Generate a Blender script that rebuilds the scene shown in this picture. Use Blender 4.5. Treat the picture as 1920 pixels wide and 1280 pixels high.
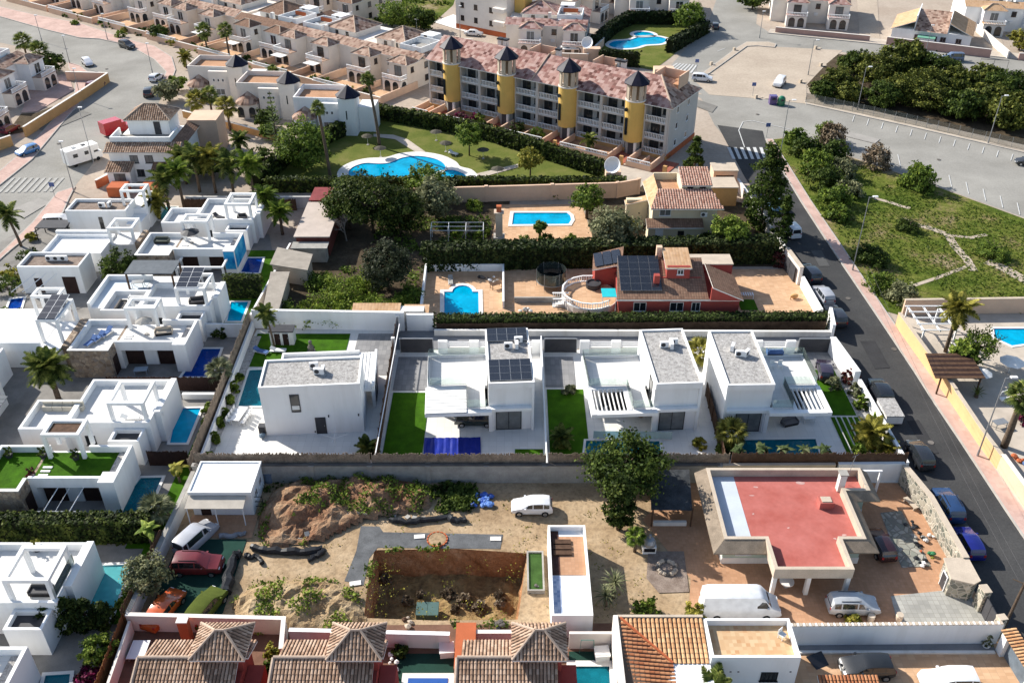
import bpy,bmesh,math,random
from mathutils import Vector,Matrix,noise
from mathutils.geometry import delaunay_2d_cdt
R=math.radians; pi=math.pi
sc=bpy.context.scene
for o in list(bpy.data.objects):bpy.data.objects.remove(o)
C=sc.collection
CAM_H,PITCH,FPX=62.9,R(33.8),1749.0
cam=bpy.data.objects.new('camera',bpy.data.cameras.new('camera')); C.objects.link(cam)
cam.location=(0,0,CAM_H); cam.rotation_euler=(pi/2-PITCH,0,0)
cam.data.sensor_width=36; cam.data.lens=FPX/1920*36; cam.data.clip_start=1; cam.data.clip_end=3000
sc.camera=cam
SUN_EL,SHADOW_AZ=R(33.0),R(-35.5)
w=bpy.data.worlds.new('World'); sc.world=w; w.use_nodes=True
nt=w.node_tree; bg=nt.nodes['Background']
sky=nt.nodes.new('ShaderNodeTexSky'); sky.sky_type='NISHITA'; sky.sun_disc=False
sky.sun_elevation=SUN_EL
sd=Vector((-math.cos(SHADOW_AZ)*math.cos(SUN_EL),-math.sin(SHADOW_AZ)*math.cos(SUN_EL),math.sin(SUN_EL)))
sky.sun_rotation=math.atan2(sd.x,sd.y)%(2*pi)
nt.links.new(sky.outputs[0],bg.inputs[0]); bg.inputs[1].default_value=0.11
sun=bpy.data.objects.new('sun',bpy.data.lights.new('sun','SUN')); C.objects.link(sun)
sun.data.energy=5.0; sun.data.angle=R(0.5); sun.data.color=(1,0.95,0.87)
sun.rotation_euler=sd.to_track_quat('Z','Y').to_euler()
sc.view_settings.view_transform='Standard'; sc.view_settings.look='None'
sc.view_settings.exposure=0.66; sc.view_settings.gamma=1.0
sc.cycles.max_bounces=6; sc.cycles.diffuse_bounces=3; sc.cycles.glossy_bounces=2
sc.cycles.transparent_max_bounces=8; sc.cycles.transmission_bounces=2; sc.cycles.caustics_reflective=False; sc.cycles.caustics_refractive=False
rnd=random.Random(7)
CP,SP=math.cos(PITCH),math.sin(PITCH)
def G(px,py,z=0.0):
 u,v=(px-960)/FPX,(640-py)/FPX
 d=Vector((u,CP+v*SP,-SP+v*CP)); t=(z-CAM_H)/d.z
 return Vector((d.x*t,d.y*t,z))
def hgt(base,py):
 v=(640-py)/FPX
 return CAM_H+base.y*(-SP+v*CP)/(CP+v*SP)
MATS={}
def nmat(name):
 m=bpy.data.materials.new(name); m.use_nodes=True; MATS[name]=m
 return m,m.node_tree,m.node_tree.nodes['Principled BSDF']
def L(t,a,b):t.links.new(a,b)
def tex(t,kind,scale,detail=3.0,vec=None,**kw):
 n=t.nodes.new('ShaderNodeTex'+kind)
 if 'Scale' in n.inputs:n.inputs['Scale'].default_value=scale
 if 'Detail' in n.inputs:n.inputs['Detail'].default_value=detail
 for k,v in kw.items():n.inputs[k].default_value=v
 if vec is not None:L(t,vec,n.inputs['Vector'])
 return n
def ramp(t,fac,stops):
 r=t.nodes.new('ShaderNodeValToRGB'); e=r.color_ramp.elements
 while len(e)<len(stops):e.new(0.5)
 for i,(p,c) in enumerate(stops):
  e[i].position=p; e[i].color=(c[0],c[1],c[2],1) if len(c)==3 else c
 L(t,fac,r.inputs[0]); return r
def coord(t,world=True):
 if world:return t.nodes.new('ShaderNodeNewGeometry').outputs['Position']
 return t.nodes.new('ShaderNodeTexCoord').outputs['Object']
def mix(t,fac,a,b,mode='MIX'):
 n=t.nodes.new('ShaderNodeMix'); n.data_type='RGBA'; n.blend_type=mode
 for sock,v in((n.inputs[0],fac),(n.inputs[6],a),(n.inputs[7],b)):
  if hasattr(v,'links'):L(t,v,sock)
  elif isinstance(v,(int,float)):sock.default_value=v
  else:sock.default_value=(v[0],v[1],v[2],1)
 return n.outputs[2]
def bump(t,bsdf,h,strength=0.3,dist=0.05):
 b=t.nodes.new('ShaderNodeBump'); b.inputs['Strength'].default_value=strength; b.inputs['Distance'].default_value=dist
 L(t,h,b.inputs['Height']); L(t,b.outputs[0],bsdf.inputs['Normal'])
def sc_(c,f):return tuple(min(1,max(0,x*f)) for x in c[:3])
def M(name,col=None,rough=0.8,var=0.15,scale=1.2,fine=0.0,bmp=0.0,metal=0.0,tint=None,spec=0.12,fscale=14):
 """plain surface: base colour broken up by large weathering and fine grain"""
 if name in MATS:return MATS[name]
 m,t,b=nmat(name); p=coord(t)
 n=tex(t,'Noise',scale,4,p,Roughness=0.6)
 r=ramp(t,n.outputs[0],[(0.3,sc_(col,1-var)),(0.7,tint if tint else sc_(col,1+var*0.5))])
 c=r.outputs[0]
 if fine:
  f=tex(t,'Noise',fscale,2,p)
  c=mix(t,1.0,c,ramp(t,f.outputs[0],[(0.3,(1-fine,)*3),(0.7,(1+0*fine,)*3)]).outputs[0],'MULTIPLY')
  if bmp:bump(t,b,f.outputs[0],bmp,0.05)
 L(t,c,b.inputs['Base Color']); b.inputs['Roughness'].default_value=rough; b.inputs['Metallic'].default_value=metal
 b.inputs['Specular IOR Level'].default_value=spec
 return m
def cells(name,cols,sx,sy,rough=0.85,wave=0.0,world=False,joint=None,jw=0.06,noise_amt=0.25,rot=0.0,bmpd=0.04):
 """small units laid in rows (roof tiles, slabs): one random tone of `cols` for each unit, optional dark joint"""
 m,t,b=nmat(name); p=coord(t,world)
 if rot:
  mp=t.nodes.new('ShaderNodeMapping'); L(t,p,mp.inputs[0]); mp.inputs['Rotation'].default_value=(0,0,rot); p=mp.outputs[0]
 mul=t.nodes.new('ShaderNodeVectorMath'); mul.operation='MULTIPLY'; L(t,p,mul.inputs[0]); mul.inputs[1].default_value=(1/sx,1/sy,0)
 fl=t.nodes.new('ShaderNodeVectorMath'); fl.operation='FLOOR'; L(t,mul.outputs[0],fl.inputs[0])
 wn=t.nodes.new('ShaderNodeTexWhiteNoise'); wn.noise_dimensions='2D'; L(t,fl.outputs[0],wn.inputs['Vector'])
 k=len(cols)
 r=ramp(t,wn.outputs['Value'],[(i/max(1,k-1),c) for i,c in enumerate(cols)])
 c=r.outputs[0]
 n=tex(t,'Noise',0.35,3,p)
 c=mix(t,noise_amt,c,ramp(t,n.outputs[0],[(0.3,sc_(cols[0],0.6)),(0.7,sc_(cols[-1],1.15))]).outputs[0])
 if joint or wave:
  fr=t.nodes.new('ShaderNodeVectorMath'); fr.operation='FRACTION'; L(t,mul.outputs[0],fr.inputs[0])
  sp=t.nodes.new('ShaderNodeSeparateXYZ'); L(t,fr.outputs[0],sp.inputs[0])
 if joint:
  def edge(s):
   a=t.nodes.new('ShaderNodeMath'); a.operation='LESS_THAN'; L(t,s,a.inputs[0]); a.inputs[1].default_value=jw; return a.outputs[0]
  mx=t.nodes.new('ShaderNodeMath'); mx.operation='MAXIMUM'; L(t,edge(sp.outputs[0]),mx.inputs[0]); L(t,edge(sp.outputs[1]),mx.inputs[1])
  c=mix(t,mx.outputs[0],c,joint)
 L(t,c,b.inputs['Base Color']); b.inputs['Roughness'].default_value=rough; b.inputs['Specular IOR Level'].default_value=0.08
 if wave:
  s=t.nodes.new('ShaderNodeMath'); s.operation='PINGPONG'; L(t,sp.outputs[0],s.inputs[0]); s.inputs[1].default_value=0.5
  bump(t,b,s.outputs[0],wave,bmpd)
 MATS[name]=m; return m
def ground_mat(name,stops,scale,rough=0.95,detail=8,second=None,s2=6.0,bmp=0.4,dist=0.08,rgh=0.65):
 m,t,b=nmat(name); p=coord(t)
 n=tex(t,'Noise',scale,detail,p,Roughness=rgh)
 c=ramp(t,n.outputs[0],stops).outputs[0]
 f=tex(t,'Noise',s2,6,p,Roughness=0.7)
 if second:c=mix(t,1.0,c,ramp(t,f.outputs[0],second).outputs[0],'MULTIPLY')
 L(t,c,b.inputs['Base Color']); b.inputs['Roughness'].default_value=rough; b.inputs['Specular IOR Level'].default_value=0.05
 if bmp:bump(t,b,f.outputs[0],bmp,dist)
 return m
def leaf_mat(name,cols,trans=0.3):
 m,t,b=nmat(name)
 g=t.nodes.new('ShaderNodeNewGeometry')
 n=tex(t,'Noise',1.1,2,g.outputs['Position'])
 nm=t.nodes.new('ShaderNodeMath'); nm.operation='MULTIPLY_ADD'; L(t,n.outputs[0],nm.inputs[0]); nm.inputs[1].default_value=1.9; nm.inputs[2].default_value=-0.72
 sb=t.nodes.new('ShaderNodeMath'); sb.operation='MULTIPLY_ADD'; L(t,g.outputs['Random Per Island'],sb.inputs[0]); sb.inputs[1].default_value=0.5; L(t,nm.outputs[0],sb.inputs[2])
 c=ramp(t,sb.outputs[0],[(i/(len(cols)-1)*0.8+0.1,x) for i,x in enumerate(cols)]).outputs[0]
 L(t,c,b.inputs['Base Color']); b.inputs['Roughness'].default_value=0.6; b.inputs['Specular IOR Level'].default_value=0.1
 tr=t.nodes.new('ShaderNodeBsdfTranslucent'); L(t,c,tr.inputs[0])
 mx=t.nodes.new('ShaderNodeMixShader'); mx.inputs[0].default_value=trans
 L(t,b.outputs[0],mx.inputs[1]); L(t,tr.outputs[0],mx.inputs[2]); L(t,mx.outputs[0],t.nodes['Material Output'].inputs[0])
 return m
def water_mat(name,tint,depth_mix=0.0,deep=(0.0,0.1,0.25),rough=0.03):
 m,t,b=nmat(name); p=coord(t)
 tp=t.nodes.new('ShaderNodeBsdfTransparent'); tp.inputs[0].default_value=(*tint,1)
 gl=t.nodes.new('ShaderNodeBsdfGlossy'); gl.inputs['Roughness'].default_value=rough
 df=t.nodes.new('ShaderNodeBsdfDiffuse'); vn=tex(t,'Noise',0.35,2,p); fn=tex(t,'Voronoi',1.6,0,p); L(t,mix(t,0.35,ramp(t,vn.outputs[0],[(0.35,sc_(deep,0.7)),(0.65,sc_(deep,1.15))]).outputs[0],ramp(t,fn.outputs[0],[(0.1,sc_(deep,1.3)),(0.6,sc_(deep,0.85))]).outputs[0]),df.inputs[0])
 m0=t.nodes.new('ShaderNodeMixShader'); m0.inputs[0].default_value=depth_mix; L(t,tp.outputs[0],m0.inputs[1]); L(t,df.outputs[0],m0.inputs[2])
 fr=t.nodes.new('ShaderNodeFresnel'); fr.inputs[0].default_value=1.18
 n=tex(t,'Noise',2.2,3,p); bu=t.nodes.new('ShaderNodeBump'); bu.inputs['Strength'].default_value=0.25; bu.inputs['Distance'].default_value=0.05
 L(t,n.outputs[0],bu.inputs['Height']); L(t,bu.outputs[0],gl.inputs['Normal']); L(t,bu.outputs[0],fr.inputs['Normal'])
 m1=t.nodes.new('ShaderNodeMixShader'); L(t,fr.outputs[0],m1.inputs[0]); L(t,m0.outputs[0],m1.inputs[1]); L(t,gl.outputs[0],m1.inputs[2])
 L(t,m1.outputs[0],t.nodes['Material Output'].inputs[0]); return m
def glass_mat(name,tint=(0.85,0.95,0.92),alpha=0.8):
 m,t,b=nmat(name)
 tp=t.nodes.new('ShaderNodeBsdfTransparent'); tp.inputs[0].default_value=(*tint,1)
 gl=t.nodes.new('ShaderNodeBsdfGlossy'); gl.inputs['Roughness'].default_value=0.02; gl.inputs[0].default_value=(0.9,1,0.97,1)
 df=t.nodes.new('ShaderNodeBsdfDiffuse'); df.inputs[0].default_value=(0.6,0.72,0.68,1)
 m0=t.nodes.new('ShaderNodeMixShader'); m0.inputs[0].default_value=1-alpha; L(t,tp.outputs[0],m0.inputs[1]); L(t,df.outputs[0],m0.inputs[2])
 fr=t.nodes.new('ShaderNodeFresnel'); fr.inputs[0].default_value=1.45
 m1=t.nodes.new('ShaderNodeMixShader'); L(t,fr.outputs[0],m1.inputs[0]); L(t,m0.outputs[0],m1.inputs[1]); L(t,gl.outputs[0],m1.inputs[2])
 L(t,m1.outputs[0],t.nodes['Material Output'].inputs[0]); return m
def plaster(name,col,streak=0.10):
 m,t,b=nmat(name); p=coord(t); mp=t.nodes.new('ShaderNodeMapping'); L(t,p,mp.inputs[0]); mp.inputs['Scale'].default_value=(0.9,0.9,0.12)
 s=tex(t,'Noise',1.0,5,mp.outputs[0],Roughness=0.65); n=tex(t,'Noise',0.45,4,p)
 c=ramp(t,n.outputs[0],[(0.3,sc_(col,0.95)),(0.7,col)]).outputs[0]
 c=mix(t,1.0,c,ramp(t,s.outputs[0],[(0.32,(1-streak,1-streak*1.05,1-streak*1.2)),(0.52,(1,1,1))]).outputs[0],'MULTIPLY')
 L(t,c,b.inputs['Base Color']); b.inputs['Roughness'].default_value=0.85; b.inputs['Specular IOR Level'].default_value=0.12; return m
W=plaster('white_render',(0.85,0.85,0.84),0.07)
WC=plaster('white_render_warm',(0.75,0.73,0.69),0.14)
CREAM=M('cream_render',(0.77,0.67,0.57),0.9,0.1,0.5,0.08)
CREAM2=M('pale_cream_render',(0.79,0.73,0.66),0.9,0.08,0.5,0.08)
PEACH=M('peach_render',(0.72,0.50,0.36),0.9,0.1,0.5,0.08)
ORANGE=M('orange_render',(0.62,0.36,0.15),0.9,0.12,0.6,0.1)
YELLOW=M('ochre_yellow_render',(0.68,0.44,0.13),0.9,0.07,0.5,0.05)
PALEYEL=M('pale_yellow_render',(0.72,0.62,0.44),0.9,0.1,0.5,0.06)
TERRA=M('terracotta_paint',(0.50,0.14,0.06),0.85,0.15,0.7,0.1)
REDW=M('red_render',(0.36,0.075,0.06),0.9,0.12,0.8,0.08)
REDPAINT=M('red_roof_paint',(0.46,0.125,0.10),0.8,0.16,0.4,0.1,tint=(0.49,0.165,0.14),fscale=2.5)
GREYPAINT=M('pale_grey_roof_paint',(0.55,0.60,0.66),0.7,0.1,0.7,0.1)
CONC=M('concrete_grey',(0.40,0.38,0.345),0.95,0.25,0.9,0.18,0.2)
CONCD=M('dark_weathered_concrete',(0.17,0.155,0.14),0.95,0.35,0.7,0.2,0.2)
SAND=M('beige_stone_slab',(0.56,0.47,0.37),0.95,0.15,0.7,0.15)
BLACKM=M('black_metal',(0.02,0.02,0.022),0.45,0.2,2.0)
DGREY=M('anthracite_metal',(0.06,0.06,0.065),0.5,0.2,1.0)
GREYM=M('grey_metal',(0.32,0.33,0.34),0.45,0.15,1.0,metal=0.5)
WMET=M('white_metal',(0.78,0.78,0.78),0.4,0.05,1.0)
DGLASS=M('dark_window_glass',(0.025,0.03,0.035),0.08,0.4,0.4,spec=0.7)
CURT=M('window_with_grey_blind',(0.16,0.17,0.17),0.25,0.3,1.0,spec=0.6)
BROWN=M('brown_timber',(0.12,0.07,0.045),0.8,0.35,2.0,0.25)
DBROWN=M('dark_brown_shutter',(0.045,0.026,0.022),0.6,0.25,2.0,0.15)
REED=M('dried_reed',(0.36,0.28,0.21),0.95,0.4,1.5,0.4,0.5,fscale=9)
RUBBER=M('tyre_rubber',(0.015,0.015,0.016),0.9,0.2,3.0)
RIM=M('alloy_rim',(0.45,0.46,0.48),0.35,0.1,3.0,metal=0.8)
TARP=M('black_plastic_sheet',(0.03,0.032,0.036),0.4,0.4,1.5)
FABRIC=M('white_fabric',(0.78,0.77,0.74),0.9,0.08,1.5)
BLUEF=M('blue_fabric',(0.10,0.17,0.36),0.9,0.15,1.5)
SOLAR=cells('solar_panel_cells',[(0.012,0.015,0.022),(0.02,0.024,0.034)],0.16,0.16,0.12,joint=(0.05,0.055,0.065),jw=0.06,noise_amt=0.1)
SOLAR.node_tree.nodes['Principled BSDF'].inputs['Specular IOR Level'].default_value=0.7
GLASS=glass_mat('clear_balustrade_glass',(0.93,0.98,0.965),0.94)
BALGL=glass_mat('blue_balustrade_glass',(0.55,0.78,0.9),0.55)
GRAVEL=ground_mat('pebble_gravel',[(0.3,(0.26,0.245,0.23)),(0.5,(0.48,0.46,0.435)),(0.75,(0.68,0.655,0.62))],3.2,second=[(0.35,(0.55,)*3),(0.6,(1,)*3)],s2=9,bmp=0.8,dist=0.1)
GRAVELB=ground_mat('brown_grit',[(0.3,(0.20,0.15,0.12)),(0.7,(0.36,0.29,0.24))],1.5,second=[(0.3,(0.6,)*3),(0.6,(1,)*3)],s2=10,bmp=0.5)
ASPH=ground_mat('new_asphalt',[(0.3,(0.052,0.052,0.053)),(0.5,(0.066,0.066,0.066)),(0.7,(0.084,0.083,0.081))],0.16,second=[(0.3,(0.75,)*3),(0.6,(1,)*3)],s2=5,bmp=0.2)
OLDASPH=ground_mat('old_grey_asphalt',[(0.28,(0.235,0.225,0.20)),(0.5,(0.30,0.288,0.26)),(0.72,(0.37,0.355,0.32))],0.09,second=[(0.3,(0.84,)*3),(0.6,(1,)*3)],s2=3,bmp=0.2)
BARE=ground_mat('pale_bare_earth',[(0.3,(0.40,0.33,0.26)),(0.7,(0.52,0.44,0.35))],0.12,second=[(0.3,(0.8,)*3),(0.6,(1,)*3)],s2=2,bmp=0.3)
DIRT=ground_mat('sandy_dirt',[(0.25,(0.26,0.175,0.10)),(0.5,(0.41,0.295,0.18)),(0.75,(0.53,0.405,0.265))],0.3,second=[(0.32,(0.62,)*3),(0.55,(1,)*3)],s2=2.2,bmp=0.5,dist=0.15)
CLAY=ground_mat('orange_clay',[(0.25,(0.26,0.115,0.05)),(0.5,(0.44,0.225,0.11)),(0.75,(0.56,0.36,0.21))],0.5,second=[(0.3,(0.6,)*3),(0.6,(1,)*3)],s2=2.5,bmp=0.9,dist=0.3)
MEADOW=ground_mat('meadow_green',[(0.30,(0.04,0.065,0.012)),(0.43,(0.085,0.12,0.018)),(0.52,(0.15,0.165,0.035)),(0.58,(0.22,0.18,0.08)),(0.66,(0.38,0.30,0.20))],0.085,second=[(0.3,(0.45,0.5,0.4)),(0.55,(1,)*3)],s2=1.3,bmp=0.8,dist=0.3,rgh=0.7)
LAWN=ground_mat('lawn_grass',[(0.3,(0.085,0.115,0.022)),(0.5,(0.135,0.155,0.035)),(0.75,(0.22,0.20,0.07))],0.25,second=[(0.3,(0.7,)*3),(0.6,(1,)*3)],s2=5,bmp=0.4)
TURF=M('artificial_turf',(0.052,0.145,0.004),0.95,0.35,0.9,0.35,0.4,fscale=18)
TURFD=M('dark_green_matting',(0.02,0.06,0.045),0.95,0.25,0.6,0.2)
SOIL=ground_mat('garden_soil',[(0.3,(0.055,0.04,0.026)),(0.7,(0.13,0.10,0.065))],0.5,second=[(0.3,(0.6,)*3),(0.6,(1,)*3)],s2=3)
EARTH=ground_mat('town_ground',[(0.3,(0.36,0.29,0.23)),(0.7,(0.46,0.39,0.32))],0.1,second=[(0.3,(0.8,)*3),(0.6,(1,)*3)],s2=1.5)
PINKPAVE=cells('pink_paving',[(0.48,0.32,0.27),(0.56,0.40,0.34)],0.4,0.4,0.9,world=True,noise_amt=0.35)
BEIGEPAVE=cells('beige_paving',[(0.46,0.40,0.33),(0.53,0.46,0.38)],0.5,0.5,0.9,world=True,noise_amt=0.35)
WHITETILE=cells('white_terrace_tile',[(0.68,0.66,0.62),(0.74,0.72,0.68)],0.8,0.8,0.6,world=True,joint=(0.5,0.49,0.46),jw=0.02,noise_amt=0.15)
GREYTILE=cells('grey_drive_tile',[(0.20,0.20,0.205),(0.30,0.295,0.29)],0.5,1.0,0.8,world=True,joint=(0.13,0.13,0.13),jw=0.03,noise_amt=0.4)
LANE=M('grey_lane_paving',(0.25,0.25,0.255),0.9,0.2,0.4,0.12)
TERRATILE=cells('terracotta_paving',[(0.42,0.23,0.13),(0.52,0.30,0.18)],0.3,0.3,0.9,world=True,joint=(0.36,0.22,0.14),jw=0.06,noise_amt=0.35)
PEACHTILE=cells('peach_paving',[(0.50,0.30,0.17),(0.64,0.42,0.26)],0.6,0.3,0.85,world=True,joint=(0.46,0.30,0.19),jw=0.05,noise_amt=0.3)
PATTILE=cells('patterned_ceramic_tile',[(0.52,0.33,0.18),(0.62,0.46,0.28),(0.50,0.28,0.14)],0.33,0.33,0.7,world=True,noise_amt=0.15)
BLUESHADE=cells('blue_shade_tile',[(0.16,0.24,0.42),(0.55,0.60,0.70)],0.25,0.25,0.5,world=True)  # white terrace tile with bluish shade put into its colour
GREYPAVE=cells('grey_stone_paving',[(0.30,0.295,0.27),(0.43,0.42,0.38)],0.45,0.45,0.9,world=True,joint=(0.24,0.23,0.2),jw=0.06,noise_amt=0.4)
POOLT=M('pale_blue_pool_lining',(0.35,0.70,0.80),0.6,0.06,1.0,0.1,fscale=3)
POOLB=M('deep_blue_pool_lining',(0.05,0.26,0.62),0.6,0.15,1.0,0.15,fscale=3)
POOLM=M('mid_blue_pool_lining',(0.06,0.42,0.78),0.6,0.1,1.0,0.15,fscale=3)
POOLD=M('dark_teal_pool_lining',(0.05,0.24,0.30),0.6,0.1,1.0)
WATER=water_mat('pool_water',(0.4,0.9,0.98),0.78,(0.0,0.42,0.68))
WATERB=water_mat('deep_blue_pool_water',(0.4,0.7,0.95),0.6,(0.004,0.07,0.42))
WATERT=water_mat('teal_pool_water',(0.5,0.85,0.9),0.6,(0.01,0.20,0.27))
WATERC=water_mat('turquoise_pool_water',(0.6,0.95,0.96),0.5,(0.16,0.62,0.64))
COPING=M('white_pool_coping',(0.74,0.72,0.68),0.8,0.06,1.0,0.06)
COVER=M('blue_pool_cover',(0.015,0.03,0.26),0.45,0.2,1.2)
ROOFPINK=cells('pink_mottled_roof_tile',[(0.12,0.07,0.05),(0.36,0.24,0.18),(0.50,0.37,0.29),(0.24,0.135,0.10)],0.55,0.6,0.9,wave=0.6,noise_amt=0.15)
ROOFAPT=cells('red_mottled_roof_tile',[(0.13,0.06,0.05),(0.42,0.25,0.21),(0.55,0.39,0.34),(0.26,0.12,0.10)],0.6,0.6,0.9,wave=0.5,noise_amt=0.15)
ROOFBRN=cells('brown_roof_tile',[(0.17,0.10,0.07),(0.30,0.19,0.13),(0.24,0.14,0.095)],0.32,0.42,0.9,wave=0.9,joint=(0.12,0.075,0.055),jw=0.12)
ROOFOCH=cells('ochre_roof_tile',[(0.46,0.27,0.14),(0.60,0.40,0.24),(0.52,0.33,0.20)],0.4,0.5,0.9,wave=0.6)
TILEV=M('barrel_tile_brown',(0.30,0.19,0.13),0.9,0.35,2.2,0.35,0.3,fscale=6,tint=(0.44,0.30,0.22))
TILEO=M('barrel_tile_orange',(0.56,0.27,0.12),0.9,0.25,2.2,0.25,0.3,fscale=6,tint=(0.66,0.42,0.22))
RIDGE=M('pale_ridge_tile',(0.52,0.40,0.31),0.9,0.2,1.5,0.2)
NAVY=M('navy_glazed_tile',(0.016,0.016,0.034),0.55,0.4,1.5,0.3,spec=0.2)
LOUV=M('white_louvre',(0.80,0.79,0.76),0.6,0.04,1.0)
def stone_mat(name,cols,scale,mortar):
 m,t,b=nmat(name); p=coord(t)
 v=tex(t,'Voronoi',scale,0,p); v2=t.nodes.new('ShaderNodeTexVoronoi'); v2.feature='DISTANCE_TO_EDGE'; v2.inputs['Scale'].default_value=scale; L(t,p,v2.inputs['Vector'])
 sp=t.nodes.new('ShaderNodeSeparateColor'); L(t,v.outputs['Color'],sp.inputs[0])
 c=ramp(t,sp.outputs[0],[(i/(len(cols)-1),x) for i,x in enumerate(cols)]).outputs[0]
 e=ramp(t,v2.outputs['Distance'],[(0.04,(0,0,0)),(0.1,(1,1,1))])
 c=mix(t,e.outputs[0],mortar,c); L(t,c,b.inputs['Base Color']); b.inputs['Roughness'].default_value=0.95
 bump(t,b,e.outputs[0],0.7,0.06); return m
STONE=stone_mat('rubble_stone_cladding',[(0.17,0.12,0.085),(0.34,0.25,0.17),(0.42,0.33,0.24),(0.23,0.19,0.16)],2.4,(0.27,0.21,0.16))
CRAZY=stone_mat('crazy_stone_wall',[(0.10,0.11,0.085),(0.22,0.21,0.17),(0.40,0.36,0.28),(0.16,0.15,0.12)],2.1,(0.50,0.45,0.37))
CRAZYP=stone_mat('crazy_stone_paving',[(0.20,0.21,0.17),(0.32,0.31,0.27),(0.40,0.38,0.32)],1.6,(0.20,0.19,0.16))
BARK=M('tree_bark',(0.13,0.095,0.07),0.95,0.3,3.0,0.3,0.5)
PBARK=M('palm_bark',(0.17,0.125,0.09),0.95,0.35,4.0,0.35,0.6)
LF_DARK=leaf_mat('leaf_dark_green',[(0.0139,0.0259,0.0064),(0.0599,0.0925,0.0181),(0.1377,0.1808,0.0348)])
LF_MID=leaf_mat('leaf_mid_green',[(0.029,0.0511,0.0087),(0.1139,0.1726,0.0282),(0.262,0.3309,0.0541)])
LF_LIGHT=leaf_mat('leaf_bright_green',[(0.0404,0.0686,0.0102),(0.1539,0.2227,0.0292),(0.3761,0.4302,0.0838)])
LF_OLIVE=leaf_mat('leaf_olive_grey',[(0.0556,0.0643,0.0315),(0.1786,0.193,0.0976),(0.388,0.3804,0.2072)])
LF_YEL=leaf_mat('leaf_yellow_green',[(0.0579,0.0643,0.0088),(0.2316,0.2297,0.0375),(0.4945,0.4227,0.0863)])
LF_PALM=leaf_mat('palm_frond',[(0.0318,0.0469,0.011),(0.124,0.1627,0.0345),(0.3567,0.3633,0.099)],0.25)
LF_PALMY=leaf_mat('palm_frond_yellowed',[(0.0609,0.0621,0.0111),(0.2438,0.2257,0.0395),(0.5,0.4449,0.106)],0.25)
LF_HEDGE=leaf_mat('hedge_leaf',[(0.0084,0.017,0.0043),(0.0442,0.067,0.0138),(0.1272,0.1499,0.0315)],0.25)
LF_PINE=leaf_mat('pine_needle',[(0.0191,0.0278,0.0062),(0.0877,0.1083,0.0206),(0.2466,0.2491,0.0509)],0.25)
LF_DRY=leaf_mat('dry_twig',[(0.09,0.065,0.04),(0.19,0.14,0.09),(0.30,0.24,0.17)],0.1)
LF_BOUG=leaf_mat('magenta_blossom',[(0.03,0.04,0.02),(0.12,0.015,0.05),(0.32,0.03,0.12)],0.2)
LF_RED=leaf_mat('red_foliage',[(0.06,0.02,0.02),(0.16,0.04,0.04),(0.06,0.07,0.03)],0.2)
def paint(name,col,rough=0.25,metal=0.0):
 if name in MATS:return MATS[name]
 m,t,b=nmat(name); n=tex(t,'Noise',1.5,3,coord(t))
 L(t,ramp(t,n.outputs[0],[(0.3,sc_(col,0.86)),(0.7,sc_(col,1.06))]).outputs[0],b.inputs['Base Color'])
 b.inputs['Roughness'].default_value=rough; b.inputs['Metallic'].default_value=metal; b.inputs['Coat Weight'].default_value=0.5; b.inputs['Coat Roughness'].default_value=0.08
 return m
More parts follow.
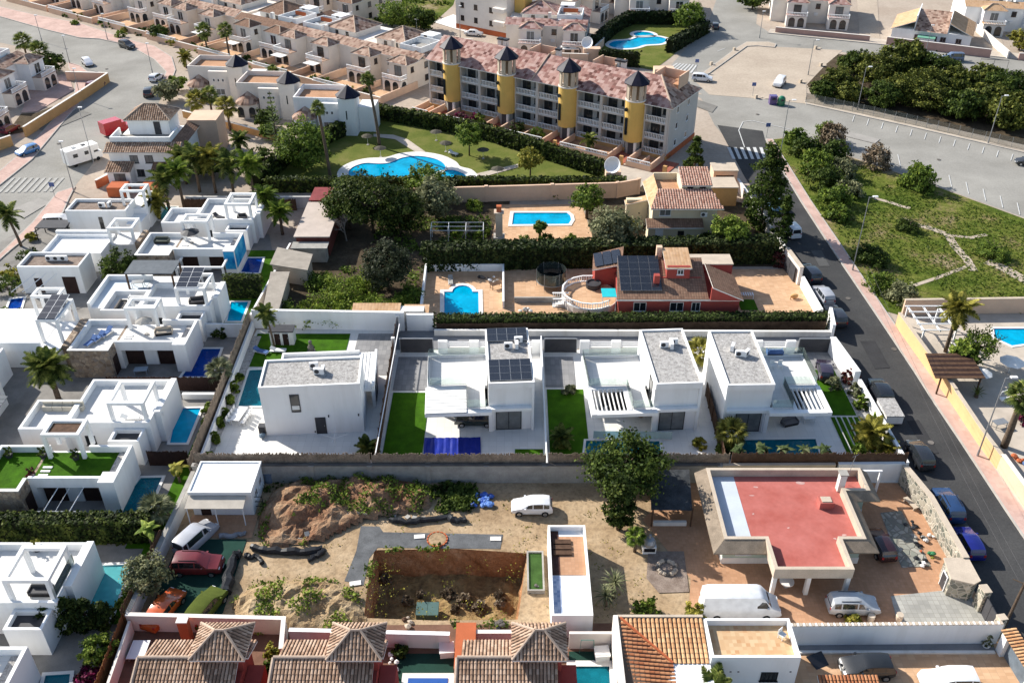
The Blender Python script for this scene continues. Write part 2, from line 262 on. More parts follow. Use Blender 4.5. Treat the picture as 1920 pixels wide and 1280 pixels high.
class B:
 """collects geometry; obj() links it as ONE mesh object"""
 def __init__(s):s.v=[]; s.f=[]; s.mi=[]
 def add(s,vs,fs,mi=0):
  o=len(s.v); s.v+=[tuple(p) for p in vs]; s.f+=[tuple(o+i for i in f) for f in fs]; s.mi+=[mi]*len(fs); return s
 def box(s,x0,y0,z0,x1,y1,z1,mi=0):
  return s.add([(x0,y0,z0),(x1,y0,z0),(x1,y1,z0),(x0,y1,z0),(x0,y0,z1),(x1,y0,z1),(x1,y1,z1),(x0,y1,z1)],[(0,3,2,1),(4,5,6,7),(0,1,5,4),(1,2,6,5),(2,3,7,6),(3,0,4,7)],mi)
 def prism(s,poly,z0,z1,mi=0,bottom=True):
  n=len(poly); a=sum(poly[i][0]*poly[(i+1)%n][1]-poly[(i+1)%n][0]*poly[i][1] for i in range(n))
  if a<0:poly=list(reversed(poly))
  vs=[(p[0],p[1],z0) for p in poly]+[(p[0],p[1],z1) for p in poly]
  fs=[tuple(range(n,2*n))]+[(i,(i+1)%n,n+(i+1)%n,n+i) for i in range(n)]
  if bottom:fs.append(tuple(range(n-1,-1,-1)))
  return s.add(vs,fs,mi)
 def cyl(s,x,y,z0,z1,r,n=12,r2=None,mi=0):
  r2=r if r2 is None else r2
  vs=[(x+r*math.cos(2*pi*i/n),y+r*math.sin(2*pi*i/n),z0) for i in range(n)]+[(x+r2*math.cos(2*pi*i/n),y+r2*math.sin(2*pi*i/n),z1) for i in range(n)]
  return s.add(vs,[tuple(range(n-1,-1,-1)),tuple(range(n,2*n))]+[(i,(i+1)%n,n+(i+1)%n,n+i) for i in range(n)],mi)
 def tube(s,pts,rad,n=6,mi=0):
  pts=[Vector(p) for p in pts]; rings=[]
  for i,p in enumerate(pts):
   d=(pts[min(i+1,len(pts)-1)]-pts[max(i-1,0)]).normalized()
   a=d.cross(Vector((0,0,1)) if abs(d.z)<0.95 else Vector((1,0,0))).normalized(); b=d.cross(a)
   r=rad[i] if isinstance(rad,(list,tuple)) else rad
   rings.append([p+(a*math.cos(2*pi*k/n)+b*math.sin(2*pi*k/n))*r for k in range(n)])
  vs=[v for rg in rings for v in rg]; m=len(rings)
  fs=[(i*n+k,i*n+(k+1)%n,(i+1)*n+(k+1)%n,(i+1)*n+k) for i in range(m-1) for k in range(n)]
  fs+=[tuple(range(n-1,-1,-1)),tuple((m-1)*n+k for k in range(n))]
  return s.add(vs,fs,mi)
 def lathe(s,prof,x=0,y=0,n=16,mi=0):
  vs=[]; m=len(prof)
  for r,z in prof:vs+=[(x+r*math.cos(2*pi*k/n),y+r*math.sin(2*pi*k/n),z) for k in range(n)]
  fs=[(i*n+k,i*n+(k+1)%n,(i+1)*n+(k+1)%n,(i+1)*n+k) for i in range(m-1) for k in range(n)]
  fs+=[tuple(range(n-1,-1,-1)),tuple((m-1)*n+k for k in range(n))]
  return s.add(vs,fs,mi)
 def ball(s,c,r,seg=10,rings=6,sq=(1,1,1),jit=0,rg=None,mi=0):
  vs=[]
  for i in range(rings+1):
   a=pi*i/rings
   for k in range(seg):
    b=2*pi*k/seg; q=r*(1+(rg.uniform(-jit,jit) if rg else 0))
    vs.append((c[0]+q*sq[0]*math.sin(a)*math.cos(b),c[1]+q*sq[1]*math.sin(a)*math.sin(b),c[2]+q*sq[2]*math.cos(a)))
  return s.add(vs,[(i*seg+k,(i+1)*seg+k,(i+1)*seg+(k+1)%seg,i*seg+(k+1)%seg) for i in range(rings) for k in range(seg)],mi)
 def mesh(s,name,mats,smooth=False):
  me=bpy.data.meshes.new(name); me.from_pydata(s.v,[],s.f)
  for m in(mats if isinstance(mats,(list,tuple)) else[mats]):me.materials.append(m)
  if any(s.mi):me.polygons.foreach_set('material_index',s.mi)
  if smooth:me.polygons.foreach_set('use_smooth',[True]*len(s.f))
  me.update()
  if smooth=='angle':me.set_sharp_from_angle(angle=R(38))
  return me
 def obj(s,name,mats,parent=None,loc=None,rz=0,smooth=False,**tags):
  return link(name,s.mesh(name,mats,smooth),parent,loc,rz,**tags)
def link(name,data,parent=None,loc=None,rz=0,**tags):
 o=bpy.data.objects.new(name,data); C.objects.link(o); o.parent=parent
 if loc is not None:o.location=loc
 if rz:o.rotation_euler=(0,0,rz)
 tagit(o,**tags); return o
def tagit(o,label=None,cat=None,group=None,kind=None):
 if label:o['label']=label
 if cat:o['category']=cat
 if group:o['group']=group
 if kind:o['kind']=kind
 return o
def thing(name,label,cat,loc=(0,0,0),rz=0,group=None):
 return link(name,None,None,loc,rz,label=label,cat=cat,group=group)
def part(name,mat,parent,*boxes,**kw):
 b=B()
 for x in boxes:b.box(*x)
 return b.obj(name,mat,parent,**kw)
def dup(o,parent=None,loc=None,rz=None,scale=None,label=None):
 c=o.copy(); C.objects.link(c); c.parent=parent
 for ch in o.children:dup(ch,c)
 if loc is not None:c.location=loc
 if rz is not None:c.rotation_euler=(0,0,rz)
 if scale is not None:c.scale=(scale,)*3 if isinstance(scale,(int,float)) else scale
 if label:c['label']=label
 return c
def inside(p,poly):
 x,y=p[0],p[1]; r=False; n=len(poly); j=n-1
 for i in range(n):
  xi,yi=poly[i][0],poly[i][1]; xj,yj=poly[j][0],poly[j][1]
  if(yi>y)!=(yj>y) and x<(xj-xi)*(y-yi)/(yj-yi)+xi:r=not r
  j=i
 return r
HOLES=[]
def flat(polys,z,holes=None,up=True):
 """triangulated flat region(s) with the pool and pit openings left out -> verts, faces"""
 if not isinstance(polys[0][0],(list,tuple,Vector)):polys=[polys]
 vs=[]; es=[]
 x0=min(p[0] for q in polys for p in q); x1=max(p[0] for q in polys for p in q); y0=min(p[1] for q in polys for p in q); y1=max(p[1] for q in polys for p in q)
 hs=[h for h in(HOLES if holes is None else holes) if not(max(p[0] for p in h)<x0 or min(p[0] for p in h)>x1 or max(p[1] for p in h)<y0 or min(p[1] for p in h)>y1)]
 for q in list(polys)+hs:
  o=len(vs); n=len(q); vs+=[Vector((p[0],p[1])) for p in q]; es+=[(o+i,o+(i+1)%n) for i in range(n)]
 r=delaunay_2d_cdt(vs,es,[],0,1e-5)
 V=[(v.x,v.y,z) for v in r[0]]; F=[]
 for f in r[2]:
  cx=sum(V[i][0] for i in f)/len(f); cy=sum(V[i][1] for i in f)/len(f)
  if any(inside((cx,cy),q) for q in polys) and not any(inside((cx,cy),h) for h in hs):F.append(tuple(f))
 return V,F
def px(*pts,z=0.0):return[G(a,b,z) for a,b in pts]
def sheet(name,poly,z,mat,parent=None,holes=None,**tags):
 V,F=flat([(p[0],p[1]) for p in poly],z,holes); b=B(); b.add(V,F)
 if not tags and parent is None:tags=dict(kind='structure')
 return b.obj(name,mat,parent,**tags)
def smooth_poly(pts,n=6):
 """closed Catmull-Rom through pts"""
 out=[]; k=len(pts)
 for i in range(k):
  p0,p1,p2,p3=pts[i-1],pts[i],pts[(i+1)%k],pts[(i+2)%k]
  for j in range(n):
   t=j/n; out.append(tuple(0.5*((2*p1[a])+(-p0[a]+p2[a])*t+(2*p0[a]-5*p1[a]+4*p2[a]-p3[a])*t*t+(-p0[a]+3*p1[a]-3*p2[a]+p3[a])*t**3) for a in(0,1)))
 return out
def offset_poly(poly,d):
 n=len(poly); a=sum(poly[i][0]*poly[(i+1)%n][1]-poly[(i+1)%n][0]*poly[i][1] for i in range(n)); s=1 if a>0 else-1; out=[]
 for i in range(n):
  p,q,r=Vector(poly[i-1][:2]),Vector(poly[i][:2]),Vector(poly[(i+1)%n][:2])
  e1=(q-p).normalized(); e2=(r-q).normalized(); n1=Vector((e1.y,-e1.x))*s; n2=Vector((e2.y,-e2.x))*s
  m=n1+n2; m=m/max(0.3,m.length_squared/2) if m.length>1e-6 else n1
  out.append(tuple(q+m*d))
 return out
class Fr:
 """local frame of a building: origin at its near left corner, x along the near edge, y away from the viewer"""
 def __init__(s,a,b,z=0.0,c=None):
  A,Bp=(G(*a,z) if len(a)==2 else Vector(a)),(G(*b,z) if len(b)==2 else Vector(b))
  d=Bp-A; s.rz=math.atan2(d.y,d.x); s.w=math.hypot(d.x,d.y); s.o=Vector((A.x,A.y,0))
  s.d=None
  if c:s.d=s.loc(*G(*c,z)[:2])[1]
 def loc(s,x,y):
  dx,dy=x-s.o.x,y-s.o.y; c,n=math.cos(s.rz),math.sin(s.rz)
  return dx*c+dy*n,-dx*n+dy*c
 def at(s,x,y,z=0):
  c,n=math.cos(s.rz),math.sin(s.rz); return Vector((s.o.x+x*c-y*n,s.o.y+x*n+y*c,z))
 def px(s,a,b,z=0):return s.loc(*G(a,b,z)[:2])
 def thing(s,name,label,cat,group=None):return thing(name,label,cat,s.o,s.rz,group)
 def poly(s,pts):return[s.at(*p) for p in pts]
import numpy as np
CACHE={}
def cached(key,fn):
 if key not in CACHE:CACHE[key]=fn()
 return CACHE[key]
FACE={'f':0,'r':pi/2,'b':pi,'l':-pi/2}
def window(par,x,y,z,w,h,face='f',frame=None,glass=None,n=2,name='window',sill=True,mid=False):
 frame=frame or WMET; glass=glass or DGLASS
 def mk():
  b=B(); t=0.07; d0,d1=-0.06,0.02
  b.box(-w/2,d0,0,w/2,d1,t); b.box(-w/2,d0,h-t,w/2,d1,h)
  b.box(-w/2,d0,t,-w/2+t,d1,h-t); b.box(w/2-t,d0,t,w/2,d1,h-t)
  for i in range(1,n):xx=-w/2+w*i/n; b.box(xx-0.03,d0+0.01,t,xx+0.03,d1,h-t)
  if mid:b.box(-w/2+t,d0+0.02,h*0.5-0.025,w/2-t,d1,h*0.5+0.025)
  if sill:b.box(-w/2-0.08,-0.13,-0.07,w/2+0.08,d1,-0.002)
  return b.mesh('window',frame)
 def mp():return B().box(-w/2+0.07,-0.025,0.07,w/2-0.07,0.015,h-0.07).mesh('pane',glass)
 k=(round(w,2),round(h,2),frame.name,glass.name,n,sill,mid)
 o=link(name,cached(('w',)+k,mk),par,(x,y,z),FACE[face]); link('pane',cached(('p',)+k,mp),o)
 return o
def doorway(par,x,y,z,w=0.95,h=2.1,face='f',mat=None,frame=None):
 mat=mat or DBROWN; frame=frame or WMET; t=0.07
 o=part('door',mat,par,(-w/2,-0.04,0,w/2,0.02,h),loc=(x,y,z),rz=FACE[face])
 part('door_frame',frame,o,(-w/2-t,-0.07,0,-w/2,0.02,h+t),(w/2,-0.07,0,w/2+t,0.02,h+t),(-w/2,-0.07,h,w/2,0.02,h+t))
 part('handle',GREYM,o,(w/2-0.14,-0.1,1.0,w/2-0.08,-0.04,1.14)); return o
def balustrade(par,x0,y0,x1,y1,z,h=0.95,mat=None,sp=0.24,thick=0.07,name='balustrade',glass=None):
 mat=mat or W; d=math.hypot(x1-x0,y1-y0)
 def mk():
  b=B(); b.box(0,-0.09,h-0.1,d,0.09,h); b.box(0,-0.08,0,d,0.08,0.09)
  n=max(2,int(d/sp))
  for i in range(n):xx=(i+0.5)*d/n; b.box(xx-thick/2,-thick/2,0.09,xx+thick/2,thick/2,h-0.1)
  return b.mesh(name,mat)
 return link(name,cached(('bal',round(d,2),h,mat.name,sp,thick),mk),par,(x0,y0,z),math.atan2(y1-y0,x1-x0),kind='stuff')
def glass_panel(par,x0,y0,x1,y1,z,h=1.0,mat=None,name='glass_balustrade'):
 d=math.hypot(x1-x0,y1-y0); o=part(name,mat or GLASS,par,(0,-0.012,0.03,d,0.012,h),loc=(x0,y0,z),rz=math.atan2(y1-y0,x1-x0))
 part('base_rail',WMET,o,(0,-0.03,0,d,0.03,0.03)); return o
def strip(pts,half,z0,z1,b=None,closed=False):
 """mitred wall of constant thickness along a plan polyline"""
 b=b or B(); P=[Vector(p[:2]) for p in pts]; n=len(P); lo=[]; ro=[]
 for i in range(n):
  p=P[i-1] if(i>0 or closed) else None; q=P[(i+1)%n] if(i<n-1 or closed) else None
  e1=(P[i]-p).normalized() if p is not None else None; e2=(q-P[i]).normalized() if q is not None else None
  if e1 is None:e1=e2
  if e2 is None:e2=e1
  n1=Vector((-e1.y,e1.x)); n2=Vector((-e2.y,e2.x)); m=n1+n2; m=m/max(0.35,m.length_squared/2) if m.length>1e-6 else n1
  lo.append(P[i]+m*half); ro.append(P[i]-m*half)
 k=n if closed else n-1
 for i in range(k):
  j=(i+1)%n
  vs=[(ro[i].x,ro[i].y,z0),(ro[j].x,ro[j].y,z0),(lo[j].x,lo[j].y,z0),(lo[i].x,lo[i].y,z0),(ro[i].x,ro[i].y,z1),(ro[j].x,ro[j].y,z1),(lo[j].x,lo[j].y,z1),(lo[i].x,lo[i].y,z1)]
  fs=[(4,5,6,7),(0,1,5,4),(2,3,7,6)]
  if not closed and i==0:fs.append((3,0,4,7))
  if not closed and i==k-1:fs.append((1,2,6,5))
  b.add(vs,fs)
 return b
def wall(name,label,pts,h,mat,th=0.2,cap=None,z0=0.0,capw=0.06,caph=0.08,pillars=0,pw=0.4,ph=None,pmat=None,cat='wall',group=None,rail=None):
 """free-standing wall along a plan polyline, with coping and pillars as parts"""
 P=[Vector((p[0],p[1])) for p in pts]; o0=P[0]; P=[p-o0 for p in P]
 t=thing(name,label,cat,(o0.x,o0.y,0),0,group)
 strip(P,th/2,z0,z0+h).obj('wall_panel',mat,t)
 if cap:strip(P,th/2+capw,z0+h,z0+h+caph).obj('coping',cap,t)
 if pillars:
  ph=ph or h+0.3
  for a,c in zip(P,P[1:]):
   n=max(1,round((c-a).length/pillars)); rz=math.atan2(c.y-a.y,c.x-a.x)
   for i in range(n+(c is P[-1])):
    q=a.lerp(c,i/n); me=cached(('pil',pw,ph,(pmat or mat).name),lambda:B().box(-pw/2,-pw/2,0,pw/2,pw/2,ph).box(-pw/2-0.06,-pw/2-0.06,ph,pw/2+0.06,pw/2+0.06,ph+0.1).mesh('pillar',pmat or mat))
    link('pillar',me,t,(q.x,q.y,z0),rz)
 if rail:
  for a,c in zip(P,P[1:]):balustrade(t,a.x,a.y,c.x,c.y,z0+h+(caph if cap else 0),rail,W)
 return t
def slat_fence(name,label,pts,h,mat,z0=0.0,sp=0.14,w=0.11,post=2.4,pmat=None,jit=0.05,horizontal=False,each=False,cat='fence'):
 P=[Vector((p[0],p[1])) for p in pts]; o0=P[0]; P=[p-o0 for p in P]; t=thing(name,label,cat,(o0.x,o0.y,0)); rg=random.Random(len(label)*7+int(abs(o0.x)*10))
 for a,c in zip(P,P[1:]):
  d=(c-a).length; rz=math.atan2(c.y-a.y,c.x-a.x); b=B()
  if horizontal:
   k=int(h/sp)
   for i in range(k):b.box(0,-0.02,z0+i*sp+0.02,d,0.02,z0+i*sp+w)
  else:
   n=int(d/sp)
   for i in range(n):x=(i+0.5)*d/n; hh=h*(1+rg.uniform(-jit,jit)); y=rg.uniform(-0.012,0.012); b.box(x-w/2,y-0.015,z0,x+w/2,y+0.015,z0+hh)
  b.obj('slats',mat,t,(a.x,a.y,0),rz,kind='stuff')
  m=max(1,round(d/post))
  for i in range(m+1):
   q=a.lerp(c,i/m); link('post',cached(('post',h,z0,(pmat or mat).name),lambda:B().box(-0.04,0.03,z0,0.04,0.11,z0+h+0.05).mesh('post',pmat or mat)),t,(q.x,q.y,0),rz)
 return t
def ac_unit(p,rz,label,z=0.0,group=None):
 def body():
  return B().box(-0.45,-0.17,0.08,0.45,0.17,0.75).mesh('casing',WMET)
 def fan():
  b=B(); n=14; vs=[(-0.12+0.26*math.cos(2*pi*i/n),-0.178,0.42+0.26*math.sin(2*pi*i/n)) for i in range(n)]+[(-0.12+0.26*math.cos(2*pi*i/n),-0.171,0.42+0.26*math.sin(2*pi*i/n)) for i in range(n)]
  return b.add(vs,[tuple(range(n))]+[(i,(i+1)%n,n+(i+1)%n,n+i) for i in range(n)]).mesh('fan_grille',DGREY)
 t=thing('air_conditioner',label,'air conditioner',(p[0],p[1],z),rz,group)
 link('casing',cached('acb',body),t); link('fan_grille',cached('acf',fan),t)
 link('bracket',cached('acl',lambda:B().box(-0.4,-0.2,0,-0.3,0.2,0.08).box(0.3,-0.2,0,0.4,0.2,0.08).mesh('bracket',GREYM)),t)
 return t
def lamp(base,top_py,label,arm=0,rz=0.0,group='street lamps'):
 h=min(11,max(6,hgt(base,top_py)))
 t=thing('street_lamp',label,'street lamp',(base.x,base.y,0),rz,group)
 B().cyl(0,0,0,0.9,0.13,8,0.11).cyl(0,0,0.9,h,0.08,8,0.05).obj('pole',GREYM,t)
 if arm:B().tube([(0,0,h-0.15),(arm*0.5,0,h),(arm,0,h+0.05)],0.035,6).obj('arm',GREYM,t)
 B().box(arm-0.15,-0.16,h,arm+0.5,0.16,h+0.14).obj('lamp_head',WMET,t)
 return t
def pool(poly,label,lining,water,cw=0.5,zc=0.12,depth=1.4,cmat=None,wl=0.13,group=None,steps=None,name='swimming_pool',outer=None):
 """basin sunk into the ground, water sheet, coping ring"""
 c=Vector((sum(p[0] for p in poly)/len(poly),sum(p[1] for p in poly)/len(poly),0)); q=[(p[0]-c.x,p[1]-c.y) for p in poly]
 a=sum(q[i][0]*q[(i+1)%len(q)][1]-q[(i+1)%len(q)][0]*q[i][1] for i in range(len(q)))
 if a<0:q.reverse()
 t=thing(name,label,'pool',c,0,group); n=len(q)
 b=B(); b.add([(x,y,zc-0.03) for x,y in q]+[(x,y,-depth) for x,y in q],[(i,n+i,n+(i+1)%n,(i+1)%n) for i in range(n)])
 V,F=flat(q,-depth,[]); b.add(V,F); b.obj('basin',lining,t)
 V,F=flat(q,zc-wl,[]); B().add(V,F).obj('water',water,t)
 if cw:
  oq=[(p[0]-c.x,p[1]-c.y) for p in outer] if outer else offset_poly(q,cw); b=B()
  V,F=flat([oq],zc,[q]); b.add(V,F); m=len(oq)
  b.add([(x,y,zc) for x,y in oq]+[(x,y,-0.02) for x,y in oq],[(i,m+i,m+(i+1)%m,(i+1)%m) for i in range(m)])
  b.add([(x,y,zc) for x,y in q]+[(x,y,zc-0.03) for x,y in q],[(i,n+i,n+(i+1)%n,(i+1)%n) for i in range(n)])
  b.obj('coping',cmat or COPING,t)
 for s in steps or[]:B().prism([(p[0]-c.x,p[1]-c.y) for p in s[0]],-depth+0.01,s[1]).obj('step',lining,t)
 return t
def steel_ladder(t,x,y,z):B().tube([(x,y,z-0.8),(x,y,z+0.5),(x+0.3,y,z+0.6),(x+0.4,y,z)],0.02,5).tube([(x,y+0.5,z-0.8),(x,y+0.5,z+0.5),(x+0.3,y+0.5,z+0.6),(x+0.4,y+0.5,z)],0.02,5).obj('ladder',GREYM,t)
TILES={}
def tile_mat(name,cols):
 m,t,b=nmat(name); g=t.nodes.new('ShaderNodeNewGeometry'); n=tex(t,'Noise',0.5,3,g.outputs['Position'])
 ad=t.nodes.new('ShaderNodeMath'); ad.operation='MULTIPLY_ADD'; L(t,g.outputs['Random Per Island'],ad.inputs[0]); ad.inputs[1].default_value=0.75; L(t,n.outputs[0],ad.inputs[2])
 sb=t.nodes.new('ShaderNodeMath'); sb.operation='SUBTRACT'; L(t,ad.outputs[0],sb.inputs[0]); sb.inputs[1].default_value=0.38
 L(t,ramp(t,sb.outputs[0],[(i/(len(cols)-1),x) for i,x in enumerate(cols)]).outputs[0],b.inputs['Base Color']); b.inputs['Roughness'].default_value=0.9; b.inputs['Specular IOR Level'].default_value=0.08
 return m
TM_BROWN=tile_mat('weathered_barrel_tile',[(0.20,0.13,0.09),(0.34,0.22,0.15),(0.46,0.32,0.23),(0.54,0.40,0.30)])
TM_ORANGE=tile_mat('orange_barrel_tile',[(0.48,0.24,0.11),(0.60,0.34,0.17),(0.70,0.45,0.24)])
TM_RUST=tile_mat('rust_barrel_tile',[(0.34,0.12,0.055),(0.44,0.19,0.09),(0.52,0.26,0.13)])
TM_DARK=tile_mat('dark_gap_tile',[(0.13,0.085,0.06),(0.18,0.12,0.085)])
TM_PINK=tile_mat('pink_barrel_tile',[(0.30,0.15,0.11),(0.44,0.25,0.19),(0.54,0.36,0.28),(0.36,0.17,0.12)])
def barrel_plane(b,pts,pitch=0.27,row=0.4,amp=0.06):
 """roof plane: pts[0]->pts[1] is the eave, the rest closes the convex polygon; rows of half-round tiles climb from the eave"""
 P=[Vector(p) for p in pts]; e=(P[1]-P[0]); e.normalize(); nrm=e.cross(P[2]-P[1]).normalized()
 if nrm.z<0:nrm=-nrm
 u=nrm.cross(e).normalized(); o=P[0]
 q=[((p-o).dot(e),(p-o).dot(u)) for p in P]; s0=min(a for a,_ in q); s1=max(a for a,_ in q); n=max(1,int((s1-s0)/pitch)); m=len(q)
 b.add(P,[tuple(range(m)) if(P[1]-P[0]).cross(P[2]-P[1]).z>0 else tuple(reversed(range(m)))],1)
 prof=[(-0.5,0.0),(-0.32,0.8),(0,1.0),(0.32,0.8),(0.5,0.0)]
 for i in range(n):
  s=s0+(i+0.5)*(s1-s0)/n; ts=[]
  for j in range(m):
   a,c=q[j],q[(j+1)%m]
   if(a[0]-s)*(c[0]-s)<0:ts.append(a[1]+(c[1]-a[1])*(s-a[0])/(c[0]-a[0]))
  if len(ts)<2:continue
  t0,t1=min(ts),max(ts); k=max(1,round((t1-t0)/row)); wd=(s1-s0)/n*0.78
  for r in range(k):
   ta,tb=t0+(t1-t0)*r/k,min(t1,t0+(t1-t0)*(r+1)/k+0.05)
   vs=[]
   for tt,lift,ww in((ta,0.05,1.0),(tb,0.01,0.86)):
    for x,h in prof:vs.append(o+e*(s+x*wd*ww)+u*tt+nrm*(h*amp+lift))
   b.add(vs,[(c,c+1,c+6,c+5) for c in range(4)]+[(4,3,2,1,0)],0)
def hip_roof(par,x0,y0,x1,y1,z,h,over=0.35,mats=None,name='roof',barrel=False,gable=None,ridge=True,pitch=0.27):
 """hip roof over a rectangle; gable='x' or 'y' makes a gable along that axis"""
 x0-=over; y0-=over; x1+=over; y1+=over; w,d=x1-x0,y1-y0
 if gable=='x':r0,r1=(x0,(y0+y1)/2),(x1,(y0+y1)/2)
 elif gable=='y':r0,r1=((x0+x1)/2,y0),((x0+x1)/2,y1)
 elif w>=d:r0,r1=(x0+d/2,(y0+y1)/2),(x1-d/2,(y0+y1)/2)
 else:r0,r1=((x0+x1)/2,y0+w/2),((x0+x1)/2,y1-w/2)
 a,b_,c,d_=(x0,y0,z),(x1,y0,z),(x1,y1,z),(x0,y1,z); p,q=(r0[0],r0[1],z+h),(r1[0],r1[1],z+h)
 if w>=d and gable!='y':planes=[[a,b_,q,p],[c,d_,p,q],[b_,c,q],[d_,a,p]]
 else:planes=[[b_,c,q,p],[d_,a,p,q],[a,b_,p],[c,d_,q]]
 b=B(); eave=B().box(x0,y0,z-0.14,x1,y1,z-0.005)
 if barrel:
  for pl in planes:
   if abs((Vector(pl[1])-Vector(pl[0])).cross(Vector(pl[2])-Vector(pl[1])).z)>1e-3:barrel_plane(b,pl,pitch)
   else:b.add(pl,[tuple(range(len(pl)))],1)
  o=b.obj(name,mats,par,kind='stuff')
 else:
  for pl in planes:b.add(pl,[tuple(range(len(pl)))])
  o=b.obj(name,mats,par)
 eave.obj('eaves',WC,o)
 if ridge:
  rb=B(); hips=[(p,q)] if p!=q else[]
  if not gable:hips+=[(a,p),(d_,p),(b_,q),(c,q)] if w>=d else[(a,p),(b_,p),(c,q),(d_,q)]
  for s,e in hips:
   if(Vector(s)-Vector(e)).length>0.2:rb.tube([Vector(s)+Vector((0,0,0.07)),Vector(e)+Vector((0,0,0.07))],0.11,6)
  rb.obj('ridge_tiles',RIDGE,o)
 return o
def shed_roof(par,pts,mats,name='roof',barrel=False,th=0.15,under=None,pitch=0.27):
 """single slope; pts[0]->pts[1] eave, pts[2], pts[3] upper edge"""
 b=B()
 if barrel:barrel_plane(b,pts,pitch); o=b.obj(name,mats,par,kind='stuff')
 else:b.add(pts,[(0,1,2,3)]); o=b.obj(name,mats,par)
 P=[Vector(p) for p in pts]; Q=[p-Vector((0,0,th)) for p in P]; P=[p-Vector((0,0,0.006)) for p in P]
 B().add(P+Q,[(0,1,2,3),(7,6,5,4)]+[(i,i+4,(i+1)%4+4,(i+1)%4) for i in range(4)]).obj('eaves',under or WC,o); return o
def parapet_box(par,x0,y0,x1,y1,z0,z1,mat,floor_mat,ph=0.9,th=0.22,name='wall',zf=None,floor_name='roof_deck'):
 """walls of a flat-roofed block whose parapet stands ph above the roof deck"""
 b=B(); zr=z1-ph if zf is None else zf
 b.box(x0,y0,z0,x1,y1,zr-0.01); b.box(x0,y0,zr-0.01,x1,y0+th,z1); b.box(x0,y1-th,zr-0.01,x1,y1,z1); b.box(x0,y0+th,zr-0.01,x0+th,y1-th,z1); b.box(x1-th,y0+th,zr-0.01,x1,y1-th,z1)
 o=b.obj(name,mat,par); part(floor_name,floor_mat,o,(x0+th+0.002,y0+th+0.002,zr-0.008,x1-th-0.002,y1-th-0.002,zr+0.02)); return o
def frame_pergola(par,x0,y0,x1,y1,z0,z1,mat=None,th=0.3,name='pergola_frame',inner=None,bars=0):
 """open white box frame of posts and beams"""
 mat=mat or W; b=B()
 for x in(x0,x1-th):
  for y in(y0,y1-th):b.box(x,y,z0,x+th,y+th,z1-th)
 b.box(x0,y0,z1-th,x1,y0+th,z1); b.box(x0,y1-th,z1-th,x1,y1,z1); b.box(x0,y0+th,z1-th,x0+th,y1-th,z1); b.box(x1-th,y0+th,z1-th,x1,y1-th,z1)
 o=b.obj(name,mat,par)
 if inner:part('shade_cloth',inner,o,(x0+th,y0+th,z1-0.2,x1-th,y1-th,z1-0.18))
 for i in range(bars):xx=x0+th+(i+0.5)*(x1-x0-2*th)/bars; part('slat',mat,o,(xx-0.04,y0+th,z1-0.18,xx+0.04,y1-th,z1-0.04))
 return o
def quads_mesh(name,cen,nrm,size,mat,rg,aspect=1.0):
 n=len(cen); nrm=nrm/np.linalg.norm(nrm,axis=1,keepdims=True); r=rg.normal(size=(n,3)); a=np.cross(nrm,r); a/=np.linalg.norm(a,axis=1,keepdims=True); b=np.cross(nrm,a)
 s=size[:,None]/2; a=a*s*aspect; b=b*s; co=np.empty((n,4,3)); co[:,0]=cen-a-b*0.3; co[:,1]=cen+a*0.2-b; co[:,2]=cen+a+b*0.3; co[:,3]=cen-a*0.2+b
 me=bpy.data.meshes.new(name); me.vertices.add(n*4); me.vertices.foreach_set('co',co.ravel()); me.loops.add(n*4); me.loops.foreach_set('vertex_index',np.arange(n*4)); me.polygons.add(n)
 me.polygons.foreach_set('loop_start',np.arange(n)*4); me.update(calc_edges=True); me.materials.append(mat); return me
def crown_mesh(name,mat,r,h,seed,clumps=70,per=45,leaf=0.34,cr=0.185,low=0.0,shape='round',gap=0.33):
 """leaf clumps spread through a crown volume that is r wide and h tall; base at z=0"""
 rg=np.random.default_rng(seed); cs=[]; off=Vector((seed*7.3,seed*3.1,0))
 while len(cs)<clumps:
  d=rg.normal(size=3); d/=np.linalg.norm(d); k=rg.uniform(0.35,1)**0.6
  nz=noise.noise(Vector(d)*1.9+off)
  if nz<-0.35*(gap/0.25) and k>0.6:continue
  k*=1+0.32*nz
  if shape=='round':p=np.array([d[0]*k*r,d[1]*k*r,h/2+d[2]*k*h/2])
  elif shape=='dome':p=np.array([d[0]*k*r,d[1]*k*r,abs(d[2])**0.9*k*h])
  elif shape=='column':z=rg.uniform(0,1); rr=r*min(1,3.2*z+0.35)*(1-z**2.2*0.92)*(1+0.25*nz); a=rg.uniform(0,2*pi); p=np.array([math.cos(a)*rr*k,math.sin(a)*rr*k,z*h])
  else:z=rg.uniform(0,1)**1.2; rr=r*(1-z)*(1+0.2*nz)+0.1; a=rg.uniform(0,2*pi); p=np.array([math.cos(a)*rr*k,math.sin(a)*rr*k,z*h])
  cs.append(p)
 cs=np.array(cs); c0=np.array([0,0,h*0.4]); cl=np.repeat(cs,per,0); cr_=cr*r if shape in('round','dome') else cr*r*1.1
 cen=cl+rg.normal(size=cl.shape)*cr_*np.array([0.6,0.6,0.42]); nr=rg.normal(size=cl.shape)*0.8+(cen-c0)/max(r,h/2)+np.array([0,0,0.35])
 return quads_mesh(name,cen,nr,leaf*rg.uniform(0.55,1.4,len(cen)),mat,rg)
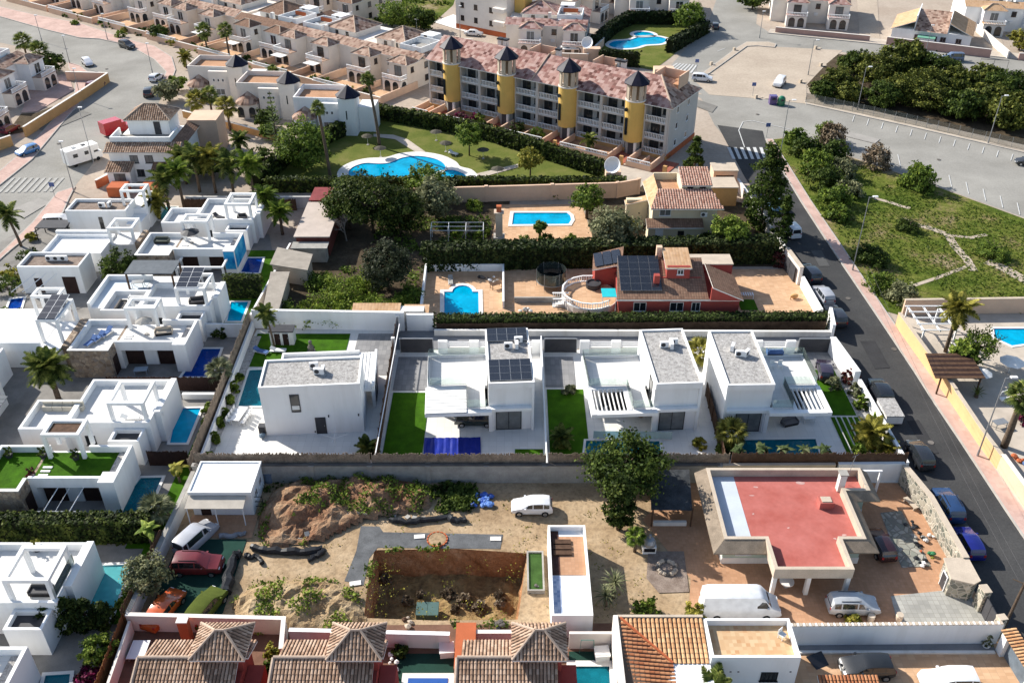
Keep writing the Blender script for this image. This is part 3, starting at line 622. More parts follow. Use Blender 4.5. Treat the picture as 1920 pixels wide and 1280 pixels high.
def trunk_mesh(name,h,r,seed,spread=1.2,limbs=5,up=1.6,mat=None,lean=0.2):
 rg=random.Random(seed); b=B(); tx,ty=rg.uniform(-lean,lean),rg.uniform(-lean,lean)
 b.tube([(0,0,-0.1),(tx*0.4,ty*0.4,h*0.5),(tx,ty,h)],[r*1.25,r,r*0.8],8)
 for i in range(limbs):
  a=2*pi*i/limbs+rg.uniform(-0.4,0.4); z=h*rg.uniform(0.7,1); q=(tx*z/h,ty*z/h,z)
  b.tube([q,(q[0]+math.cos(a)*spread*0.5,q[1]+math.sin(a)*spread*0.5,z+up*0.5),(q[0]+math.cos(a)*spread,q[1]+math.sin(a)*spread,z+up)],[r*0.6,r*0.42,r*0.15],6)
 return b.mesh(name,mat or BARK,True)
TREES={}
def tree(p,label,r,h,mat,seed=0,th=1.0,group=None,shape='round',name='tree',cat='tree',trunk_r=0.18,proto=None,rz=None,**kw):
 """tree whose crown is r in radius, h tall, starting at height th"""
 key=proto or(mat.name,shape,seed,round(r,1),round(h,1))
 if key not in TREES:TREES[key]=(crown_mesh('crown',mat,r,h,seed,shape=shape,**kw),trunk_mesh('trunk',th+h*0.35,trunk_r,seed,r*0.55,up=h*0.3),r,h)
 cm,tm,r0,h0=TREES[key]
 t=thing(name,label,cat,(p[0],p[1],p[2] if len(p)>2 else 0),rnd.uniform(0,6) if rz is None else rz,group)
 link('trunk',tm,t); c=link('crown',cm,t,(0,0,th)); c.scale=(r/r0,r/r0,h/h0); return t
def frond_mesh(kind,ln,mat,seed):
 """one leaf of a palm, growing along +x from the origin"""
 rg=random.Random(seed); b=B()
 if kind=='feather':
  pts=[(ln*0.95*t,0,ln*(0.42*t-0.78*t*t)) for t in[i/9 for i in range(10)]]
  b.tube(pts,[0.045-0.0042*i for i in range(10)],4)
  for i in range(26):
   t=0.12+0.88*i/25; k=min(8,int(t*9)); f=t*9-k; p=Vector(pts[k]).lerp(Vector(pts[min(9,k+1)]),f); l=ln*0.30*math.sin(pi*min(1,0.18+t*0.8))**0.8+0.1
   for s in(-1,1):
    d=Vector((0.55,s*1.0,-0.35+rg.uniform(-0.25,0.25))).normalized(); q=p+d*l; w=Vector((0.075,0,0)); q2=q+Vector((0,0,-l*0.15)); md=p.lerp(q,0.5)
    b.add([p-w,p+w,md+w*1.1,md-w*1.1,q2],[(0,1,2,3),(3,2,4)])
 elif kind=='fan':
  st=ln*0.5; b.tube([(0,0,0),(st*0.55,0,st*0.18),(st,0,st*0.1)],0.022,4); c=Vector((st,0,st*0.1)); n=15
  for i in range(n):
   a=R(-105+210*i/(n-1)); l=ln*0.52*(0.75+0.25*math.cos(a))*rg.uniform(0.9,1.05); d=Vector((math.cos(a),math.sin(a),-0.10-0.2*abs(math.sin(a)))); s=Vector((-d.y,d.x,0))*l*0.1; e=c+d*l+Vector((0,0,-l*0.28)); md=c+d*l*0.6
   b.add([c-s*0.2,c+s*0.2,md+s,md-s,e],[(0,1,2,3),(3,2,4)])
 elif kind=='banana':
  b.tube([(0,0,0),(ln*0.3,0,ln*0.42)],0.03,4); vs=[]; n=7
  for i in range(n):
   t=i/(n-1); x=ln*(0.3+0.6*t); z=ln*(0.42+0.32*t-0.62*t*t); wv=ln*0.16*math.sin(pi*min(1,0.12+t*0.85)); vs+=[(x,-wv,z-0.03),(x,0,z+0.03),(x,wv,z-0.03)]
  b.add(vs,[(i*3+k,i*3+k+3,i*3+k+4,i*3+k+1) for i in range(n-1) for k in(0,1)])
 elif kind=='spike':
  b.add([(0,-0.05,0),(0,0.05,0),(ln*0.6,0.045,ln*0.12),(ln*0.6,-0.045,ln*0.12),(ln,0,-ln*0.05)],[(0,1,2,3),(3,2,4)])
 return b.mesh('frond',mat)
def palm(p,h,label,kind='feather',ln=2.6,n=22,mat=None,seed=1,r=0.2,group=None,lean=(0,0),single=None,name='palm_tree',skirt=0,el=(-45,75),cat='palm tree'):
 """palm: ringed trunk and a head of fronds; far palms get their head as one crown"""
 mat=mat or LF_PALM; rg=random.Random(seed*31+int(abs(p[0])*3)); t=thing(name,label,cat,(p[0],p[1],p[2] if len(p)>2 else 0),rg.uniform(0,6),group)
 top=Vector((lean[0],lean[1],h)); k=max(3,int(h/0.9))
 if h>0.3:
  b=B(); b.tube([(lean[0]*(i/k)**1.6,lean[1]*(i/k)**1.6,h*i/k) for i in range(k+1)],[r*(1.25-0.35*i/k)*(1.0 if i%2 else 0.93) for i in range(k+1)],8)
  if kind=='feather':b.ball((top.x,top.y,h-0.15),r*1.5,8,5,(1,1,1.3))
  b.obj('trunk',PBARK,t,smooth=True)
  t.rotation_euler=(0,0,0) if lean!=(0,0) else t.rotation_euler
 meshes=[cached(('frond',kind,round(ln,1),mat.name,s),lambda s=s:frond_mesh(kind,ln,mat,s)) for s in range(3)]
 single=(p[1]<105) if single is None else single; cb=B()
 for i in range(n+skirt):
  az=i*2.39996+rg.uniform(-0.2,0.2); e=R(el[0]+(el[1]-el[0])*((i+0.5)/n)**0.8) if i<n else R(rg.uniform(-85,-60)); s=rg.uniform(0.85,1.1)*(1 if i<n else 0.7); me=meshes[i%3]
  if single:
   o=link('frond',me,t,top); o.rotation_euler=(rg.uniform(-0.25,0.25),-e,az); o.scale=(s,)*3
  else:
   mt=Matrix.Translation(top)@Matrix.Rotation(az,4,'Z')@Matrix.Rotation(-e,4,'Y')@Matrix.Scale(s,4)
   cb.add([mt@v.co for v in me.vertices],[tuple(q.vertices) for q in me.polygons])
 if not single:cb.obj('crown',mat,t)
 return t
def hedge(pts,w,h,label,mat=None,dens=26,leaf=0.26,z0=0.0,name='hedge',seed=3,group=None,cat='hedge',taper=0.0):
 """clipped hedge along a plan polyline: dark twiggy core under a skin of leaves"""
 mat=mat or LF_HEDGE; P=[Vector((p[0],p[1])) for p in pts]; o0=P[0].copy(); P=[p-o0 for p in P]; rg=np.random.default_rng(seed); t=thing(name,label,cat,(o0.x,o0.y,z0),0,group)
 strip(P,w/2*0.86,0,h*0.93).obj('core',cached('corem',lambda:M('hedge_twigs',(0.018,0.022,0.010),0.95,0.3)),t); cen=[]; nr=[]
 for a,c in zip(P,P[1:]):
  d=c-a; l=d.length; e=d/l; s=Vector((-e.y,e.x))
  for face in range(3):
   n=int(l*(w if face==2 else h)*dens)
   u=rg.uniform(-w*0.3,l+w*0.3,n); v=rg.uniform(0,1,n); ro=np.array([noise.noise(Vector((u[i]*0.9+o0.x,v[i]*2,face*5)))*0.16 for i in range(n)])
   for i in range(n):
    if face==2:q=a+e*u[i]+s*(v[i]-0.5)*w; cen.append((q.x,q.y,h+ro[i])); nr.append((0,0,1))
    else:k=1 if face else-1; q=a+e*u[i]+s*k*(w/2+ro[i]); cen.append((q.x,q.y,h*v[i])); nr.append((s.x*k,s.y*k,0.2))
 cen=np.array(cen); nr=np.array(nr)+rg.normal(size=(len(nr),3))*0.55; cen+=rg.normal(size=cen.shape)*0.05
 link('foliage',quads_mesh('foliage',cen,nr,leaf*rg.uniform(0.6,1.4,len(cen)),mat,rg),t,kind='stuff'); return t
def scatter_leaves(name,pts3,mat,leaf,seed=1,up=0.6,**tags):
 """loose low vegetation as one mass of small leaf faces"""
 rg=np.random.default_rng(seed); cen=np.array(pts3); nr=rg.normal(size=cen.shape)*0.7+np.array([0,0,up])
 return link(name,quads_mesh(name,cen,nr,leaf*rg.uniform(0.5,1.5,len(cen)),mat,rg),**tags)
def shrub(p,r,h,label,mat,seed=1,group=None,name='shrub',cat='shrub',**kw):
 kw.setdefault('clumps',26); kw.setdefault('per',36); kw.setdefault('leaf',0.24)
 return tree(p,label,r,h,mat,seed,0.05,group,'dome',name,cat,0.06,proto=('shrub',mat.name,seed),**kw)
CARS={'hatch':dict(L=3.95,W=0.86,H=1.48,belt=0.92,hood=0.80,prof=[(0.0,.55),(0.06,.90),(0.32,1.40),(0.9,1.48),(1.9,1.46),(2.35,1.36),(3.0,.95),(3.75,.78),(3.95,.55)],cab=(2,5,6)),'mpv':dict(L=4.35,W=0.88,H=1.64,belt=0.98,hood=0.9,prof=[(0.0,.6),(0.05,1.0),(0.30,1.56),(0.9,1.64),(2.3,1.62),(2.7,1.5),(3.45,1.02),(4.15,.84),(4.35,.55)],cab=(2,5,6)),'suv':dict(L=4.5,W=0.93,H=1.72,belt=1.05,hood=1.0,prof=[(0.0,.65),(0.06,1.05),(0.35,1.64),(0.9,1.72),(2.3,1.70),(2.75,1.58),(3.3,1.1),(4.25,.98),(4.5,.6)],cab=(2,5,6)),'sedan':dict(L=4.5,W=0.88,H=1.43,belt=0.9,hood=0.84,prof=[(0.0,.6),(0.06,.88),(0.75,.95),(1.3,1.38),(2.3,1.43),(2.75,1.35),(3.4,.93),(4.3,.76),(4.5,.55)],cab=(3,5,6),rear=2),'van':dict(L=6.9,W=1.0,H=2.65,belt=1.45,hood=1.2,prof=[(0.0,.6),(0.03,1.45),(0.10,2.58),(0.6,2.66),(4.8,2.66),(5.15,2.55),(5.95,1.45),(6.7,1.05),(6.9,.6)],cab=(2,5,6),panel=True),'smallvan':dict(L=4.45,W=0.9,H=1.85,belt=1.05,hood=0.98,prof=[(0.0,.6),(0.03,1.05),(0.10,1.78),(0.5,1.85),(2.5,1.84),(2.85,1.72),(3.45,1.1),(4.2,.9),(4.45,.55)],cab=(2,5,6)),}
def car(p,heading,kind,col,label,cname,z=0.0,group='parked cars',scale=1.0,name=None,glass=None,roof_rails=False,wheels=True):
 """heading: direction of the bonnet in plan"""
 K=CARS[kind]; Lc,Wc=K['L'],K['W']; cpaint=col if not isinstance(col,tuple) else paint('car_paint_'+cname,col); glass=glass or cached('carglass',lambda:M('car_glass',(0.02,0.024,0.028),0.06,0.3,0.5,spec=0.8))
 t=thing(name or{'van':'panel_van','smallvan':'small_van','suv':'parked_suv'}.get(kind,'parked_car'),label,'van' if 'van' in kind else 'car',(p[0],p[1],z),heading,group); t.scale=(scale,)*3
 prof=K['prof']; n=len(prof); belt=K['belt']; b=B(); rings=[]
 for i,(x,zt) in enumerate(prof):
  xx=x-Lc/2; end=min(1,min(x,Lc-x)/0.5); wl=Wc*(0.84+0.16*end**0.5); bl=min(belt,zt) if zt>belt else zt
  cabin=zt>belt+0.12; wt=wl*(0.80 if cabin else 0.93); zb=0.28 if 0.3<x<Lc-0.3 else 0.36
  rings.append([(xx,-wl*0.93,zb),(xx,-wl,(zb+bl)/2),(xx,-wl*0.965,bl-0.04),(xx,-wl*0.95 if not cabin else-wl*0.93,bl),(xx,-wt,zt-0.06 if cabin else bl+0.001),(xx,-wt*0.72,zt),(xx,wt*0.72,zt),(xx,wt,zt-0.06 if cabin else bl+0.001),(xx,wl*0.95 if not cabin else wl*0.93,bl),(xx,wl*0.965,bl-0.04),(xx,wl,(zb+bl)/2),(xx,wl*0.93,zb)])
 m=12; b.add([v for r_ in rings for v in r_],[(i*m+k,i*m+(k+1)%m,(i+1)*m+(k+1)%m,(i+1)*m+k) for i in range(n-1) for k in range(m)]+[tuple(range(m-1,-1,-1)),tuple((n-1)*m+k for k in range(m))])
 body=b.obj('body',cpaint,t,smooth='angle')
 i0,i1,i2=K['cab']; rr=K.get('rear',1)
 def quad(nm,pts,k=0.9,off=0.012):
  P=[Vector(q) for q in pts]; c=sum(P,Vector())/4; nv=(P[1]-P[0]).cross(P[3]-P[0]).normalized()
  if nv.dot(c-Vector((0,0,0.9)))<0:nv=-nv
  Q=[c+(q-c)*k+nv*off for q in P]; Z=[q-nv*0.03 for q in Q]
  B().add(Q+Z,[(0,1,2,3),(7,6,5,4)]+[(j,(j+1)%4,(j+1)%4+4,j+4) for j in range(4)]).obj(nm,glass,t)
 quad('windscreen',[rings[i2][3],rings[i2][8],rings[i1][7],rings[i1][4]],0.9)
 if not K.get('panel'):quad('rear_window',[rings[rr][3],rings[rr][8],rings[i0][7],rings[i0][4]],0.82)
 for s,(lo,hi) in((-1,(3,4)),(1,(8,7))):
  xs=[(i1,i2)] if K.get('panel') else None
  if K.get('panel'):
   a,c=rings[4],rings[5]; f=Vector(rings[6][lo])
   quad('side_window',[Vector(c[lo])+Vector((0.35-0.9,0,0)),f+Vector((-0.15,0,0)),Vector(c[hi]).lerp(f,0.35),Vector(c[hi])+Vector((-0.6,0,-0.25))],0.9)
  else:
   for a,c in((i0+1,i0+2),(i0,i0+1)) if kind=='sedan' else((i0,i0+1),(i0+1,i0+2),(i0+2,i0+3)):
    if c>i1:continue
    if c==i1:quad('side_window',[rings[a][lo],Vector(rings[c][lo])+Vector((0.28,0,0)),rings[c][hi],rings[a][hi]],0.86)
    else:quad('side_window',[rings[a][lo],rings[c][lo],rings[c][hi],rings[a][hi]],0.88)
  wl=Wc
  part('mirror',cpaint,t,(-0.1,-0.08,0,0.08,0.1,0.15),loc=(rings[i2][3][0]-0.35,s*(Wc*0.95+0.1),belt))
  part('headlight',WMET,t,(-0.1,-0.16,-0.07,0.05,0.16,0.07),loc=(Lc/2-0.17,s*Wc*0.66,K['hood']*0.8))
  part('tail_light',cached('tlm',lambda:paint('tail_light_red',(0.35,0.02,0.02))),t,(-0.04,-0.1,-0.14,0.06,0.1,0.14),loc=(-Lc/2+0.06,s*Wc*0.72,belt-0.12))
  if roof_rails:part('roof_rail',BLACKM,t,(-Lc*0.3,-0.02,0,Lc*0.08,0.02,0.05),loc=(0,s*Wc*0.62,K['H']-0.02))
  if wheels:
   for fx in(0.19,0.81):
    def wh():
     b=B(); k=14; rr_=0.32
     vs=[(rr_*math.cos(2*pi*i/k),y,rr_*math.sin(2*pi*i/k)) for y in(-0.11,0.11) for i in range(k)]
     return b.add(vs,[tuple(range(k-1,-1,-1)),tuple(range(k,2*k))]+[(i,(i+1)%k,k+(i+1)%k,k+i) for i in range(k)]).mesh('wheel',RUBBER)
    def rm():
     b=B(); k=10
     vs=[(0.2*math.cos(2*pi*i/k),y,0.2*math.sin(2*pi*i/k)) for y in(-0.118,0.118) for i in range(k)]
     return b.add(vs,[tuple(range(k-1,-1,-1)),tuple(range(k,2*k))]+[(i,(i+1)%k,k+(i+1)%k,k+i) for i in range(k)]).mesh('rim',RIM)
    o=link('wheel',cached('wheel',wh),t,(-Lc/2+Lc*fx,s*(Wc-0.07),0.32)); link('rim',cached('rim',rm),o)
 part('number_plate',WMET,t,(Lc/2-0.02,-0.25,0.42,Lc/2+0.012,0.25,0.53)); part('bumper',BLACKM,t,(Lc/2-0.3,-Wc*0.8,0.3,Lc/2-0.005,Wc*0.8,0.41))
 return t
def table_set(p,rz,label,mat=None,n=4,z=0.0,w=1.5,d=0.85):
 mat=mat or WMET
 t=thing('garden_table',label,'table',(p[0],p[1],z),rz)
 part('table_top',mat,t,(-w/2,-d/2,0.70,w/2,d/2,0.75))
 for x in(-w/2+0.08,w/2-0.08):
  for y in(-d/2+0.08,d/2-0.08):part('leg',mat,t,(x-0.03,y-0.03,0,x+0.03,y+0.03,0.70))
 return t
def chair(p,rz,label,mat=None,z=0.0,group=None,arm=False):
 mat=mat or WMET; t=thing('garden_chair',label,'chair',(p[0],p[1],z),rz,group)
 link('seat',cached(('cs',mat.name),lambda:B().box(-0.24,-0.24,0.42,0.24,0.24,0.47).mesh('seat',mat)),t)
 link('backrest',cached(('cb',mat.name),lambda:B().box(-0.24,0.2,0.47,0.24,0.25,0.92).mesh('backrest',mat)),t)
 for x in(-0.21,0.21):
  for y in(-0.21,0.21):link('leg',cached(('cl',mat.name),lambda:B().box(-0.025,-0.025,0,0.025,0.025,0.42).mesh('leg',mat)),t,(x,y,0))
 return t
def lounger(p,rz,label,mat=None,frame=None,z=0.0,group=None):
 mat=mat or FABRIC; t=thing('sun_lounger',label,'sun lounger',(p[0],p[1],z),rz,group)
 part('frame',frame or WMET,t,(-0.33,-0.95,0.25,0.33,0.95,0.31)); part('cushion',mat,t,(-0.3,-0.92,0.315,0.3,0.3,0.40))
 B().add([(-0.3,0.3,0.33),(0.3,0.3,0.33),(0.3,0.9,0.68),(-0.3,0.9,0.68),(-0.3,0.3,0.42),(0.3,0.3,0.42),(0.3,0.86,0.76),(-0.3,0.86,0.76)],[(0,3,2,1),(4,5,6,7),(0,1,5,4),(1,2,6,5),(2,3,7,6),(3,0,4,7)]).obj('backrest',mat,t)
 for x in(-0.28,0.28):
  for y in(-0.8,0.8):part('leg',frame or WMET,t,(x-0.03,y-0.03,0,x+0.03,y+0.03,0.25))
 return t
def sofa(p,rz,label,w=1.9,mat=None,z=0.0):
 t=thing('outdoor_sofa',label,'sofa',(p[0],p[1],z),rz); m=mat or M('grey_cushion',(0.16,0.16,0.17),0.95,0.2)
 part('base',BLACKM,t,(-w/2,-0.4,0,w/2,0.4,0.28)); part('cushion',m,t,(-w/2+0.05,-0.38,0.285,w/2-0.05,0.2,0.45)); part('backrest',m,t,(-w/2+0.05,0.21,0.285,w/2-0.05,0.4,0.8)); part('armrest',m,t,(-w/2-0.1,-0.4,0.1,-w/2-0.01,0.4,0.6)); part('armrest',m,t,(w/2+0.01,-0.4,0.1,w/2+0.1,0.4,0.6)); return t
def parasol(p,label,r=1.4,h=2.4,mat=None,z=0.0,open_=True,cat='parasol'):
 t=thing('parasol',label,cat,(p[0],p[1],z)); B().cyl(0,0,0,h,0.025,6).obj('pole',WMET,t); B().cyl(0,0,0,0.1,0.25,12).obj('base',CONC,t)
 (B().lathe([(r,h-0.35),(r*0.5,h-0.1),(0.03,h+0.08)],n=8) if open_ else B().lathe([(0.16,h-1.5),(0.2,h-1.0),(0.05,h)],n=8)).obj('canopy',mat or FABRIC,t); return t
def pot_plant(p,label,mat=None,z=0.0,r=0.35,leaf=None,pot=None):
 t=thing('potted_plant',label,'plant',(p[0],p[1],z)); B().lathe([(r*0.5,0),(r*0.75,0.45),(r*0.62,0.45),(r*0.6,0.4)],n=10).obj('pot',pot or DGREY,t)
 link('foliage',cached(('pot',(leaf or LF_MID).name),lambda:crown_mesh('foliage',leaf or LF_MID,0.45,0.8,5,clumps=14,per=14,leaf=0.16,shape='dome')),t,(0,0,0.4)); return t
def junk(p,label,name,mats,seed,n=5,spread=0.8,cat='clutter',z=0.0):
 """odd bits lying together in one heap"""
 rg=random.Random(seed); t=thing(name,label,cat,(p[0],p[1],z),rg.uniform(0,6))
 for i in range(n):c=(rg.uniform(-spread,spread),rg.uniform(-spread,spread),rg.uniform(0.1,0.35)); r=rg.uniform(0.25,0.5)*spread; B().ball((0,0,0),r,8,5,(1,rg.uniform(0.6,1.2),0.6),0.2,rg).obj('bundle',mats[rg.randrange(len(mats))],t,c)
 return t
def cz(pts,ox,oy,s):return[(ox+a/s,oy+b/s) for a,b in pts]
POOLS=[]
def P_(pts,label,lining=POOLB,water=WATER,**kw):
 poly=[tuple(G(a,b)[:2]) for a,b in pts]; POOLS.append((poly,label,lining,water,kw)); HOLES.append(poly)
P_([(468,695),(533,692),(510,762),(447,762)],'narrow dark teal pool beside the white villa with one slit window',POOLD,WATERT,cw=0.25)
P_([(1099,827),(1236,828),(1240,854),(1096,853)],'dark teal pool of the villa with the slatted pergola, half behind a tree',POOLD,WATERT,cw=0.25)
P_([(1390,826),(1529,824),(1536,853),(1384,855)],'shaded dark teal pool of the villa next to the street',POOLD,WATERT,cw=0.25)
rom=[(833,603),(833,548),(847,548)]+[(867-19*math.cos(a*pi/8),548-12*math.sin(a*pi/8)) for a in range(0,9)][0:9]+[(887,548),(897,548),(898,603)]
P_(rom,'bright blue pool with a rounded step end by the red villa',POOLM,WATER,cw=0.55)
P_([(963,400),(1063,400),(1069,405),(1071,413),(1066,421),(960,422)],'rectangular pool with a rounded end in the peach paved garden',POOLM,WATER,cw=0.55)
kid=cz([(40,975),(60,940),(130,915),(210,918),(270,912),(340,885),(420,875),(500,885),(555,905),(582,935),(565,962),(515,985),(470,1003),(400,992),(310,997),(250,1028),(150,1034),(70,1010)],640,0,2.977)
kids=cz([(519,990),(548,962),(620,953),(685,975),(700,1000),(670,1020),(590,1026),(532,1012)],640,0,2.977)
for q,l in((kid,'large kidney shaped blue pool in the shared garden'),(kids,'small round children\'s pool beside the kidney shaped pool')):
 poly=smooth_poly([tuple(G(a,b)[:2]) for a,b in q],4); POOLS.append((poly,l,POOLM,WATER,dict(cw=0.18,zc=0.16))); HOLES.append(poly)
far=cz([(265,545),(330,500),(480,490),(560,472),(610,452),(640,448),(800,444),(900,455),(960,480),(940,510),(870,535),(700,545),(600,575),(480,588),(340,580)],1100,0,6.4)
fark=cz([(562,418),(580,400),(640,388),(740,395),(800,415),(795,432),(700,440),(600,438)],1100,0,6.4)
for q,l in((far,'blue curved pool inside the dark hedges by the crossing'),(fark,'small round pool at the back of the hedged garden by the crossing')):
 poly=smooth_poly([tuple(G(a,b)[:2]) for a,b in q],3); POOLS.append((poly,l,POOLM,WATER,dict(cw=0.9,zc=0.12))); HOLES.append(poly)
P_([(465,485),(493,485),(485,513),(452,511)],'deep blue pool by the villa wall clad in blue panels',POOLB,WATERB,cw=0.3)
P_([(433,567),(466,567),(452,603),(426,603)],'bright blue pool under the solar panel villa',POOLM,WATER,cw=0.3)
P_([(380,655),(414,655),(394,707),(341,707)],'deep blue pool below the white villa with striped roof steps',POOLB,WATERB,cw=0.3)  # the stripes on that roof are steps
P_([(333,767),(377,766),(350,831),(319,831)],'blue pool lit at its far end, beside two box frame pergolas',POOLB,WATER,cw=0.3)
P_([(264,897),(304,896),(268,979),(206,977)],'teal pool beside the villa with turf on its roof',POOLD,WATERT,cw=0.3)
P_([(181,1061),(247,1059),(209,1155),(168,1152)],'pale turquoise pool at the lower left villa',POOLT,WATERC,cw=0.3)
P_([(86,1267),(132,1264),(128,1300),(78,1300)],'dark green pool corner at the very bottom left',POOLD,WATERT,cw=0.3)
P_([(296,389),(332,389),(324,413),(288,413)],'small turquoise pool between palms and white villas',POOLT,WATERC,cw=0.3)
P_([(21,562),(45,559),(39,579),(14,581)],'little blue pool at the left edge by the long white roof',POOLB,WATERB,cw=0.3)
P_([(1075,1250),(1142,1250),(1146,1330),(1073,1330)],'teal pool with white surround between tiled roofs',POOLD,WATERT,cw=0.55)
P_([(1863,617),(1960,617),(1960,640),(1925,645),(1897,649),(1865,634)],'blue pool at the right edge behind the orange wall',POOLB,WATER,cw=0.35)
PIT=[tuple(G(a,b)[:2]) for a,b in[(702,1031),(850,1028),(989,1037),(980,1100),(971,1161),(820,1163),(682,1158),(690,1095)]]
HOLES.append(PIT)
sheet('ground',[(-900,-300),(900,-300),(900,1600),(-900,1600)],0.0,EARTH)
Z1,Z2,Z3,Z4=0.004,0.036,0.060,0.076
LAY={}
def S(name,pts,z,mat,**kw):
 LAY[z]=LAY.get(z,0)+1
 return sheet(name,px(*pts),z+LAY[z]*0.0016,mat,**kw)
S('road_curved',[(-80,8),(0,30),(84,55),(150,71),(187,73),(223,81),(258,94),(292,112),(318,136),(312,160),(296,196),(250,226),(205,268),(140,350),(105,372),(60,428),(0,500),(-90,570),(-160,420),(0,345),(60,300),(112,238),(172,172),(150,130),(90,100),(0,80),(-80,65)],Z1,OLDASPH)
S('road_junction',[(1315,185),(1240,142),(1325,50),(1365,-60),(1428,-60),(1418,45),(1445,63),(1620,80),(1920,112),(2040,122),(2040,165),(1920,150),(1730,122),(1560,95),(1512,160),(1512,194),(1700,234),(1920,284),(2040,312),(2040,460),(1920,408),(1700,328),(1480,256),(1442,262),(1395,300),(1340,235)],Z1,OLDASPH)
S('parking_ground',[(1300,150),(1395,82),(1450,88),(1580,95),(1550,120),(1512,160),(1512,195),(1430,186),(1330,178)],Z2,BARE)
ROADL=[(1345,235),(1395,330),(1470,450),(1545,590),(1620,745),(1690,870),(1800,1060),(1900,1240),(1980,1380)]
ROADR=[(2060,1225),(1980,1100),(1886,960),(1800,829),(1752,758),(1715,700),(1640,588),(1560,470),(1500,378),(1449,292),(1434,262),(1430,246)]
S('side_road',ROADL+ROADR,Z2,ASPH)
def raised(name,pts,mat,h=0.17,kind='structure',kerb=True):
 P=[tuple(p[:2]) for p in px(*pts)]; b=B(); V,F=flat(P,h); b.add(V,F); n=len(P)
 a=sum(P[i][0]*P[(i+1)%n][1]-P[(i+1)%n][0]*P[i][1] for i in range(n)); Q=P if a>0 else P[::-1]
 o=b.obj(name,mat,kind=kind)
 if kerb:strip(Q,0.09,0.0,h+0.004,closed=True).obj('kerb',M('kerb_stone',(0.44,0.41,0.37),0.9,0.15),o)
 return o
raised('pavement_right',[(1437,262),(1449,290),(1500,375),(1560,468),(1640,586),(1715,698),(1752,756),(1800,827),(1886,958),(1980,1098),(2060,1225),(2100,1225),(1985,1040),(1920,958),(1832,833),(1785,760),(1743,700),(1679,612),(1660,585),(1580,466),(1518,375),(1466,292),(1448,262)],PINKPAVE)
raised('pavement_curve',[(-80,-8),(0,14),(60,28),(150,45),(240,75),(290,88),(322,108),(329,132),(322,152),(306,150),(312,136),(290,113),(258,95),(223,82),(187,74),(150,72),(84,56),(0,32),(-80,11)],PINKPAVE)
raised('pavement_corner',[(128,118),(150,124),(166,138),(173,158),(165,178),(150,194),(110,240),(60,300),(0,348),(-90,400),(-90,370),(0,322),(60,270),(110,215),(140,180),(142,150),(130,130)],PINKPAVE)
raised('pavement_lower_corner',[(108,362),(140,352),(128,376),(118,400),(70,430),(20,470),(-60,540),(-90,560),(-90,548),(0,478),(62,418)],PINKPAVE)
raised('pavement_grove',[(1510,190),(1530,186),(1700,224),(1920,274),(2040,302),(2040,316),(1920,287),(1700,237),(1512,196)],BEIGEPAVE)
raised('pavement_houses',[(1445,56),(1620,72),(1920,103),(2040,115),(2040,124),(1920,113),(1620,81),(1440,63)],BEIGEPAVE)
raised('traffic_island',[(1318,138),(1380,92),(1400,80),(1440,80),(1455,84),(1452,90),(1420,87),(1400,88),(1325,142)],BARE,0.19)
S('path_apartments',[(600,166),(680,188),(737,200),(808,215),(936,246),(1056,277),(1134,297),(1235,322),(1200,352),(1134,319),(1030,291),(962,271),(902,251),(800,226),(737,213),(640,192),(590,180)],Z2,BEIGEPAVE)
S('lane_back',[(520,0),(560,-5),(660,38),(790,60),(870,70),(960,95),(1080,128),(1240,140),(1318,178),(1150,160),(980,118),(880,92),(780,82),(640,48),(540,18)],Z2,BARE)
S('lane_houses',[(1085,120),(1140,60),(1195,0),(1240,-60),(1275,-60),(1215,8),(1180,70),(1140,130)],Z3,LANE)
S('lane_right_top',[(1607,0),(1608,-60),(1648,-60),(1645,0),(1650,80),(1612,77)],Z3,BARE)
S('lane_far_right',[(1810,-40),(1832,-60),(1850,0),(1890,108),(1850,104),(1825,20)],Z3,BARE)
S('scrub_field_back',[(540,-4),(560,-60),(880,-90),(850,10),(800,55),(690,40),(600,12)],Z1,MEADOW)
S('scrub_field',[(1446,262),(1482,258),(1700,330),(1920,410),(2060,462),(2060,600),(1920,584),(1690,592),(1662,584),(1580,464),(1518,372),(1466,290)],Z1,MEADOW)
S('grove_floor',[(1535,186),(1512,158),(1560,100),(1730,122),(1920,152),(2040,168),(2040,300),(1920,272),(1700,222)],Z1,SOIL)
S('shared_garden_lawn',[(500,340),(540,310),(600,270),(640,235),(700,222),(760,222),(900,254),(1030,294),(1120,325),(1130,345),(500,348)],Z1,LAWN)
S('hedged_garden_lawn',[(1110,92),(1180,42),(1300,45),(1320,55),(1255,110),(1225,132),(1140,118)],Z3,LAWN)
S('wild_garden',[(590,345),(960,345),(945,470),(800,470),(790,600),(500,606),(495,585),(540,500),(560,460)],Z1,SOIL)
S('peach_pool_terrace',[(938,384),(1090,384),(1110,440),(1110,452),(920,452)],Z2,PEACHTILE)
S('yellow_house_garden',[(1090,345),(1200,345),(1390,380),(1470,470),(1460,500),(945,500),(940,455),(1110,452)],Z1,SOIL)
S('red_villa_terrace',[(800,505),(1470,505),(1480,500),(1540,596),(780,604)],Z2,PEACHTILE)
S('back_lane',[(742,608),(1545,606),(1560,652),(740,655)],Z1,LANE)
S('villa_plots',[(482,618),(742,618),(740,656),(1600,656),(1712,905),(335,905)],Z1,WHITETILE)
S('dirt_plot',[(345,905),(1715,905),(1860,1172),(238,1180),(330,960)],Z1,DIRT)
S('tiled_house_yards',[(225,1176),(1160,1168),(1190,1420),(130,1420)],Z2,M('brown_yard_tile',(0.20,0.11,0.075),0.9,0.25,0.8,0.2))
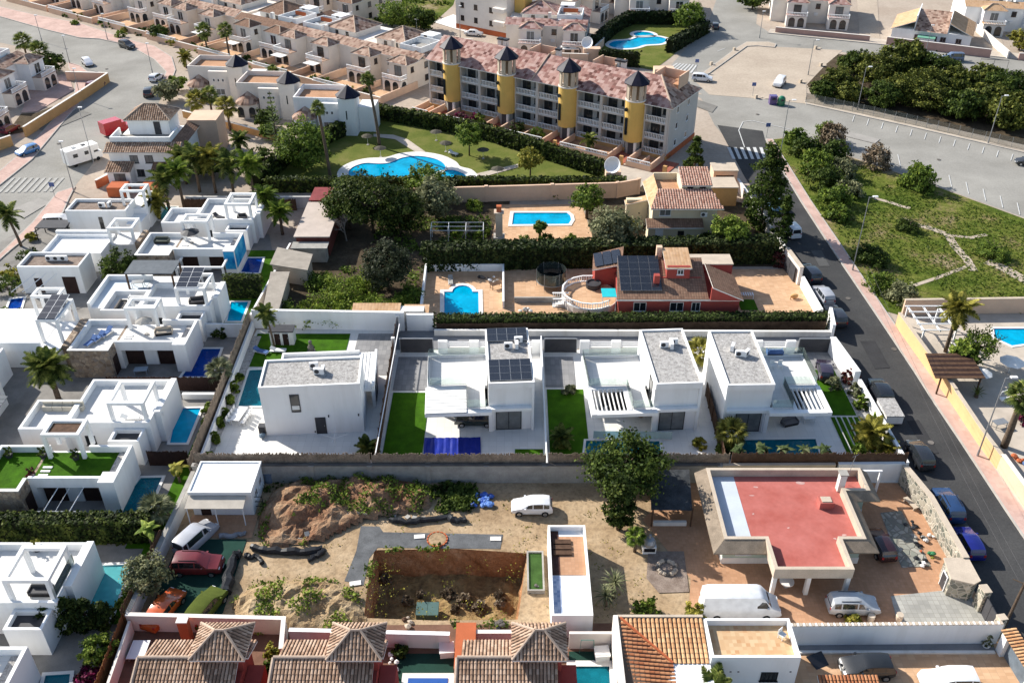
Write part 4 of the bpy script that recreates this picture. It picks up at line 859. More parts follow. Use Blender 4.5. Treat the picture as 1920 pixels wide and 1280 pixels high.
S('left_villa_plots',[(-200,560),(110,396),(330,400),(430,420),(505,440),(520,520),(480,615),(365,862),(235,1180),(120,1420),(-500,1420)],Z1,M('left_plots_paving',(0.27,0.255,0.235),0.9,0.3,0.4,0.15))
S('bungalow_yard',[(1205,975),(1270,906),(1712,906),(1862,1170),(1290,1168),(1295,1085)],Z2,TERRATILE)
S('bottom_right_yard',[(1490,1172),(1868,1172),(1990,1420),(1480,1420)],Z2,PEACHTILE)
S('right_house_yard',[(1690,592),(1920,588),(2100,600),(2200,1100),(1990,1030),(1922,950),(1834,828),(1787,758)],Z2,BEIGEPAVE)
def ribbon(name,pts,w,z,mat):strip([G(*p) for p in pts],w,z-0.001,z).obj(name,mat,kind='structure')
for i,(pts,w) in enumerate([([(1640,372),(1667,379),(1690,387),(1708,391)],0.4),([(1690,410),(1712,420),(1745,428),(1778,441),(1790,462),(1812,485),(1825,508)],0.6),([(1778,441),(1820,446),(1850,440)],0.35),([(1850,490),(1880,502),(1930,530),(1990,545)],0.9),([(1700,540),(1760,520),(1812,500)],0.3),([(650,30),(690,18),(705,2)],1.2)]):ribbon('sandy_path',pts,w,0.034+i*0.001,BARE)
for poly,label,lining,water,kw in POOLS:pool(poly,label,lining,water,**kw)
WP=M('road_paint_white',(0.62,0.62,0.60),0.8,0.15,1.5,0.2)
def marking(name,lines,w,z,par=None):
 b=B()
 for a,c in lines:strip([G(*a),G(*c)],w/2,z-0.002,z,b)
 return b.obj(name,WP,par,kind='structure')
def zebra(a0,a1,b0,b1,n,z,name='zebra_crossing',mat=None):
 """stripes between the lines a0-a1 and b0-b1"""
 A0,A1,B0,B1=[G(*q) for q in(a0,a1,b0,b1)]; t=link(name,None,None,kind='structure')
 for i in range(n):
  f0,f1=(i+0.1)/n,(i+0.6)/n; B().add([(*p[:2],z) for p in(A0.lerp(A1,f0),A0.lerp(A1,f1),B0.lerp(B1,f1),B0.lerp(B1,f0))],[(0,1,2,3)]).obj('stripe',mat or WP,t)
 return t
zebra((-6,362),(103,360),(22,334),(126,334),9,Z4,mat=M('worn_road_paint',(0.43,0.42,0.39),0.9,0.2,1.2,0.2))
zebra((1362,277),(1446,277),(1372,299),(1454,299),7,Z4)
zebra((1246,134),(1300,138),(1268,119),(1310,123),7,Z4)
for i in range(12):marking('parking_line',[((1598+i*27,229+i*6.6),(1602+i*27,217+i*6.6))],0.14,Z4)
for i in range(10):marking('parking_line',[((1688+i*32,312+i*13.0),(1683+i*32,290+i*13.0))],0.14,Z4)
marking('give_way_line',[((1396,277),(1385,245)),((1385,245),(1393,229)),((1393,229),(1410,227)),((1410,227),(1480,243))],0.16,Z4)
marking('lane_dash',[((1320,92),(1336,86))],0.14,Z4); marking('lane_dash',[((1345,97),(1360,91))],0.14,Z4)
for i,(pts,f) in enumerate([([(1612,640),(1640,640),(1668,690),(1640,692)],0),([(1700,790),(1722,788),(1760,850),(1738,852)],0),([(1520,470),(1540,470),(1556,500),(1536,500)],1),([(1790,985),(1812,980),(1830,1010),(1808,1016)],1),([(60,235),(150,205),(172,214),(85,250)],2),([(20,395),(70,372),(95,380),(45,410)],3),([(1560,240),(1650,262),(1640,270),(1555,249)],3),([(1240,165),(1345,200),(1335,212),(1240,176)],2)]):
 LAY[Z4]=LAY.get(Z4,0)+1; sheet('road_patch',px(*pts),Z4+LAY[Z4]*0.0016,[M('fresh_patch',(0.05,0.05,0.052),0.95,0.2,0.5,0.2),M('worn_patch',(0.10,0.10,0.098),0.95,0.25,0.5,0.2),M('dark_old_patch',(0.22,0.21,0.19),0.95,0.2,0.5,0.15),M('pale_old_patch',(0.36,0.34,0.31),0.95,0.15,0.5,0.15)][f])
for a,c in((1676,655),(1745,830),(1590,560),(110,270),(200,130),(1420,215),(1760,300)):
 p=G(a,c); B().cyl(p.x,p.y,Z4,Z4+0.012,0.33,14).obj('manhole_cover',CONCD,kind='structure')
YF=68.95
def gravel_roof(t,x0,y0,x1,y1,z,ph=0.22):
 b=B(); th=0.22
 b.box(x0,y0,z-0.5,x1,y0+th,z+ph); b.box(x0,y1-th,z-0.5,x1,y1,z+ph); b.box(x0,y0+th,z-0.5,x0+th,y1-th,z+ph); b.box(x1-th,y0+th,z-0.5,x1,y1-th,z+ph)
 o=b.obj('parapet',W,t); part('gravel_roof',GRAVEL,t,(x0+th,y0+th,z-0.3,x1-th,y1-th,z+0.03)); return o
def villa(fr,label,mirror=False,w=4.75,tw=6.45,closed=False,solar=False):
 """two-storey block with a wide one-storey roof terrace on its side; mirror puts the terrace on the right"""
 t=fr.thing('white_villa',label,'house','white cube villas along the lane')
 X=(lambda a,b:(w-b,w-a)) if mirror else(lambda a,b:(a,b))
 def bx(nm,mat,par,*bs):
  b=B()
  for(x0,y0,z0,x1,y1,z1) in bs:a,c=X(x0,x1); b.box(a,y0,z0,c,y1,z1)
  return b.obj(nm,mat,par)
 bx('upper_wall',W,t,(0,0.28,3.2,w,10.2,5.95)); bx('front_frame',W,t,(0,0,5.6,w,0.28,6.0),(w-0.28,-0.02,0.0,w-0.002,0.279,5.6),(-0.3,-0.3,2.85,w-0.28,0.279,3.19))
 gravel_roof(t,-0.003,-0.003,w+0.003,10.203,6.1)
 bx('ground_wall',W,t,(0.62,0.3,0,w-0.01,10.19,3.19)); bx('column',W,t,(0.0,0.0,0,0.42,0.42,2.85))
 a=X(0.75,3.45); g=window(t,sum(a)/2,0.29,0.02,2.7,2.6,'f',BLACKM,CURT,2,'sliding_door',sill=False)
 bx('side_panel',W,t,(0.44,0.1,0,0.6,0.3,2.85))
 bx('terrace_slab',W,t,(-tw,3.9,2.9,-0.003,9.6,3.24),(-2.3,-0.25,2.9,-0.31,3.9,3.24),(-tw,3.75,3.24,-2.3,3.9,3.34),(-tw,3.9,3.24,-tw+0.25,9.35,3.40),(-tw,9.35,3.24,-0.01,9.6,3.40))
 bx('terrace_tiles',WHITETILE,t,(-tw+0.25,3.9,3.24,-0.003,9.35,3.262),(-2.3,-0.2,3.24,-0.31,3.9,3.262))
 bx('pergola_frame',W,t,(-tw-0.15,-0.9,2.9,-tw+0.35,3.74,3.34),(-2.72,-0.3,2.9,-2.31,3.74,3.34),(-tw+0.35,-0.9,2.9,0.3,-0.31,3.3),(-tw+0.35,3.4,2.9,-2.72,3.74,3.34))
 if closed:
  for i in range(8):y=-0.9+i*0.57; bx('louvre_slat',LOUV,t,(-tw-0.1,y,3.38,-2.3,y+0.48,3.44))
  bx('louvre_shade_backing',M('louvre_shadow_gap',(0.30,0.30,0.30),0.9),t,(-tw-0.08,-0.88,3.345,-2.32,3.62,3.37))  # added grey sheet: darkens the gaps between slats and stops light leaking
 else:
  for i in range(8):x=-tw+0.62+i*0.46; bx('pergola_slat',LOUV,t,(x-0.05,-0.31,3.02,x+0.05,3.4,3.26))
 bx('room_wall',W,t,(-tw+0.7,4.2,0,0.6,9.3,2.9))
 for k in range(3):a=X(-4.9+k*1.75,-3.2+k*1.75); window(t,sum(a)/2,4.19,0.02,1.7,2.5,'f',BLACKM,DGLASS,1,'sliding_door',sill=False)
 bx('column',W,t,(-tw+0.35,3.8,0,-tw+0.7,4.15,2.9))
 def gp(x0,y0,x1,y1):
  if mirror:x0,x1=w-x0,w-x1
  glass_panel(t,x0,y0,x1,y1,3.41)
 gp(-tw+0.12,4.0,-tw+0.12,9.4); gp(-tw+0.12,9.48,-0.1,9.48); gp(-tw+0.2,3.95,-2.25,3.95); gp(-2.25,3.9,-2.25,0.0); gp(-2.2,-0.1,-0.1,-0.1)
 a=X(0.0,0.0)[0]; window(t,(0 if not mirror else w),2.2,3.3,1.5,2.2,'l' if not mirror else 'r',BLACKM,DGLASS,1,'glass_door',sill=False)
 if solar:
  for j,(ys,n) in enumerate(((0.45,3),(7.75,2))):
   for r in range(n):
    for c in range(4):
     p=part('solar_panel',SOLAR,t,(0,0,0,1.06,1.08,0.05),loc=(0.18+c*1.1,ys+r*1.12,6.32+0.1*r))
     p.rotation_euler=(R(4),0,0); part('panel_frame',GREYM,p,(0,-0.02,-0.03,1.06,0.0,0.055),(0,1.08,-0.03,1.06,1.10,0.055),(-0.02,-0.02,-0.03,0,1.1,0.055),(1.06,-0.02,-0.03,1.08,1.1,0.055))
 return t
f1=Fr((501,817),(681.5,809)); f2=Fr((917,809),(1000,806)); f3=Fr((1221,810),(1305,807)); f4=Fr((1350,812),(1432,811))
villa(f2,'white villa with solar panels on its roof and closed white louvres',closed=True,solar=True)
villa(f3,'white villa with gravel roof and slatted pergola left of its tall block',w=4.85)
villa(f4,'white villa nearest the street with slatted pergola right of its tall block',mirror=True,w=4.9,tw=6.0)
t=f1.thing('white_villa','white villa with blank wall, one slit window and a grey door','house','white cube villas along the lane')
part('wall',W,t,(0,0,0,10.2,4.9,6.0)); gravel_roof(t,-0.03,-0.03,10.23,4.93,6.12)
o=part('slit_window',DGLASS,t,(3.05,-0.05,3.1,3.85,0.02,5.2)); part('window_frame',DGREY,o,(2.97,-0.07,3.02,3.05,0.03,5.28),(3.85,-0.07,3.02,3.93,0.03,5.28),(3.05,-0.07,5.2,3.85,0.03,5.28),(3.05,-0.09,3.02,3.85,0.03,3.1)); part('blind',FABRIC,o,(3.07,-0.062,3.35,3.83,-0.05,3.85))
doorway(t,5.75,0,0,0.95,2.1,'f',DGREY,DGREY)
for x in(5.0,6.6,9.7):part('wall_lamp',DGREY,t,(x,-0.1,2.2 if x>5.5 else 0.25,x+0.12,0.01,2.45 if x>5.5 else 0.4))
part('terrace_block',W,t,(0.7,4.95,0,9.3,10.3,3.1)); part('terrace_tiles',WHITETILE,t,(0.9,5.2,3.1,9.2,10.1,3.13)); part('terrace_parapet',W,t,(0.7,10.08,3.1,9.3,10.3,3.5),(0.7,4.96,3.1,0.92,10.08,3.5))
part('side_canopy',W,t,(9.32,3.2,2.9,11.3,10.2,3.2)); part('canopy_edge',W,t,(11.05,3.2,3.2,11.3,10.2,3.6))
for i in range(4):part('canopy_slat',LOUV,t,(9.5+i*0.38,3.3,3.21,9.72+i*0.38,10.1,3.3))
part('side_wall',W,t,(10.85,4.2,0,11.2,9.9,2.9)); window(t,11.21,6.2,0.1,2.2,2.3,'r',BLACKM,DGLASS,2,sill=False)
for f,pts,h in((f1,[((589,690),0.2),((597,701),0.0),((606,699),1.57)],6.15),(f2,[((972,642),0.1),((953,653),0.05),((969,652),1.57)],6.15),(f3,[((1245,651),0.05),((1259,652),1.5),((1262,645),0.1)],6.15),(f4,[((1373,656),1.2),((1386,668),-0.1),((1399,667),0.9)],6.15)):
 nm={id(f1):'the blank walled villa',id(f2):'the solar panel villa',id(f3):'the villa with its pergola on the left',id(f4):'the villa by the street'}[id(f)]
 for i,((a,b_),rz) in enumerate(pts):p=G(a,b_,h); ac_unit(p,rz,['rearmost','front','sideways'][i]+' air conditioner on the roof of '+nm,h,'roof air conditioners')
def rect(name,x0,y0,x1,y1,mat,layer=Z3):
 LAY[layer]=LAY.get(layer,0)+1; return sheet(name,[(x0,y0),(x1,y0),(x1,y1),(x0,y1)],layer+LAY[layer]*0.0016,mat)
rect('turf_lawn',-31.2,88.6,-19.8,95.6,TURF); rect('driveway',-18.8,87.0,-14.2,95.6,GREYTILE); rect('driveway',-13.4,84.0,-9.3,90.6,GREYTILE)
rect('turf_lawn',-13.3,72.4,-9.2,83.6,TURF); rect('turf_lawn',0.3,70.5,3.2,73.9,TURF); rect('driveway',3.8,84.6,7.2,90.6,GREYTILE); rect('turf_lawn',3.9,72.5,8.0,84.2,TURF)
rect('turf_lawn',34.5,79.5,37.3,88.0,TURF); rect('driveway',33.5,88.2,37.8,92.0,GREYTILE)
for i in range(5):rect('turf_strip',34.4+i*0.62,73.2,34.85+i*0.62,79.2,TURF)
rect('gravel_bed',-31.6,70.5,-30.6,95.0,GRAVEL); rect('gravel_bed',37.4,70.5,38.7,86.0,GRAVEL)
b=B(); cv=[tuple(p[:2]) for p in px((796,822),(901,821),(902,866),(793,866))]
n=26; m=10; vs=[]
for j in range(m+1):
 for i in range(n+1):
  a=Vector(cv[3]).lerp(Vector(cv[2]),i/n); c=Vector(cv[0]).lerp(Vector(cv[1]),i/n); q=a.lerp(c,j/m); vs.append((q.x,q.y,0.13+0.05*noise.noise(Vector((q.x*2.2,q.y*0.8,1)))+0.03*math.sin(q.x*9)))
b.add(vs,[(j*(n+1)+i,j*(n+1)+i+1,(j+1)*(n+1)+i+1,(j+1)*(n+1)+i) for j in range(m) for i in range(n)]); b.obj('pool_cover',COVER,label='crinkled deep blue pool cover in front of the solar panel villa',cat='pool cover')
t=wall('block_wall','long grey block wall with buttresses behind the dirt plot',[(-31.0,YF),(20.3,YF)],2.25,CONC,0.25,CONCD,pillars=5.7,pw=0.42,ph=2.2)
wall('block_wall','pale block wall behind the red roofed bungalow',[(20.6,YF),(31.6,YF+0.1)],2.25,SAND,0.25,SAND)
wall('garden_wall','short white and blue painted wall beside the stone street wall',[(31.9,YF+0.1),(38.4,YF+0.2)],2.3,W,0.25,W)
slat_fence('reed_fence','dry reed screen on the block wall before the blank walled villa',[(-31.0,YF+0.35),(-13.9,YF+0.35)],3.4,REED,0.0,0.10,0.11)
slat_fence('reed_fence','dry reed screen on the block wall before the solar panel villa',[(-13.7,YF+0.35),(3.3,YF+0.35)],3.35,REED,0.0,0.10,0.11)
slat_fence('reed_fence','dry reed screen before the turf and tree of the pergola villa',[(3.6,YF+0.35),(21.2,YF+0.35)],3.4,REED,0.0,0.10,0.11)
slat_fence('reed_fence','dark reed screen behind the bungalow, before the street villa pool',[(21.5,YF+0.4),(38.6,YF+0.4)],3.4,BROWN,0.0,0.10,0.11)
wall('garden_wall','low white wall under the brown screen left of the first villa',[(-31.2,69.6),(-31.9,96.6)],1.3,W,0.25)
slat_fence('timber_screen','tall brown reed screen between the left villas and the first villa',[(-31.7,69.4),(-32.2,97.0)],2.6,REED,0.0,0.12,0.12)
slat_fence('timber_screen','brown slatted screen between the blank walled and the solar panel villa',[(-13.6,69.7),(-14.0,94.2)],2.3,BROWN,0.0,0.12,0.115)
part('boundary_rail',WMET,None,(-13.56,69.7,2.33,-13.46,94.2,2.40),label='thin white rail on top of the brown slatted screen',cat='rail')
wall('partition_wall','thin white wall between the solar panel villa and the pergola villa',[(3.45,69.7),(3.45,92.4)],1.9,W,0.12)
slat_fence('timber_screen','brown screen between the pergola villa and the street villa',[(21.3,69.8),(21.6,83.0)],1.9,BROWN,0.0,0.12,0.115)
wall('boundary_wall','tall white wall behind the turf of the first villa',[(-31.9,97.0),(-13.2,96.4)],2.6,W,0.25,W)
wall('boundary_wall','short white wall with tiled coping at the head of the lane',[(-12.9,96.4),(-9.6,96.4)],2.3,W,0.25,W)
wall('lane_wall','low white wall along the far side of the grey lane',[(-9.5,95.3),(38.8,95.0)],0.75,WC,0.25,WC)
wall('corner_wall','white wall end where the grey lane meets the street',[(38.9,94.6),(39.6,98.6)],2.0,W,0.35)
def gate_row(x0,x1,gx0,gx1,who):
 t=thing('gate_wall','white pillars and rails along the lane behind '+who,'wall',(x0,91.6,0))
 part('plinth',WC,t,(0,-0.1,0,x1-x0,0.1,0.75)); n=max(2,round((x1-x0)/3.4))
 for i in range(n+1):part('pillar',W,t,(-0.55,-0.2,0.0,0.55,0.2,1.7),loc=((x1-x0)*i/n,0,0))
 for k in range(3):part('rail',WMET,t,(0.5,-0.04,0.85+0.28*k,x1-x0-0.5,0.04,0.98+0.28*k))
 g=thing('sliding_gate','anthracite sliding gate of '+who,'gate',(gx0,91.6,0)); part('gate_leaf',DGREY,g,(0,-0.05,0.06,gx1-gx0,0.05,1.95)); part('gate_frame',GREYM,g,(-0.1,-0.08,0.0,0.0,0.08,2.0),(gx1-gx0,-0.08,0,gx1-gx0+0.1,0.08,2.0),(0,-0.08,1.95,gx1-gx0,0.08,2.03))
gate_row(-8.2,2.9,-13.2,-9.4,'the solar panel villa'); gate_row(8.6,19.8,3.9,7.6,'the pergola villa'); gate_row(25.2,33.0,34.0,37.7,'the street villa')
g=thing('sliding_gate','dark gate between the first villa drive and the lane','gate',(-14.0,91.4,0),pi/2); part('gate_leaf',DGREY,g,(0,-0.05,0,4.6,0.05,2.2)); part('gate_post',W,g,(-0.35,-0.2,0,-0.01,0.2,2.4)); part('gate_post',W,g,(4.61,-0.2,0,4.95,0.2,2.4))
wall('street_wall','tall white wall of the street villa by its gate',[(37.9,91.8),(38.7,84.8)],2.1,W,0.7)
wall('street_wall','white wall along the street beside the planted bed',[(38.9,84.3),(39.3,70.3)],1.4,W,0.35)
hedge([(-9.3,96.9),(38.6,97.4)],1.4,1.8,'long hedge with green top and brown face behind the lane',leaf_mat('hedge_top_leaf',[(0.012,0.024,0.006),(0.05,0.075,0.016),(0.11,0.14,0.04)],0.15),40,0.22)
b=slat_fence('brush_screen','brown brushwood screen covering the face of the lane hedge',[(-9.2,95.95),(38.6,96.5)],1.3,M('dark_brushwood',(0.075,0.05,0.035),0.95,0.5,1.2,0.4,0.5),0.0,0.13,0.13)
car(G(890,792),pi*1.0,'suv',(0.01,0.022,0.022),'dark green car under the white louvres of the solar panel villa','dark_green',scale=0.95)
table_set(G(450,785),R(80),'long white dining table beside the narrow pool',w=2.4,d=1.0)
for i in range(8):
 s=-1 if i<4 else 1; x=(i%4-1.5)*0.62; c=G(450,785); q=Matrix.Rotation(R(80),3,'Z')@Vector((x,s*0.8,0)); chair((c.x+q.x,c.y+q.y),R(80)+(0 if s>0 else pi),'white chair at the long table, '+['villa','pool'][s>0]+' side, '+['first','second','third','last'][i%4]+' from the front',group='chairs of the long table')
t=thing('rotary_dryer','white folded clothes dryer on the terrace before the blank wall','clothes dryer',G(629,838))
B().cyl(0,0,0,1.5,0.03,6).obj('pole',WMET,t); B().tube([(-1.4,0,1.75),(0,0,1.2),(1.4,0,1.75)],0.025,5).tube([(0,-1.2,1.7),(0,0,1.2),(0,1.2,1.7)],0.025,5).obj('arms',WMET,t)
t=thing('bin_stack','dark bins and bags at the near corner of the blank walled villa','bin',G(494,812)); B().box(-0.35,-0.3,0,0.3,0.35,1.0).box(-0.38,-0.33,1.0,0.33,0.38,1.08).obj('bin',DGREY,t); B().ball((0.1,-0.75,0.3),0.35,8,5,(1,1,.8),0.15,rnd).obj('bag',cached('bagm',lambda:M('blue_grey_bag',(0.16,0.22,0.28),0.7,0.3)),t)
t=thing('garden_shed','small pale shed with flat dark roof on the turf','shed',G(532,642)); part('wall',WC,t,(-1.4,-0.6,0,1.4,0.7,1.9)); part('roof',DGREY,t,(-1.5,-0.75,1.9,1.5,0.8,2.05)); doorway(t,-0.5,-0.6,0,0.7,1.7); doorway(t,0.5,-0.6,0,0.7,1.7)
lounger(G(490,662),R(70),'blue and white lounger lying on the shaded turf',BLUEF); lounger(G(522,660),R(85),'white sunbed on the turf by the slim palm')
t=thing('garden_statue','dark seated figure sculpture on the turf lawn','sculpture',G(584,660)); B().lathe([(0.5,0),(0.5,0.25),(0.3,0.3),(0.4,0.7),(0.22,1.1),(0.12,1.2),(0.22,1.4),(0.18,1.62),(0.02,1.7)],n=10).obj('figure',CONCD,t)
table_set(G(1128,782),0,'small white table under the slatted pergola',w=1.2); chair(G(1137,776),0.4,'white chair by the small pergola table'); chair(G(1150,777),0,'grey chair under the pergola of the third villa',DGREY)
t=thing('hanging_chair','wicker egg chair under the pergola beside the sliding door','chair',G(1201,786)); B().ball((0,0,1.0),0.55,10,7,(1,.8,1.3)).obj('basket',cached('wick',lambda:M('wicker',(0.32,0.2,0.11),0.9,0.3)),t); B().tube([(0,0.7,0),(0,0.6,1.7),(0,0,1.75)],0.03,6).obj('stand',DGREY,t)
table_set(G(1515,790),0.1,'white table under the pergola of the street villa',w=1.3); sofa(G(1480,795),0.3,'dark sofa in the shade of the street villa',1.6)
t=thing('glass_fence','dark glass pool fence in front of the third villa','fence',(3.6+4.9,76.0,0)); glass_panel(t,0,-0.4,8.2,-0.6,0.1,1.0,BALGL)
car(G(1545,701),R(80),'hatch',(0.04,0.03,0.05),'dark car behind the gate of the street villa','aubergine')
sofa(G(1452,664,3.26),pi,'blue lounge sofa on the shaded roof terrace',1.6,BLUEF,3.27); chair(G(1447,690,3.26),0,'pale chair on the shaded roof terrace',FABRIC,3.27); chair(G(1462,690,3.26),0,'second pale chair on the shaded roof terrace, nearer the sunny side',FABRIC,3.27)
for i,y in enumerate((72.5,75.0,77.6,79.4,81.6,83.8,86.0)):shrub((-31.05+0.1*(i%2),y),0.5,1.1+0.3*(i%3),['first','second','third','fourth','fifth','sixth','seventh'][i]+' small shrub from the reed screen in the bed by the narrow pool',LF_MID,11+i%2,'shrubs by the narrow pool')
palm(G(515,652),4.6,'slim feather palm by the shed on the turf','feather',1.6,15,seed=4,r=0.12,lean=(-0.5,0.3))
palm(G(690,848),0.6,'low palm in the shade of the brown screen','feather',1.5,16,LF_PALM,seed=9,r=0.12,name='small_palm')
palm(G(1052,834),0.9,'small palm on the dark turf of the pergola villa','feather',1.5,18,LF_PALM,seed=5,r=0.12,name='small_palm')
palm(G(1310,680),1.4,'fan palm between the two gravel roofed blocks','fan',2.0,26,LF_PALMY,seed=6,r=0.2); palm(G(1368,836),1.6,'fan palm at the near corner of the street villa','fan',2.0,30,LF_PALMY,seed=8,r=0.22)
for i,xx in enumerate((1380,1424,1464,1502,1540)):palm(G(xx,868),0.5,['first','second','third','fourth','fifth'][i]+' leafy strelitzia from the left behind the dark screen','banana',2.0,9,cached('bana',lambda:leaf_mat('strelitzia_leaf',[(0.03,0.05,0.015),(0.08,0.11,0.04),(0.17,0.18,0.09)],0.2)),seed=20+i,r=0.12,el=(30,80),name='strelitzia',cat='plant',group='strelitzias by the pool')
palm(G(1630,830),1.2,'big yellowish palm in the bed along the street wall','feather',2.2,26,LF_PALMY,seed=13,r=0.22); palm(G(1662,850),0.5,'low palm at the foot of the big yellowish palm','feather',1.6,16,LF_PALMY,seed=14,r=0.14)
shrub(G(1592,716),0.9,1.8,'red leaved bush on the white street wall',LF_RED,3); shrub(G(1604,742),0.8,1.8,'olive green bush below the red leaved bush',LF_OLIVE,4); shrub(G(1616,765),0.8,1.6,'green bush on the white pebbles of the street bed',LF_MID,5); shrub(G(1560,728),0.9,1.7,'round dark bush by the gate car',LF_OLIVE,6); shrub(G(1645,790),0.7,1.3,'small bush behind the big yellowish palm',LF_MID,7); shrub(G(1610,852),0.8,1.2,'low green bush at the front end of the turf strips',LF_LIGHT,8)
shrub(G(1068,736),0.8,1.0,'grey twiggy bush at the end of the dark turf',LF_OLIVE,9); shrub(G(1312,838),0.7,1.2,'yellow green bush in the corner behind the fence',LF_YEL,10)
shrub(G(1358,852),1.0,1.3,'dark bushy plants under the corner fan palm',LF_DARK,12)
def fbm(x,y,s,seed=0.0):return noise.fractal(Vector((x*s,y*s,seed)),1.0,2.0,4)
def mound(poly,h,label,mat,seed,z0=-0.05,res=0.35,name='dirt_mound'):
 """heap of soil: height grows from the plan outline inwards"""
 xs=[p[0] for p in poly]; ys=[p[1] for p in poly]; n=int((max(xs)-min(xs))/res)+1; m=int((max(ys)-min(ys))/res)+1; b=B(); idx={}
 def dist(p):
  d=1e9
  for i in range(len(poly)):
   a,c=Vector(poly[i-1][:2]),Vector(poly[i][:2]); e=c-a; t=max(0,min(1,(p-a).dot(e)/e.length_squared)); d=min(d,(p-a-e*t).length)
  return d
 pts=[]
 for j in range(m+1):
  for i in range(n+1):
   x,y=min(xs)+i*res,min(ys)+j*res; p=Vector((x,y))
   if not inside(p,poly):continue
   d=dist(p); z=z0+h*(1-math.exp(-d*0.75))*(0.72+0.6*fbm(x,y,0.35,seed))+0.28*fbm(x,y,1.4,seed+3)*min(1,d)
   idx[(i,j)]=len(b.v); b.v.append((x,y,max(z0,z))); pts.append((x,y,z))
 for(i,j) in idx:
  q=[(i,j),(i+1,j),(i+1,j+1),(i,j+1)]
  if all(k in idx for k in q):b.f.append(tuple(idx[k] for k in q)); b.mi.append(0)
 b.obj(name,mat,smooth=False,label=label,cat='mound'); return pts
def weeds(name,label,pts,mat,leaf,density,seed,zrange=(0,0.35),thr=-0.05,s=0.5):
 rg=random.Random(seed); out=[]
 for(x,y,z) in pts:
  if fbm(x,y,s,seed*1.7)<thr:continue
  for k in range(density):out.append((x+rg.uniform(-0.25,0.25),y+rg.uniform(-0.25,0.25),z+rg.uniform(*zrange)))
 if out:scatter_leaves(name,out,mat,leaf,seed,kind='stuff',label=label)
def grid_pts(poly,step,rg,z=0.0):
 xs=[p[0] for p in poly]; ys=[p[1] for p in poly]; out=[]
 y=min(ys)
 while y<max(ys):
  x=min(xs)
  while x<max(xs):
   q=(x+rg.uniform(-step,step)*0.5,y+rg.uniform(-step,step)*0.5,z)
   if inside(q,poly):out.append(q)
   x+=step
  y+=step
 return out
MOUNDM=ground_mat('mixed_clay_heap',[(0.25,(0.16,0.08,0.045)),(0.42,(0.30,0.155,0.09)),(0.58,(0.42,0.27,0.165)),(0.75,(0.52,0.40,0.27))],0.35,second=[(0.3,(0.55,)*3),(0.58,(1,)*3)],s2=2.6,bmp=1.0,dist=0.3)
C2=lambda pts:[tuple(G(400+a/2.909,840+b/2.909)[:2]) for a,b in pts]
m1=C2([(230,480),(250,330),(330,230),(480,170),(800,150),(1000,160),(1130,195),(1210,260),(1190,340),(1010,380),(820,410),(600,520),(420,545),(300,545)])
q1=mound(m1,1.9,'long heap of orange clay overgrown with weeds by the block wall',MOUNDM,2.0)
m2=C2([(95,830),(200,760),(350,720),(560,715),(700,730),(790,790),(830,900),(860,950),(640,1000),(400,1010),(200,1010),(100,960)])
q2=mound(m2,1.6,'sandy heap with green weeds behind the tiled roofs',ground_mat('sandy_heap',[(0.3,(0.26,0.16,0.085)),(0.5,(0.46,0.33,0.19)),(0.75,(0.58,0.47,0.31))],0.4,second=[(0.3,(0.55,)*3),(0.58,(1,)*3)],s2=2.6,bmp=1.0,dist=0.3),5.0)
weeds('heap_weeds','low green weeds growing over the orange clay heap',[p for p in q1 if p[1]>64.2 or p[0]>-11 or fbm(p[0],p[1],0.4,9)>0.12],LF_MID,0.2,9,4,thr=0.0)
weeds('heap_weeds','low green weeds growing over the sandy heap',q2,LF_LIGHT,0.2,9,6,thr=0.06)
rg=random.Random(3)
weeds('wall_weeds','dark green weeds between the clay heap and the blue tarpaulin',grid_pts(C2([(1140,220),(1300,195),(1430,210),(1450,300),(1380,360),(1230,360)]),0.3,rg),LF_DARK,0.26,16,8,(0,0.45),thr=-0.2)
weeds('wall_weeds','strip of weeds along the foot of the block wall',grid_pts([(-26,67.4),(-9,67.6),(-9,68.7),(-26,68.7)],0.3,rg),LF_DARK,0.24,6,9,(0,0.4),thr=-0.15)
weeds('pit_weeds','green fringe along the near and far rims of the pit',grid_pts(C2([(850,560),(1250,530),(1290,560),(900,580)]),0.3,rg)+grid_pts(C2([(1300,950),(1600,940),(1600,990),(1300,985)]),0.3,rg)+grid_pts(C2([(840,600),(900,590),(860,750),(820,760)]),0.3,rg),LF_MID,0.2,8,10,thr=-0.1)
weeds('plot_weeds','thin dry weeds spread over the sandy plot',grid_pts([(-24,52),(12,52),(12,67),(-24,67)],0.5,rg),LF_YEL,0.12,3,12,(0,0.1),thr=0.25)
b=B(); n=9; zs=[0.0,-0.5,-1.1,-1.8,-2.5,-3.1]; P=[Vector(p) for p in PIT]; cen=sum(P,Vector((0,0)))/len(P); ring=[]
for i in range(len(P)):
 for k in range(n):ring.append(P[i].lerp(P[(i+1)%len(P)],k/n))
N=len(ring); vs=[]
for j,z in enumerate(zs):
 for p in ring:
  d=(cen-p).normalized(); off=j*0.10+(0.22*fbm(p.x+z,p.y,0.9,4) if j else 0); q=p+d*off; vs.append((q.x,q.y,z+(0.02 if j==0 else 0.12*fbm(p.x,p.y+z,0.8,7))))
b.add(vs,[(j*N+i,(j+1)*N+i,(j+1)*N+(i+1)%N,j*N+(i+1)%N) for j in range(len(zs)-1) for i in range(N)])
V,F=flat([tuple(p) for p in offset_poly([tuple(p) for p in ring],-0.2)],-3.05,[]);
pit=link('excavation_pit',None,kind='structure'); b.obj('pit_wall',CLAY,pit);
fl=[]; x0,x1,y0,y1=min(p.x for p in P),max(p.x for p in P),min(p.y for p in P),max(p.y for p in P); fb=B(); nx,ny=34,22
